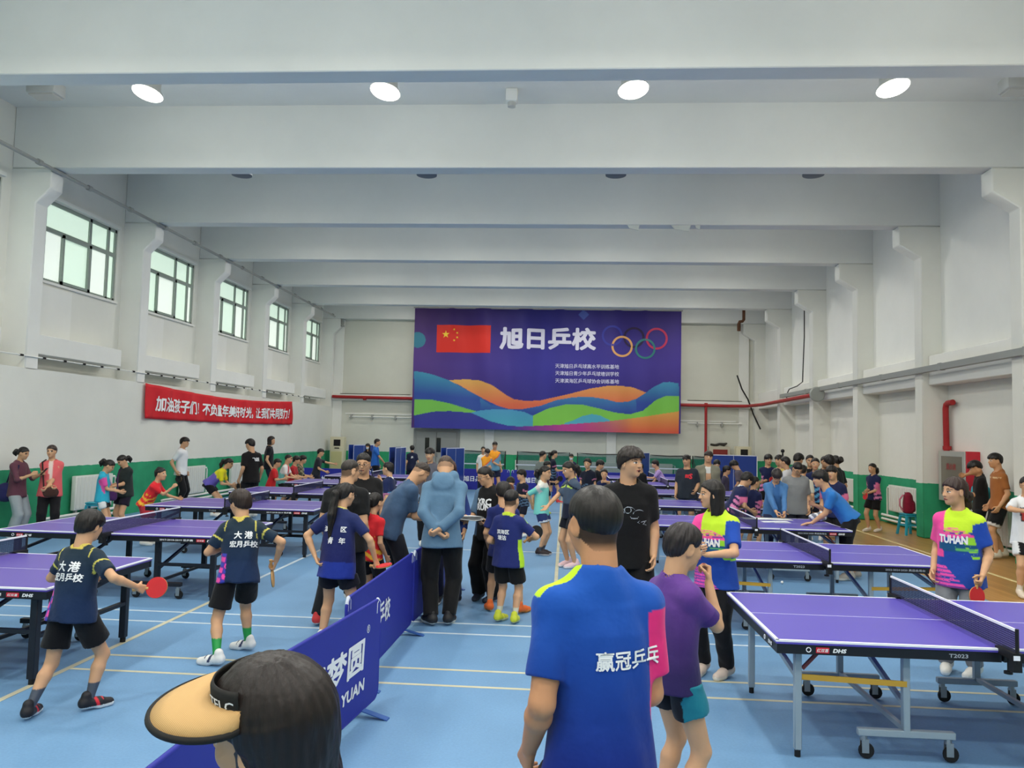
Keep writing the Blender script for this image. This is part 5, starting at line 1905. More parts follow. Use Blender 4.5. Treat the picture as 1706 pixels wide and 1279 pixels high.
    if not g('noshoe'):
        for s in (1, -1):
            fM = rotz(R(foot[s]))
            a = V3([A[s][0], A[s][1], A[s][2] - .046 * h])
            L = .150 * h * (1 - .03 * fem)
            ps = [(cap(a + fM @ V3([0, -.14 * L, .26 * L]), a + fM @ V3([0, .35 * L, .20 * L]), .20 * L, .175 * L), 0),
                  (cap(a + fM @ V3([0, .35 * L, .15 * L]), a + fM @ V3([-.02 * s * L, .66 * L, .12 * L]), .19 * L, .155 * L), .06 * L),
                  (cap(a + fM @ V3([0, -.10 * L, .3 * L]), a + fM @ V3([0, -.08 * L, .48 * L]), .17 * L, .165 * L), .06 * L)]
            lo = np.min([p[0][0] for p in ps], 0)
            hi = np.max([p[0][1] for p in ps], 0)
            vf = min(v, max(.005, .0011 * dist))
            fo = Field(lo, hi, vf)
            for p, k in ps:
                fo.add(p, k)
            fo.plane(a, (0, 0, -1))
            c1, c2 = V3(lin(shoe[0])), V3(lin(shoe[1]))
            c3 = V3(lin(shoe[2])) if len(shoe) > 2 else c1
            def shoecol(V):
                q = (V - a) @ fM / L
                C = np.tile(c1, (len(V), 1))
                C[(q[:, 1] > .05) & (q[:, 1] < .42) & (np.sin(q[:, 1] * 26 + q[:, 2] * 9) > .2)] = c3
                C[q[:, 2] < .14] = c2
                return C
            make_mesh('shoe', [fo.nets(None, 1)], shoecol, M_SHOE, root)
    MW = np.array(root.matrix_basis) if False else None
    Rw = rotz(R(face))
    org = V3([x0, Y, 0])
    info = dict(root=root, h=h, hand=hand, W=lambda p: org + Rw @ V3(p), D=lambda d: Rw @ V3(d), nb=nb, pel=pel, Mt=Mt, TLn=TLn, hc=hc, hh=hh, Mh=Mh, chest=chest, sh=shl, fwd=fwd)
    LIST.append(info)
    return info

# ------------------------------------------------------------------ bats and other held things
M_RRED = mat('red bat rubber', (200, 44, 50), .6)
M_RBLK = mat('black bat rubber', (28, 28, 30), .6)
M_WOOD = mat('bat wood', (206, 160, 100), .55)
M_BLUEB = mat('blue bat rubber', (40, 60, 160), .6)
def bat(I, hand, axis, normal, label, front=None, back=None, size=1.):
    """axis: from handle to blade; normal: where the front rubber looks; both in the holder's body frame"""
    H = I['hand'][hand]
    a = unit(I['D'](unit(axis)))
    n = V3(I['D'](unit(normal)))
    n = unit(n - a * (n @ a))
    b = np.cross(a, n)
    o = I['W'](H['grip']) - a * .03
    t = empty('table_tennis_bat', (0, 0, 0))
    t.matrix_world = Matrix(((b[0], a[0], n[0], o[0]), (b[1], a[1], n[1], o[1]), (b[2], a[2], n[2], o[2]), (0, 0, 0, 1)))
    tag(t, label, 'bat', 'table tennis bats')
    def disc(z0, z1, r=.078):
        pts = []
        for k in range(28):
            q = 2 * math.pi * k / 28
            pts.append((r * math.cos(q) * .97, .145 + r * 1.03 * math.sin(q), z0))
        return MB().prism(pts, (0, 0, z1 - z0))
    disc(-.003, .003).build('blade', M_WOOD, t)
    disc(.003, .007, .0775).build('front_rubber', front or M_RRED, t)
    disc(-.007, -.003, .0775).build('back_rubber', back or M_RBLK, t)
    MB().tube([(0, -.035, 0), (0, 0, 0), (0, .06, 0), (0, .085, 0)], [.015, .0125, .0125, .011], 10).build('handle', M_WOOD, t)
    return t

def blob(name, prims, v, rgb, label=None, cat=None, k=.02, m=None, parent=None, colfn=None, cuts=()):
    lo = np.min([p[0] for p in prims], 0)
    hi = np.max([p[1] for p in prims], 0)
    f = Field(lo, hi, v)
    for p in prims:
        f.add(p, k)
    for c in cuts:
        f.cut(c)
    o = make_mesh(name, [f.nets(None, 2)], colfn or (lambda V: np.tile(V3(lin(rgb)), (len(V), 1))), m or M_CLOTH, parent)
    if label:
        tag(o, label, cat)
    return o
# ------------------------------------------------------------------ garments
BLACK = (20, 20, 23)
NAVY = (30, 40, 84)
def lime_jersey(C, u, w, t, arm, c):
    fr = w > -.01
    C[:] = c(34, 72, 164)
    body = arm == 0
    z = t + .55 * u
    m = body & (t > .70 + .02 * np.sin(u * 160)) & (u < .06)
    C[m] = c(196, 232, 54)
    m = body & (t > .66) & (t < .78) & (u > -.02 - (.78 - t) * .5) & (np.sin((t - .3 * u) * 190) > -.2)
    C[m] = c(240, 112, 150)
    C[body & (u > .055) & (t > .25)] = c(238, 78, 156)
    C[body & (t > .62) & (t < .668)] = c(240, 78, 170)
    C[body & (t > .50) & (t <= .62) & (u < -.045)] = c(150, 214, 60)
    teal = body & (t > .38) & (t <= .52) & (u < .08)
    C[teal] = c(28, 84, 130)
    C[body & (t > .26) & (t <= .54) & (u < -.035 - (.54 - t) * .15) & (np.sin(t * 240) > -.1)] = c(150, 220, 60)
    C[body & (t > .32) & (t <= .5) & (u < .0) & (np.sin(t * 240) > .55)] = c(96, 180, 110)
    C[body & (t < .12) & (u > .015 + t * .3) & (np.sin(t * 200) > -.3)] = c(236, 84, 176)
    C[arm > 0] = c(238, 78, 156)
    C[arm < 0] = c(36, 76, 170)
def dagang(C, u, w, t, arm, c):
    C[:] = c(30, 47, 68)
    g = np.clip((t - .1) / .9, 0, 1)[:, None]
    C[:] = c(24, 44, 78) * (1 - g) + c(34, 50, 62) * g
    m = (u < -.065) & (t < .38) & (arm == 0)
    q = np.sin(u * 130 + t * 24) + np.sin(t * 34 - u * 60)
    C[m] = c(84, 50, 150)
    C[m & (q > .2)] = c(236, 76, 166)
    C[m & (q < -.9)] = c(60, 70, 180)
    a = np.abs(arm)
    C[(a > 0) & (np.abs(a - .36 - .5 * (w + .02) * 4) < .026) & (w < .04)] = c(214, 204, 96)
    C[(np.abs(np.abs(u) - .092 + (t - .8) * .05) < .003) & (t > .68) & (w < 0) & (arm == 0)] = c(214, 204, 96)
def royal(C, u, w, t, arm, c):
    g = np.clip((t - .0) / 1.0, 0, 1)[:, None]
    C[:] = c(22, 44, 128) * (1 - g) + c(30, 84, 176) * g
    C[(t > .965 - .10 * np.clip(-u - .03, 0, 1)) & (u < -.040) & (w > -.020) & (w < .012)] = c(190, 228, 40)
    C[arm > 0] = c(226, 48, 122)
    C[(u > .104) & (t > .35) & (t < .84) & (w > -.02)] = c(226, 48, 122)
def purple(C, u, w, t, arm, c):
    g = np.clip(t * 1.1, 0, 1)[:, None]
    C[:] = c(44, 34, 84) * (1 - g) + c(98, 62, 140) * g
    C[(np.abs(arm) > .55)] = c(74, 46, 120)
    C[(arm > 0) & (np.abs(arm) > .56) & (w < 0)] = c(190, 46, 150)
def limeboy(C, u, w, t, arm, c):
    C[:] = c(34, 44, 104)
    C[(u > .085 + .02 * (t - .2)) & (t < .42) & (w > -.045) & (w < .03) & (arm == 0)] = c(182, 224, 50)
    C[(arm > 0) & (arm < .3) & (w > 0)] = c(150, 206, 70)
def redyellow(C, u, w, t, arm, c):
    C[:] = c(214, 44, 52)
    C[(t < .5) & (np.sin(u * 60 + t * 30) > .1) & (arm == 0)] = c(232, 176, 60)
def yelpurple(C, u, w, t, arm, c):
    C[:] = c(108, 96, 186)
    C[(t > .62 + .3 * u * u)] = c(232, 222, 40)
    C[np.abs(arm) > 0] = c(232, 222, 40)
def orangekit(C, u, w, t, arm, c):
    C[:] = c(246, 164, 50)
    C[(u + .35 * (t - .7) < -.02) & (t < .98)] = c(226, 82, 44)
    C[(u + .35 * (t - .7) < -.05)] = c(110, 160, 186)
    C[arm < 0] = c(120, 164, 184)
def navypink(C, u, w, t, arm, c):
    C[:] = c(32, 38, 76)
    C[(np.abs(u) > .06) & (t < .6) & (np.sin(t * 30 + u * 40) > -.2)] = c(214, 130, 176)
    C[(np.abs(arm) > .38)] = c(216, 110, 150)
def navyblue(C, u, w, t, arm, c):
    C[:] = c(28, 38, 78)
    C[(t < .55) & (np.sin(t * 24 + u * 50) > .0)] = c(90, 160, 206)
    C[(t < .5) & (u < -.05)] = c(220, 140, 180)
def vneckgrey(C, u, w, t, arm, c):
    C[:] = c(70, 84, 104)
    C[(np.abs(t - .86 + np.abs(u) * .6) < .035) & (w > 0) & (np.abs(u) > .015) & (np.abs(u) < .07)] = c(196, 226, 90)
    C[(np.abs(t - .95 + np.abs(u) * 1.6) < .03) & (w > 0)] = c(28, 34, 48)
    C[t < .3] = c(28, 32, 52)
def mintgirl(C, u, w, t, arm, c):
    C[:] = c(122, 206, 196)
    C[(t > .86)] = c(226, 228, 220)
    C[(np.abs(arm) > 0) & (np.abs(arm) < .3)] = c(226, 214, 208)
def cyanvest(C, u, w, t, arm, c):
    C[:] = c(46, 168, 198)
    C[np.abs(arm) > .1] = c(218, 84, 158)
def coral(C, u, w, t, arm, c):
    C[:] = c(220, 100, 104)
    C[(w > .02) & (np.abs(u) < .006 + .016 * t) & (t > .3)] = c(226, 206, 198)
def brownteam(C, u, w, t, arm, c):
    C[:] = c(158, 98, 52)
    C[(np.abs(t - .86) < .012) & (w > 0) & (np.abs(u) > .02)] = c(226, 196, 150)
def redwhite(C, u, w, t, arm, c):
    C[:] = c(212, 72, 78)
    C[(t < .6)] = c(120, 196, 192)
    C[(np.abs(u) > .05) & (t > .5)] = c(230, 230, 226)
def camo(C, u, w, t, arm, c):
    C[:] = c(76, 60, 50)
    C[np.sin(u * 90 + t * 30) * np.sin(t * 50 - u * 40) > .1] = c(150, 150, 120)
def bluearcs(C, u, w, t, arm, c):
    C[:] = c(36, 66, 140)
    C[(w < 0) & (np.abs(np.sqrt(u * u * 60 + (t - .9) ** 2 * 4) - .55) < .08)] = c(170, 206, 236)
    C[(w < 0) & (np.sqrt(u * u * 60 + (t - .75) ** 2 * 4) < .35)] = c(22, 26, 44)
def darknavy(C, u, w, t, arm, c):
    C[:] = c(28, 32, 48)
    C[(t < .4) & (np.sin(t * 40 + u * 60) > .4)] = c(90, 120, 150)
    C[(np.abs(arm) > .4) & (np.abs(arm) < .5)] = c(200, 120, 150)
def xrc(C, u, w, t, arm, c):
    C[:] = c(22, 22, 24)
    C[(arm > 0)] = c(92, 122, 150)
    C[(u > .062) & (arm == 0)] = c(88, 118, 148)
def cardigan(C, u, w, t, arm, c):
    C[:] = c(78, 124, 176)
    C[(np.abs(u) < .035) & (w > 0)] = c(64, 110, 166)
def gradnavy(C, u, w, t, arm, c):
    g = np.clip(t, 0, 1)[:, None]
    C[:] = c(26, 32, 90) * (1 - g) + c(36, 46, 92) * g
    C[(t < -.02)] = c(30, 50, 140)
def photoshirt(C, u, w, t, arm, c):
    C[:] = c(228, 230, 234)
    m = (w > .02) & (np.abs(u) < .055) & (t > .42) & (t < .74)
    C[m] = c(190, 70, 62)
    C[m & (t > .62)] = c(206, 196, 200)
    C[(w > .02) & (np.abs(u) < .062) & (t > .39) & (t < .77) & ~m] = c(54, 50, 56)
def side_teal(C, u, w, d, c):
    C[(np.abs(u) > .085) & (d < .11) & (w > -.03)] = c(30, 120, 140)
def side_white(C, u, w, d, c):
    C[(np.abs(u) > .088)] = c(222, 224, 226)
def hem_white(C, u, w, d, c):
    C[d < .018] = c(226, 230, 236)
def hem_block(C, u, w, d, c):
    C[(d < .03)] = c(214, 208, 204)

S = lambda c=None, **k: dict(c=c or (60, 60, 70), **k)
SHORTS = dict(c=BLACK, len=.66)
def SH(c=BLACK, ln=.66, **k):
    return dict(c=c, len=ln, **k)
def TR(c=(22, 22, 26), **k):
    return dict(c=c, len=1.95, **k)
WS = ((226, 224, 218), (240, 240, 238))
BS = ((30, 30, 36), (236, 236, 232))
HP = {'k': 'pony'}
HB = {'k': 'bowl'}
HS = {'k': 'short'}
HBZ = {'k': 'buzz', 'sm': .9, 'shl': .0}
HL = {'k': 'long'}
HBN = {'k': 'bun'}
def p_(txt, t, wd, side=-1, u=0., bold=.02, h=None, m=None):
    return (txt, u, t, wd, side, m or WHITE, bold, h)

# ------------------------------------------------------------------ the people, nearest first
VIS = person(520, 1.32, 80, 'person with long dark hair wearing a straw sun visor, half below the frame', top=1098, fem=1, shirt=S((176, 214, 220)), low=TR((60, 64, 80)), hc=(27, 19, 17),
       hair={'k': 'long', 'L': 1.55, 't': .07, 'fw': .21, 'bang': 0, 'hl': .06}, nod=5, htilt=-12, rh=(.1, .12, .58), lh=(-.1, .14, .6), hyaw=0)
BLU = person(1004, 2.72, 20, 'tall person in a royal blue shirt with one pink sleeve, back to the camera', top=817, hyaw=10, nod=2, wide=1.0, fat=.98, skin=(196, 142, 104),
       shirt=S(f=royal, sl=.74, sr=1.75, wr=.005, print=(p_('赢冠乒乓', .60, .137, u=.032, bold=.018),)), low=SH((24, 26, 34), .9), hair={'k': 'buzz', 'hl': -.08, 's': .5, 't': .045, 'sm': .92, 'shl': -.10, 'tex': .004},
       lh=(-.115, .06, .515), rh=(.085, .13, .56), lhp=(-.25, -1, 0), rhp=(.2, -1, 0))
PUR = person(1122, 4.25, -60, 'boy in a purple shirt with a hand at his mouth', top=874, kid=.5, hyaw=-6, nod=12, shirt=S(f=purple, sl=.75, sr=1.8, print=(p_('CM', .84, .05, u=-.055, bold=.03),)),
       low=SH((22, 24, 34), .5, f=side_teal), rh=(.03, .13, .80), rhp=(.2, .25, -1), rhd=(-.35, .25, .8), rhn=(-.5, -.8, .1), rc=60, hair={'k': 'short', 'hl': -.04, 'tex': .016, 't': .07, 'bang': 0}, hc=(34, 28, 30), shoe=WS)
BO1 = person(136, 5.42, -8, 'boy in dark teal shirt with grey socks and red black shoes', h=1.415, kid=.55, lean=9, hyaw=-6, nod=12, drop=.02, lf=(-.10, -.15, 22), rf=(.08, .03, -30), hx=-.02,
       shirt=S(f=dagang, loose=1.08, collar=(206, 186, 90), sl=.7, sr=1.75, print=(p_('大 港', .72, .12, bold=.028), p_('宏月乒校', .54, .165, bold=.028))), low=SH(BLACK, .70, flare=1.12), sock=((70, 78, 92), .085),
       shoe=((34, 34, 40), (236, 236, 234), (206, 44, 58)), hair={'k': 'bowl', 't': .08}, rh=(.245, .12, .60), rhp=(.9, -.5, -.5), rc=70, lh=(-.12, .17, .60), lhp=(-.9, -.4, -.3))
BO2 = person(402, 6.85, 24, 'boy in dark teal shirt with bright green socks and white shoes', h=1.50, kid=.5, lean=12, hyaw=38, nod=10, drop=.03, lf=(-.10, -.155, 60), rf=(.075, .125, 55), twist=-8,
       shirt=S(f=dagang, loose=1.08, collar=(206, 186, 90), sl=.72, sr=1.75, print=(p_('大 港', .74, .105, u=.022, bold=.028), p_('宏月乒校', .56, .155, u=.025, bold=.028))), low=SH(BLACK, .74, flare=1.12), sock=((40, 150, 74), .095),
       shoe=((226, 226, 224), (238, 238, 236), (56, 64, 96)), hair={'k': 'bowl', 't': .08}, hc=(40, 28, 24), rh=(.215, .06, .54), rhp=(.9, -.5, 0), rc=60, lh=(-.06, .16, .62), lhp=(-.9, -.6, -.2))
PON = person(566, 7.35, -10, 'girl with a long ponytail and navy shirt, back to the camera', top=805, fem=1, lean=8, kid=.3, shirt=S(f=gradnavy, loose=1.06, sl=.72, sr=1.8, collar=(214, 206, 120), hem=-.36, print=(p_('滨　　区', .66, .15, bold=.025), p_('青', .42, .04, u=-.02, bold=.02), p_('年', .42, .04, u=.055, bold=.02))),
       low=SH((22, 24, 36), .60, flare=1.15), hair={'k': 'pony', 'pl': 2.1, 'ph': .02, 'tex': .014}, hyaw=-18, nod=10, rh=(.215, .10, .525), rhp=(.9, -.5, .2), rc=65, lh=(-.12, -.06, .55), lhp=(-1, -.3, 0), lf=(-.085, 0, 10), rf=(.10, 0, -12), glasses=1)
BPO = person(578, 8.05, -6, 'big man in a black polo seen from behind, wearing glasses and red shoes', top=766, fat=1.22, wide=1.10, kid=0, hyaw=-38, nod=6, shirt=S((24, 25, 27), sl=.72, sr=1.5, hem=-.24), low=TR((30, 32, 36)), shoe=((210, 60, 62), (236, 230, 226)), hair={'k': 'buzz', 'sm': .8, 'shl': -.08}, hc=(44, 38, 34), glasses=1, lf=(-.15, 0, 10), arm=1.1)
BTE = person(606, 9.3, -150, 'heavy man with glasses in a black tee with a small white chest print', top=755, fat=1.2, wide=1.08, kid=0, hyaw=-25, nod=10, shirt=S((24, 24, 26), sl=.72, print=(p_('T-', .66, .05, side=1, u=-.02, bold=.05),)), low=TR((26, 26, 30)), hair={'k': 'short', 't': .05, 'bang': 0}, glasses=(190, 190, 196))
person(620, 8.55, -25, 'child in a red and yellow shirt mostly hidden by the heavy man in black', h=1.33, kid=.8, shirt=S(f=redyellow, sl=.7), low=SH((30, 28, 34)), hair=HP, fem=1)
BGT = person(660, 8.9, -62, 'man in a slate blue tee bowing his head towards the hooded man', h=1.76, kid=0, lean=26, nod=48, hunch=.02, wide=1.05, fat=1.08, topx=690, shirt=S((62, 86, 116), sl=.78, sr=1.7, hem=-.24), low=TR((30, 33, 42)), hair={'k': 'buzz', 'sm': .55, 'shl': .05, 'hl': .16}, hc=(52, 44, 40), rh=(.03, .24, .58), lh=(-.06, .24, .58), hy=-.04)
HOO = person(741, 8.3, 4, 'man in a slate blue hooded top with hands clasped behind his back', top=757, bow=.985, kid=0, nod=46, lean=5, fat=1.08, wide=1.06, shirt=S((92, 124, 152), sl=1.96, hood=1, hem=-.27, wr=.006, sr=1.85), low=TR((24, 24, 25), r=1.05), shoe=((40, 40, 42), (222, 220, 212)), hair={'k': 'buzz', 'sm': .55, 'shl': .0, 'hl': .12}, hc=(70, 56, 48),
       rh=(-.005, -.115, .565), lh=(-.02, -.105, .545), rhp=(1, -.4, .1), lhp=(-1, -.4, .1), rhd=(-.7, -.3, -.5), lhd=(.7, -.1, -.5), rc=50, lc=50, rf=(.05, 0, -12), lf=(-.05, -.02, 30))
person(752, 9.35, 172, 'person in navy track pants facing the hooded man, nearly hidden behind him', top=764, kid=0, shirt=S((40, 60, 120), sl=1.9), low=TR((28, 32, 60)), hair={'k': 'long', 'L': .5}, hc=(70, 42, 34), fem=1, nod=28, shoe=BS)
XRC = person(817, 9.6, 150, 'woman with glasses in a black lettered top holding a white paper pad', top=776, fem=1, kid=0, fat=1.05, hyaw=-28, nod=22, shirt=S(f=xrc, sl=.9, hem=-.25, sr=1.8, print=(p_('XRC', .72, .12, side=1, u=-.005, bold=.05, h=.052), p_('RUN', .585, .12, side=1, u=-.005, bold=.05, h=.046))), low=TR((18, 18, 20), r=1.12, cuff=.05), shoe=((40, 44, 60), (60, 62, 70)),
       hair={'k': 'bun', 'bunz': -.05, 'buny': -.5}, glasses=1, rh=(.08, .19, .60), lh=(-.10, .17, .60), rc=40, lc=45, rhn=(-.2, 0, 1), lhn=(.2, 0, 1))
LIM = person(849, 8.5, -18, 'boy in a navy shirt with lime collar and lime shoes', top=816, kid=.85, nod=10, hyaw=-6, shirt=S(f=limeboy, loose=1.08, sl=.75, sr=1.9, collar=(190, 212, 60), hem=-.30, print=(p_('滨海区', .62, .105, u=-.02, bold=.03), p_('塘沽', .47, .075, u=-.025, bold=.03))), low=SH((26, 26, 26), .80, flare=1.1), shoe=((200, 208, 60), (226, 226, 190), (226, 230, 90)), sock=((206, 206, 190), .07), hair={'k': 'buzz', 'sm': .85, 'shl': -.08, 't': .04}, rh=(.13, .16, .62), rhp=(.9, -.5, -.2), rc=60, lh=(-.12, .10, .58))
person(838, 9.0, -10, 'boy in navy with orange shoes hidden behind the lime collared boy', h=1.46, kid=.8, shirt=S((34, 44, 104), sl=.75, sr=1.8, hem=-.28), low=SH((26, 26, 30), .8), shoe=((232, 110, 50), (236, 140, 60)), hair={'k': 'bowl'}, rf=(.16, 0, -25), lf=(-.09, 0, 30), nod=15, hyaw=20)
GI1 = person(1194, 6.95, 146, 'girl with shoulder length hair in a lime pink blue jersey, arm bent across', top=801, fem=1, kid=.2, hyaw=-52, nod=4, shirt=S(f=lime_jersey, loose=1.08, sl=.74, sr=1.85, hem=-.24, print=(p_('TUHAN', .575, .125, side=1, u=.01, bold=.05, h=.042),)), low=TR((24, 24, 28)), shoe=((206, 188, 176), (224, 216, 204)), hair={'k': 'long', 'L': .80, 'bang': 0, 'hl': .05, 'fw': .30},
       lh=(-.02, .17, .635), lhp=(-.9, -.1, -.5), lhd=(1, .25, .25), lc=35, rh=(.04, .17, .66), rhp=(.9, -.3, -.3), rc=45)
GI2 = person(1597, 7.3, 140, 'girl with a side ponytail in a lime pink blue jersey holding a bat down', top=797, fem=1, kid=.15, hyaw=-38, nod=3, shirt=S(f=lime_jersey, loose=1.08, sl=.74, sr=1.9, hem=-.26, print=(p_('TUHAN', .58, .135, side=1, u=.01, bold=.05, h=.044),)), low=TR((132, 134, 140)), shoe=WS, hc=(46, 30, 26), hair={'k': 'pony', 'px': .42, 'pl': .9, 'ph': -.12, 'hl': .0, 'tex': .02, 't': .06},
       lh=(-.125, .09, .525), lhp=(-.3, -.9, 0), lc=75, rh=(.11, .06, .52))
def drawing(so, pel, Mt, TLn, h, Fs):
    """grey line drawing on the chest, laid on the cloth"""
    m = mat('grey chest print', (168, 176, 186), .7)
    el = lambda cx, cz, rx, rz, a0, a1, n=16: [(cx + rx * math.cos(R(q)), cz + rz * math.sin(R(q))) for q in np.linspace(a0, a1, n)]
    strokes = [el(.0, .66, .010, .05, 0, 360), el(.004, .645, .018, .062, 20, 160), el(-.032, .60, .022, .075, 10, 140), el(.034, .595, .018, .07, 40, 175), el(-.045, .57, .010, .05, 0, 110), el(.02, .56, .012, .03, 180, 360),
               [(.036, .50), (.030, .47), (.036, .455)], [(.045, .50), (.052, .47), (.046, .44), (.056, .425)], [(.04, .475), (.056, .49)], [(.01, .535), (.03, .533)], [(-.05, .70), (-.052, .68)]]
    for st in strokes:
        P = []
        for i, (u, t) in enumerate(st):
            j = min(i + 1, len(st) - 1)
            k = max(i - 1, 0)
            d = unit(V3([(st[j][0] - st[k][0]) * h, (st[j][1] - st[k][1]) * TLn]))
            for sg in (-1, 1):
                P.append(pel + Mt @ V3([-u * 1.55 * h - sg * d[1] * .0032, .25 * h, t * TLn + sg * d[0] * .0032]))
        P = V3(P)
        d = np.zeros(len(P))
        for _ in range(50):
            d += np.clip(Fs.sample(P - Mt[:, 1] * d[:, None]) * .7, 0, .05)
        P = P - Mt[:, 1] * (d[:, None] - .006)
        MB().add(P, [(2 * i, 2 * i + 1, 2 * i + 3, 2 * i + 2) for i in range(len(st) - 1)]).build('chest_print', m, so)
TAL = person(1047, 7.25, 176, 'tall man in a black tee with a grey line drawing print, speaking', top=748, kid=0, fat=1.12, wide=1.08, hyaw=46, nod=0, mouth=1, shirt=S((20, 20, 22), extra=(drawing,), sl=.76, sr=1.8, hem=-.26, wr=.006), low=SH((18, 18, 20), .85, flare=1.1), hair={'k': 'mop', 't': .11, 'bz': .2, 'hl': .0}, hc=(34, 26, 22), shoe=WS, sock=((220, 220, 216), .08))
# windows side wall
PHO = person(33, 13.2, -88, 'woman in a plum top looking at her phone beside the green wall', top=744, fem=1, kid=0, nod=16, shirt=S((96, 58, 72), sl=1.3, hem=-.26, sr=1.9), low=TR((150, 158, 164), r=1.15, cuff=.05), hair={'k': 'pony', 'pl': .35, 'ph': .05}, rh=(.08, .20, .70), lh=(-.06, .22, .70), rc=55, lc=50)
COR = person(88, 13.5, -150, 'woman in a coral cardigan with hands folded over a brown bag', top=742, fem=1, kid=0, fat=1.12, shirt=S(f=coral, sl=.95, hem=-.30), low=TR((30, 28, 32)), hair={'k': 'short', 't': .06, 'bang': 0}, hc=(58, 46, 42), rh=(-.02, .15, .56), lh=(.02, .16, .55), hyaw=-18, rc=45, lc=45)
CYA = person(174, 13.7, -72, 'girl in a cyan vest leaning her forehead to the woman in dark green', top=764, kid=.6, fem=1, nod=32, shirt=S(f=cyanvest, sl=.75, hem=-.26, sr=1.7), low=SH((26, 26, 30), .55, f=side_white), hair={'k': 'pony', 'pl': .5, 'ph': .2, 'bang': 0}, rh=(.03, .20, .58), lh=(-.05, .20, .58))
DGR = person(212, 14.15, 150, 'woman in a dark tee with a purple crossbody bag, head bowed', top=756, fem=1, kid=.2, nod=34, fat=1.08, shirt=S((36, 44, 44), sl=.8), low=SH((36, 30, 46), .6), hair={'k': 'pony', 'pl': .5, 'ph': 0}, rh=(.06, .19, .60), lh=(-.02, .20, .60))
person(246, 12.95, -88, 'girl in a red and yellow shirt leaning on the table edge', h=1.36, kid=.8, fem=1, lean=30, nod=0, shirt=S(f=redyellow, sl=.75, hem=-.12), low=SH((170, 50, 60), .7), hair={'k': 'bun', 'bunz': .45, 'buny': -.2}, rh=(.0, .30, .72), lh=(-.1, .33, .58), rc=70, shoe=WS, hy=-.04)
WHI = person(304, 18.8, -84, 'man in a white tee and black track trousers standing by the radiator', top=729, kid=0, shirt=S((224, 226, 230), sl=.75), low=TR((26, 26, 30)), hair={'k': 'short', 't': .08}, rh=(.12, -.02, .53), lh=(-.12, .02, .52))
person(357, 17.4, -78, 'girl in yellow and purple bending forward, hands by her knees', h=1.55, kid=.4, fem=1, lean=46, nod=20, drop=.05, hy=-.1, shirt=S(f=yelpurple, sl=.8, sr=1.7, hem=-.08), low=SH((28, 28, 34), .55), hair=HP, rh=(.06, .24, .47), lh=(-.06, .26, .42))
BLB = person(421, 17.35, 48, 'boy in a black tee with white characters holding a black bat by his side', top=731, kid=.2, nod=14, hyaw=20, shirt=S((24, 22, 24), sl=.8, hem=-.26, print=(p_('飞跃', .74, .10, u=.03, bold=.03),)), low=SH((24, 24, 28)), hair={'k': 'short', 't': .06}, lh=(-.14, .03, .50), rh=(.14, .04, .50))
person(449, 22.4, -70, 'woman in black with pale lettering on her shoulders near the slogan', top=727, fem=1, kid=.1, shirt=S((24, 26, 32), sl=.6, print=(p_('ANT', .84, .09, bold=.04),)), low=TR((32, 36, 52)), hair={'k': 'long', 'L': .5, 'bang': 0}, hyaw=-20)
person(453, 18.75, -82, 'boy in a plain red shirt at the end of the fifth table', top=763, kid=.8, lean=14, nod=10, shirt=S((206, 40, 44), sl=.8), low=SH((30, 28, 32)), hair=HS, rh=(.06, .24, .62), lh=(-.06, .24, .60))
person(471, 19.25, -85, 'boy in coral, white and teal at the end of the fifth table', top=756, kid=.7, lean=16, shirt=S(f=redwhite, sl=.75), low=SH((30, 30, 36)), hair={'k': 'buzz', 'sm': .8}, rh=(.06, .24, .58), lh=(-.08, .28, .56))
person(484, 20.0, -88, 'child in a dark red shirt beyond the teal clad boy', top=758, kid=.8, lean=18, shirt=S((176, 44, 50), sl=.8), low=SH(), hair=HB, rh=(.06, .28, .58), lh=(-.08, .26, .58))
person(494, 20.6, -86, 'child in brown camouflage leaning an arm over the fifth table', top=757, kid=.8, lean=20, shirt=S(f=camo, sl=1.4), low=SH((60, 50, 44)), hair=HB, rh=(.06, .30, .56), lh=(-.08, .26, .58))
person(528, 22.6, -84, 'boy in a charcoal shirt stretching an arm out before the slogan barrier', top=747, kid=.5, lean=10, shirt=S((44, 46, 52), sl=.75), low=SH((28, 30, 46)), hair={'k': 'short'}, lh=(-.06, .34, .70), rh=(.08, .20, .55), lhp=(-.3, -.2, -.9))
person(614, 27.6, 168, 'woman in black with a white face mask', top=739, fem=1, kid=0, mask=1, shirt=S((24, 24, 28), sl=1.8), low=TR(), hair={'k': 'long', 'L': .9})
person(626, 26.4, -80, 'woman in a bright blue top and black skirt beside the masked woman', top=731, fem=1, kid=.1, shirt=S((44, 104, 190), sl=.7), low=SH((24, 24, 30), .7, r=1.1), hair={'k': 'bun', 'bunz': .2}, rh=(.06, .2, .52))
person(687, 26.8, 14, 'girl in navy seen from behind before the grey door', top=742, fem=1, kid=.3, shirt=S((30, 36, 62), sl=.7, print=(p_('乒', .75, .05, bold=.04),)), low=SH((28, 30, 44)), hair={'k': 'short'}, rh=(.17, .02, .5))
WEA = person(651, 13.1, 74, 'girl in navy, pale blue and pink behind the bowing man', top=770, fem=1, kid=.5, shirt=S(f=navyblue, sl=.8, collar=(226, 228, 230)), low=SH((28, 30, 50)), hair={'k': 'bun', 'bunz': .3}, rh=(.03, .14, .80), rc=50)
person(718, 14.0, 176, 'person peeping over the heads of the two bowing men', top=746, kid=0, fem=1, shirt=S((90, 90, 100), sl=1.8), low=TR(), hair={'k': 'short', 't': .06}, nod=10)
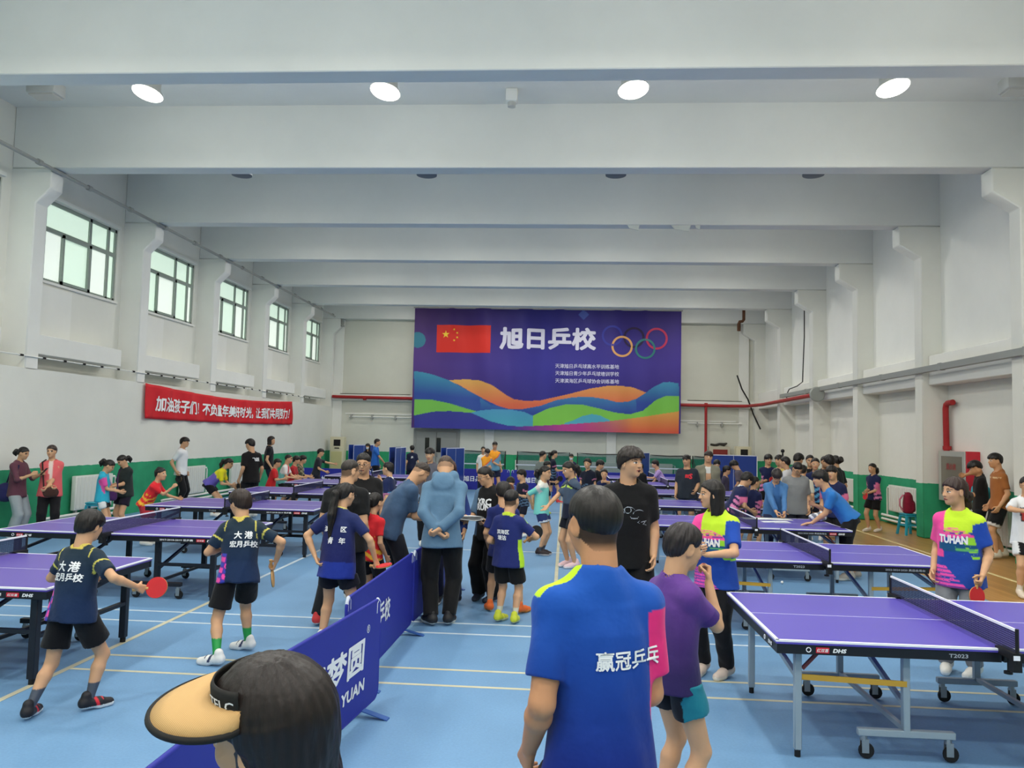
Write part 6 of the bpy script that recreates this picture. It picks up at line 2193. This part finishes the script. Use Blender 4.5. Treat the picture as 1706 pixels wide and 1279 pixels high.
# middle distance
person(824, 25.6, -148, 'tall man with glasses in an orange, red and blue kit', top=736, kid=0, hyaw=-25, shirt=S(f=orangekit, sl=.8), low=SH((30, 36, 60)), hair={'k': 'short', 't': .05}, glasses=1, rh=(.0, .16, .58))
person(811, 25.0, -160, 'woman in an orange kit holding a red thing at her waist', top=747, fem=1, kid=.1, nod=26, shirt=S(f=orangekit, sl=.8), low=SH((30, 36, 60)), hair={'k': 'short', 't': .09}, rh=(.0, .18, .62), lh=(-.02, .18, .62))
person(805, 26.4, -170, 'person in a white shirt behind the orange kit woman', top=744, fem=1, kid=.1, shirt=S((228, 230, 226), sl=.8), low=TR((40, 44, 60)), hair={'k': 'bun'})
person(851, 16.0, 6, 'player bent double in blue with pale arcs on the back', h=1.55, kid=.4, lean=72, nod=40, hunch=.03, hy=-.06, drop=.04, shirt=S(f=bluearcs, sl=.8, sr=1.8, hem=-.04), low=SH((24, 26, 40)), hair=HB, rh=(.12, .3, .32), lh=(-.12, .3, .32))
BAK = person(872, 15.6, 130, 'boy in a black and blue kit holding a brown bat to his chest', top=782, kid=.8, hyaw=-10, shirt=S(f=darknavy, sl=.8, collar=(206, 206, 206)), low=SH((24, 26, 40)), hair=HB, lh=(-.06, .16, .64), rh=(.05, .16, .66))
MIN = person(904, 13.35, -104, 'girl in a mint shirt with white yoke and navy shorts, hands behind her', top=776, fem=1, kid=.7, hyaw=-6, shirt=S(f=mintgirl, sl=.95, hem=-.22), low=SH((38, 52, 100), .55, f=hem_white, flare=1.1), hair={'k': 'pony', 'pl': .55, 'ph': .1, 'bang': 0}, rh=(.03, -.11, .56), lh=(-.03, -.11, .56), shoe=((44, 36, 40), (224, 214, 210)), sock=((70, 74, 84), .06))
person(902, 21.0, -50, 'boy in grey green beyond the mint shirt girl', top=751, kid=.5, shirt=S((112, 120, 116), sl=.8), low=SH(), hair={'k': 'buzz', 'sm': .75})
RBT = person(909, 20.3, -70, 'child in maroon and navy with lime shoes behind the mint shirt girl', top=768, kid=.85, shirt=S((74, 44, 66), sl=.8), low=SH((28, 28, 46)), hair=HS, shoe=((196, 214, 50), (220, 226, 120)), lh=(-.03, .20, .60))
person(921, 23.6, -75, 'ponytailed player in dark navy with bright red shoes', top=750, fem=1, kid=.4, shirt=S(f=darknavy, sl=.75), low=SH((26, 28, 50)), hair=HP, shoe=((206, 52, 62), (230, 214, 210)), rf=(.1, .1, -10), lf=(-.1, -.1, 10), rh=(.06, .2, .62))
person(952, 26.3, 175, 'child with a pale face covering far behind the lime necked girl', top=756, kid=.5, mask=1, shirt=S((40, 46, 70), sl=.8), low=SH(), hair=HS)
VNE = person(955, 12.2, 122, 'girl in a grey shirt with lime neck bands reaching out an open palm', top=768, fem=1, kid=.35, hyaw=-6, nod=18, shirt=S(f=vneckgrey, sl=.8, v=1, collar=(206, 222, 120)), low=SH((24, 26, 36), .6), hair={'k': 'pony', 'pl': .65, 'ph': .0, 'bang': 0}, rh=(.05, .25, .57), rhp=(.8, -.4, -.4), rhn=(-.2, 0, 1), rc=12, lh=(-.14, .04, .5), shoe=((224, 190, 196), (236, 226, 226)))
person(980, 18.0, 158, 'girl with untidy hair in black and navy holding a black bat', top=764, fem=1, kid=.5, shirt=S(f=darknavy, sl=.6), low=SH(), hair={'k': 'pony', 'pl': .4, 'ph': .25, 'tex': .03, 't': .07}, rh=(.08, .16, .60), lh=(-.08, .10, .55))
person(996, 19.0, -110, 'boy in black beside the untidy haired girl', top=766, kid=.4, shirt=S((26, 28, 34), sl=.8), low=SH(), hair=HB, nod=10)
person(1007, 17.0, 172, 'small girl in pale blue and navy with a hand at her mouth', top=781, fem=1, kid=.9, shirt=S(f=navyblue, sl=.8, collar=(230, 230, 226)), low=SH((28, 32, 60)), hair={'k': 'bun', 'bang': 0}, rh=(.0, .15, .80), rc=60)
person(1069, 20.2, 120, 'person in dark clothes just behind the tall man in black', top=772, kid=.3, shirt=S((26, 26, 30), sl=1.8), low=TR(), hair=HS)
person(1105, 22.8, 96, 'child in lilac and navy lunging with a bat at the far table', h=1.42, kid=.8, lean=28, shirt=S((176, 150, 204), sl=.8), low=SH((36, 46, 110)), hair=HB, lh=(-.06, .36, .62), rh=(.05, .25, .48), lhp=(-.3, -.2, -.9))
LOG = person(1145, 17.1, 163, 'man in a charcoal tee with a red logo resting by the fourth table', top=758, kid=.1, fat=1.25, wide=1.12, hyaw=-14, shirt=S((44, 50, 60), sl=.8, hem=-.28, print=(p_('≋S', .72, .09, side=1, u=-.035, bold=.05, m=M_RLOGO),)), low=SH((40, 50, 90), .9), hair={'k': 'short', 't': .05}, rh=(.13, .08, .5), lh=(-.12, .10, .55))
KHA = person(1179, 17.3, 178, 'smiling man in an open khaki jacket over a white tee', top=752, kid=.05, fat=1.3, wide=1.22, htilt=-6, shirt=S((134, 132, 116), sl=1.9, hem=-.26, open=(224, 226, 222), collar=(140, 138, 122)), low=TR((60, 62, 70)), hair={'k': 'short', 't': .08}, hc=(40, 30, 26), rh=(.15, .05, .52))
person(1194, 20.2, 175, 'child in dark clothes peering over the khaki jacket shoulder', top=766, kid=.5, shirt=S((40, 46, 80), sl=.8), low=SH(), hair=HB)
person(1208, 20.1, -120, 'child with a white collar beside the folded blue table', top=776, kid=.8, shirt=S((70, 64, 84), sl=.8, collar=(230, 230, 226)), low=SH(), hair=HB, hyaw=20)
person(1240, 20.0, 60, 'stooping player in grey with thick dark hair before the folded table', top=764, kid=.3, lean=20, nod=40, shirt=S((92, 84, 94), sl=.8), low=SH(), hair={'k': 'mop'})
PIN = person(1222, 13.95, -72, 'boy in navy with pink cuffs stooping over the third table row', h=1.52, kid=.6, lean=30, nod=30, shirt=S(f=navypink, sl=.85, hem=-.12, collar=(226, 226, 226)), low=SH(), hair={'k': 'bowl', 't': .08}, rh=(.08, .20, .50), lh=(-.02, .22, .52), hy=-.04)
RBB = person(1254, 14.35, -38, 'girl in navy and lilac holding a red bat behind her', h=1.36, kid=.85, fem=1, shirt=S(f=navypink, sl=.8), low=SH(), hair={'k': 'bun', 'bang': 0}, hyaw=-30, lh=(-.13, -.10, .55), rh=(.05, .2, .6))
ARM = person(1279, 19.2, 172, 'boy in navy with folded arms and a red bat', top=757, kid=.3, shirt=S(f=navypink, sl=.8), low=SH(), hair=HB, hyaw=15, rh=(-.07, .13, .64), lh=(.07, .14, .62))
CAR = person(1291, 13.45, 172, 'woman in a blue cardigan writing on the paper covered table', h=1.62, kid=0, fem=1, fat=1.1, lean=24, nod=44, shirt=S(f=cardigan, sl=1.9, hem=-.26), low=TR((44, 50, 80)), hair={'k': 'short', 't': .08}, hc=(40, 34, 34), rh=(.01, .25, .51), lh=(-.06, .25, .50), rc=50, lc=40, hy=-.05)
GRE = person(1325, 14.1, 176, 'man with glasses in a grey polo looking down at the papers', top=771, bow=.97, kid=0, fat=1.18, wide=1.08, nod=42, hyaw=12, shirt=S((128, 130, 132), sl=.85, hem=-.28, sr=1.8), low=TR((40, 42, 52)), hair={'k': 'short', 't': .04, 'bang': 0}, glasses=1)
LEA = person(1416, 11.95, 82, 'boy in bright blue leaning across the paper covered table on one arm', h=1.70, kid=.15, lean=40, nod=10, hy=.0, shirt=S((48, 116, 190), sl=.7, hem=-.08, sr=1.8), low=SH((24, 24, 28), .85, flare=1.1), hair={'k': 'bowl', 't': .08}, lh=(-.02, .31, .475), lhd=(0, 1, -.15), lhn=(0, 0, -1), lc=8, rh=(.10, .27, .62), lf=(-.07, .02, 5), rf=(.08, -.06, -10), shoe=((150, 146, 140), (216, 212, 204)), lhp=(-.5, -.8, -.2))
person(1389, 13.75, 150, 'boy in navy with a white collar peering over the leaning boy', top=776, kid=.4, shirt=S(f=navypink, sl=.8, collar=(230, 230, 226)), low=SH(), hair=HB, hyaw=-10, htilt=8)
for (px, Y, tp, fc, nm, kw) in (
        (1301, 18.2, 758, 120, 'yellow shirted spectator at the start of the waiting row', dict(shirt=S((214, 190, 110), sl=.8), hair=HS, hyaw=10)),
        (1312, 16.8, 761, 60, 'spectator in a white patterned top turning to the waiting row', dict(shirt=S((206, 206, 210), sl=.8), hair={'k': 'short', 'bang': 0}, fem=1)),
        (1326, 18.4, 755, -60, 'tall dark haired boy turned away in the waiting row', dict(shirt=S((60, 70, 90), sl=.8), hair={'k': 'bowl', 't': .09}, nod=18)),
        (1337, 15.9, 775, -20, 'child in a cream shirt seen from behind by the grey polo man', dict(shirt=S((206, 200, 184), sl=.8), hair=HS)),
        (1349, 17.6, 758, 170, 'girl in a black tee looking out of the waiting row', dict(shirt=S((28, 28, 32), sl=.8), fem=1, hair={'k': 'bun', 'bang': 0})),
        (1358, 16.6, 763, 165, 'smiling girl with pulled back hair in pale blue print', dict(shirt=S(f=navyblue, sl=.8), fem=1, hair={'k': 'bun', 'bang': 0})),
        (1373, 17.8, 760, 178, 'girl half hidden behind the pale blue print girl', dict(shirt=S((60, 60, 76), sl=.8), fem=1, hair={'k': 'bun', 'bang': 0})),
        (1384, 17.0, 759, 15, 'black haired person seen from behind at the end of the waiting row', dict(shirt=S((30, 36, 40), sl=.8), hair={'k': 'mop', 't': .1})),
        (1395, 17.6, 759, 30, 'ponytailed girl in dark green turned away, ending the waiting row', dict(shirt=S((34, 44, 46), sl=.8), fem=1, hair={'k': 'pony', 'pl': .4, 'ph': .3}))):
    person(px, Y, fc, nm, top=tp, kid=.35, low=SH((26, 28, 40)), group='spectators waiting by the timber side', **kw)
RWG = person(1456, 18.45, 118, 'girl in navy pink shirt and black shorts alone by the radiator', top=772, fem=1, kid=.3, shirt=S(f=navypink, sl=.8), low=SH((22, 22, 24), .72), hair={'k': 'pony', 'pl': .6, 'ph': -.05, 'bang': 0}, rh=(.0, .15, .60), lh=(-.03, .16, .57), rc=50, lc=40, shoe=((226, 214, 200), (236, 230, 222)), lf=(-.04, -.06, 0), rf=(.05, .06, -5))
person(1634, 15.3, 70, 'person in black with a dark cap hiding the face behind a raised hand', top=767, kid=.2, nod=26, shirt=S((26, 24, 24), sl=.8, hem=-.2), low=SH((20, 22, 26), .8, f=hem_block), hair={'k': 'short', 't': .1, 'hl': .0}, rh=(.02, .14, .84), lh=(-.02, .17, .66), rc=50, skin=(186, 136, 96), shoe=((60, 56, 50), (190, 184, 170)))
person(1664, 14.75, 84, 'boy in a brown team shirt and black shorts looking towards the tables', top=756, kid=.1, hyaw=6, shirt=S(f=brownteam, sl=.75, hem=-.2), low=SH((22, 22, 24), .86, f=hem_block, flare=1.1), hair={'k': 'short', 't': .07}, skin=(198, 148, 108), shoe=((204, 196, 176), (220, 214, 196)), lf=(-.05, .05, 0), rf=(.06, -.05, -5))
person(1708, 11.15, 168, 'person with glasses in a white photo print tee, arms raised, cut by the frame', top=794, fem=1, kid=.3, shirt=S(f=photoshirt, sl=.8, sr=1.9, hem=-.32), low=SH((28, 28, 32), .7, f=side_white), hair={'k': 'bun', 'bang': 0}, glasses=1, rh=(.03, .19, .72), lh=(-.05, .18, .73), rhp=(1, .2, -.1), lhp=(-1, .2, -.1), shoe=((222, 208, 190), (236, 228, 214)), rf=(.07, .05, -5), sock=((226, 220, 212), .05))

# ------------------------------------------------------------------ bats in hands
bat(BO1, 1, (1, .15, .12), (-.1, -1, .25), 'red bat in the hand of the boy with red black shoes')
bat(BO2, 1, (.15, .2, -1), (1, -.2, .2), 'pale wood bat held low by the boy with green socks', M_WOOD, M_RBLK)
bat(PON, 1, (.9, -.35, .12), (.1, -.25, 1), 'red bat held flat by the ponytail girl over the barrier')
bat(LIM, 1, (.55, .55, .55), (.6, -.7, .1), 'black bat held upright by the lime collared boy', M_RBLK, M_RBLK)
bat(GI2, -1, (-.05, .15, -1), (-.9, .6, 0), 'red bat hanging from the hand of the side ponytail girl')
bat(BLB, -1, (0, .2, -1), (-1, -.1, 0), 'black bat held by the boy in the black character tee', M_RBLK, M_RBLK)
bat(WHI, 1, (.1, .1, -1), (1, 0, 0), 'black bat hanging by the white tee man', M_RBLK, M_RBLK)
bat(BAK, -1, (.3, .3, .9), (-.3, .9, -.2), 'brown bat held up by the boy in black and blue', mat('brown bat rubber', (120, 70, 60), .6), M_RBLK)
bat(RBT, -1, (0, .6, .7), (-1, 0, 0), 'red bat raised by the child with lime shoes')
bat(RBB, -1, (-.3, -.2, -.8), (.0, -1, .1), 'big red bat hanging behind the girl in navy and lilac')
bat(ARM, 1, (.9, .3, .1), (0, 1, .1), 'red bat tucked under the folded arms of the boy in navy')
bat(RWG, 1, (.1, .2, -1), (.2, 1, 0), 'red bat held before her by the girl alone at the radiator')

# ------------------------------------------------------------------ what people carry
def xf(I, o, M_):
    """object built in head or body coordinates of a figure, placed in the hall"""
    o.matrix_world = I['root'].matrix_basis if M_ is None else M_
def frame(I, p):
    return Matrix.Translation(Vector(I['W'](p))) @ Matrix.Rotation(I['root'].rotation_euler.z, 4, 'Z')

# straw sun visor
I = VIS
hh, Mh, hc = I['hh'], I['Mh'], I['hc']
Rw = rotz(I['root'].rotation_euler.z)
Mw = Matrix([list(r) for r in (Rw @ Mh)]).to_4x4()
vz = tag(empty('sun_visor', (0, 0, 0)), 'straw sun visor with black rim and lettered black band', 'hat')
vz.matrix_world = Matrix.Translation(Vector(I['W'](hc))) @ Mw
def vstraw():
    m = bpy.data.materials.new('woven straw')
    m.use_nodes = True
    nt = m.node_tree
    b = nt.nodes['Principled BSDF']
    b.inputs['Roughness'].default_value = .75
    tc = nn(nt, 'ShaderNodeTexCoord')
    wv = nn(nt, 'ShaderNodeTexWave', wave_type='BANDS', bands_direction='X', i_Scale=170., i_Distortion=1.5, i_Detail=1.)
    mp = nn(nt, 'ShaderNodeMapping')
    mp.inputs['Rotation'].default_value = (0, 0, R(35))
    nt.links.new(tc.outputs['Object'], mp.inputs[0])
    nt.links.new(mp.outputs[0], wv.inputs['Vector'])
    rp = nn(nt, 'ShaderNodeMix', data_type='RGBA')
    rp.inputs[6].default_value = (*lin((186, 146, 92)), 1)
    rp.inputs[7].default_value = (*lin((206, 168, 112)), 1)
    nt.links.new(wv.outputs['Fac'], rp.inputs[0])
    nt.links.new(rp.outputs[2], b.inputs['Base Color'])
    bp = nn(nt, 'ShaderNodeBump', i_Strength=.15, i_Distance=.0015)
    nt.links.new(wv.outputs['Fac'], bp.inputs['Height'])
    nt.links.new(bp.outputs[0], b.inputs['Normal'])
    return m
M_STRAW = vstraw()
bx_, by_ = .345 * hh, .425 * hh
def ring_pt(q, grow, drop):
    return (bx_ * math.cos(q) + grow * .082 * math.cos(q), -.06 * hh + by_ * math.sin(q) + grow * .118 * math.sin(q), .34 * hh - drop)
N = 44
qs = np.linspace(R(2), R(178), N)
mb = MB()
rows = []
for g_, d_ in ((0, 0), (.35, .004), (.7, .012), (1.0, .026)):
    rows.append([ring_pt(q, g_ * max(0, math.sin((q - qs[0]) / (qs[-1] - qs[0]) * math.pi)) ** .5, d_) for q in qs])
vs = [p for r_ in rows for p in r_]
mb.add(vs, [(i * N + j, i * N + j + 1, (i + 1) * N + j + 1, (i + 1) * N + j) for i in range(3) for j in range(N - 1)], True)
br = mb.build('brim', M_STRAW, vz)
s_ = br.modifiers.new('thick', 'SOLIDIFY'); s_.thickness = .003
MB().tube(rows[-1], .006, 8).build('brim_rim', mat('black hat ribbon', (26, 25, 24), .7), vz)
band = MB()
NB = 40
bq = np.linspace(R(5), R(175), NB)
bv = []
for dz, gr in ((-.012, .02), (.0, .03), (.022, .0), (.030, -.05)):
    bv += [(bx_ * (1 + gr) * math.cos(q), -.06 * hh + by_ * (1 + gr) * math.sin(q), .34 * hh + dz) for q in bq]
band.add(bv, [(i * NB + j, i * NB + j + 1, (i + 1) * NB + j + 1, (i + 1) * NB + j) for i in range(3) for j in range(NB - 1)], True)
bo = band.build('band', mat('black hat ribbon', (26, 25, 24), .7), vz)
s_ = bo.modifiers.new('thick', 'SOLIDIFY'); s_.thickness = .003
def bandwarp(P):
    # run the word round the band
    q = R(150) - P[:, 0] / (by_ * 1.0)
    r_ = 1.035
    return np.stack([bx_ * r_ * np.cos(q), -.06 * hh + by_ * r_ * np.sin(q), .34 * hh + .006 + P[:, 2]], 1)
writing('lettering', 'TELC', (0, 0, 0), (1, 0, 0), (0, 0, 1), w=.068, h=.018, parent=bo, bold=.01, cuts=.01, warp=lambda P: bandwarp(P * V3([-1, 1, 1])))

# phone, bags
t = tag(MB().box((-.037, -.075, -.004), (.037, .075, .004)).build('phone', M_BLK, None, bevel=.003), 'black phone held up by the woman in the plum top', 'phone')
hp_ = PHO['W'](PHO['hand'][-1]['grip'] + V3([.03, .04, .03]))
t.location = hp_
t.rotation_euler = (R(50), 0, R(-80))
def bag(name, I, loc, rad, rgb, label, strap=None, rz=0, band_=None):
    """soft bag hanging on a figure, with its strap over the shoulder"""
    root = tag(empty(name, I['W'](loc), I['root'].rotation_euler.z + rz), label, 'bag')
    a, b, c = rad
    v = max(.008, .0012 * I['root'].location.y)
    ps = [cap((-a * .5, 0, -c * .4), (a * .5, 0, -c * .4), min(b, c * .8)), cap((-a * .45, 0, c * .35), (a * .45, 0, c * .35), min(b * .9, c * .7)), ell((0, 0, 0), np.eye(3), (a, b, c))]
    blob('pouch', ps, v, rgb, parent=root, k=.02)
    if strap:
        Rr = rotz(-rz)
        pts = [Rr @ (V3(p) - V3(loc)) for p in strap]
        MB().tube(pts, .014, 6).build('strap', mat('bag strap ' + name, tuple(int(q * .7) for q in rgb), .7), root)
    return root
h = PHO['h']
bag('shoulder_bag', PHO, V3([.02, -.115, .50]) * h, (.16, .09, .17), (44, 42, 92), 'big navy bag hanging behind the woman in the plum top', [V3([.09, .03, .62]) * h, V3([.07, .05, .80]) * h, V3([.02, -.04, .83]) * h, V3([0, -.12, .6]) * h], 1.57)
h = COR['h']
bag('handbag', COR, V3([-.02, .175, .50]) * h, (.13, .05, .09), (66, 44, 40), 'dark brown handbag under the folded hands of the coral cardigan woman', [V3([.05, .15, .55]) * h, V3([.085, .06, .82]) * h, V3([.06, -.05, .84]) * h])
h = DGR['h']
bag('crossbody_bag', DGR, V3([-.03, .20, .50]) * h, (.17, .07, .09), (88, 50, 104), 'purple crossbody bag on the woman in the dark tee', [V3([-.09, .15, .55]) * h, V3([-.02, .12, .72]) * h, V3([.075, .03, .83]) * h, V3([.03, -.08, .80]) * h])
# backpack on the stool
root = tag(empty('backpack', (7.62, 18.1, .475), R(70)), 'maroon backpack resting on the turquoise stool', 'backpack')
blob('pouch', [gcyl((0, 0, 0), np.eye(3), .46, [0, .12, .5, .85, 1.], [.15, .17, .16, .12, .05], [.10, .115, .11, .09, .04]), gcyl((0, -.09, .03), np.eye(3), .24, [0, .2, .8, 1.], [.10, .13, .12, .08], [.05, .06, .055, .03])], .014, (126, 24, 48), parent=root)
MB().tube([(-.08, .11, .05), (-.11, .17, .16), (-.10, .17, .30), (-.06, .10, .40)], .018, 6).build('strap', mat('pink strap', (200, 120, 140), .7), root)
MB().tube([(-.03, .05, .40), (0, .06, .45), (.03, .05, .40)], .01, 6).build('handle', mat('maroon webbing', (96, 20, 38), .7), root)
# paper pad of the XRC woman
I = XRC
c = (I['hand'][1]['grip'] + I['hand'][-1]['grip']) / 2 + V3([0, .03, .02])
root = tag(empty('paper_pad', I['W'](c), I['root'].rotation_euler.z), 'white paper pad held flat by the woman in the black lettered top', 'paper')
MB().box((-.16, -.11, 0), (.16, .12, .008)).build('clipboard', mat('clear clipboard', (196, 204, 206), .3), root, bevel=.003, seg=1)
for k in range(5):
    MB().add([(-.15 + .01 * k, -.10, .010 + .006 * k), (.15, -.10 + .004 * k, .010 + .004 * k), (.15, .11, .011 + .005 * k), (-.15, .11 - .006 * k, .012 + .010 * k), (0, 0, .011 + .009 * k)], [(0, 1, 4), (1, 2, 4), (2, 3, 4), (3, 0, 4)]).build('sheet', M_PAPER, root)
# things on the busy table
q = at(1362, 868, z=HT)
tag(blob('carrier_bag', [ell((q[0], q[1], HT + .06), np.eye(3), (.14, .10, .07)), ell((q[0] + .08, q[1] + .03, HT + .09), np.eye(3), (.07, .07, .07))], .016, (214, 216, 222), k=.03, colfn=lambda V: np.where((np.sin(V[:, 0] * 60 + V[:, 2] * 40) > .3)[:, None], V3(lin((224, 226, 232))), V3(lin((120, 124, 140))))), 'crumpled pale plastic bag on the busy table by the leaning boy', 'bag')
q = at(1300, 870, z=HT)
t = tag(empty('score_pad', (q[0], q[1] + .0, HT), .1), 'small white pad under the pen of the cardigan woman', 'paper')
for k in range(4):
    MB().box((-.11 + .004 * k, -.08, .001 + .004 * k), (.11, .08 - .005 * k, .004 + .004 * k)).build('sheet', M_PAPER, t)
# floor stand behind the waiting row
t = tag(empty('pole_stand', (at(1304, 742, y=20.5)[0], 20.5, 0)), 'thin black pole stand with a ball top above the waiting row', 'stand')
MB().cyl((0, 0, 0), (0, 0, 1.70), .022, 8).build('pole', M_BLK, t)
MB().lathe([(.05 * math.sin(q), 1.75 - .05 * math.cos(q)) for q in np.linspace(.05, 3.09, 9)], n=12).build('ball_top', M_BLK, t)
MB().lathe([(.18, 0), (.18, .02), (.03, .05)], n=16).build('base', M_BLK, t)
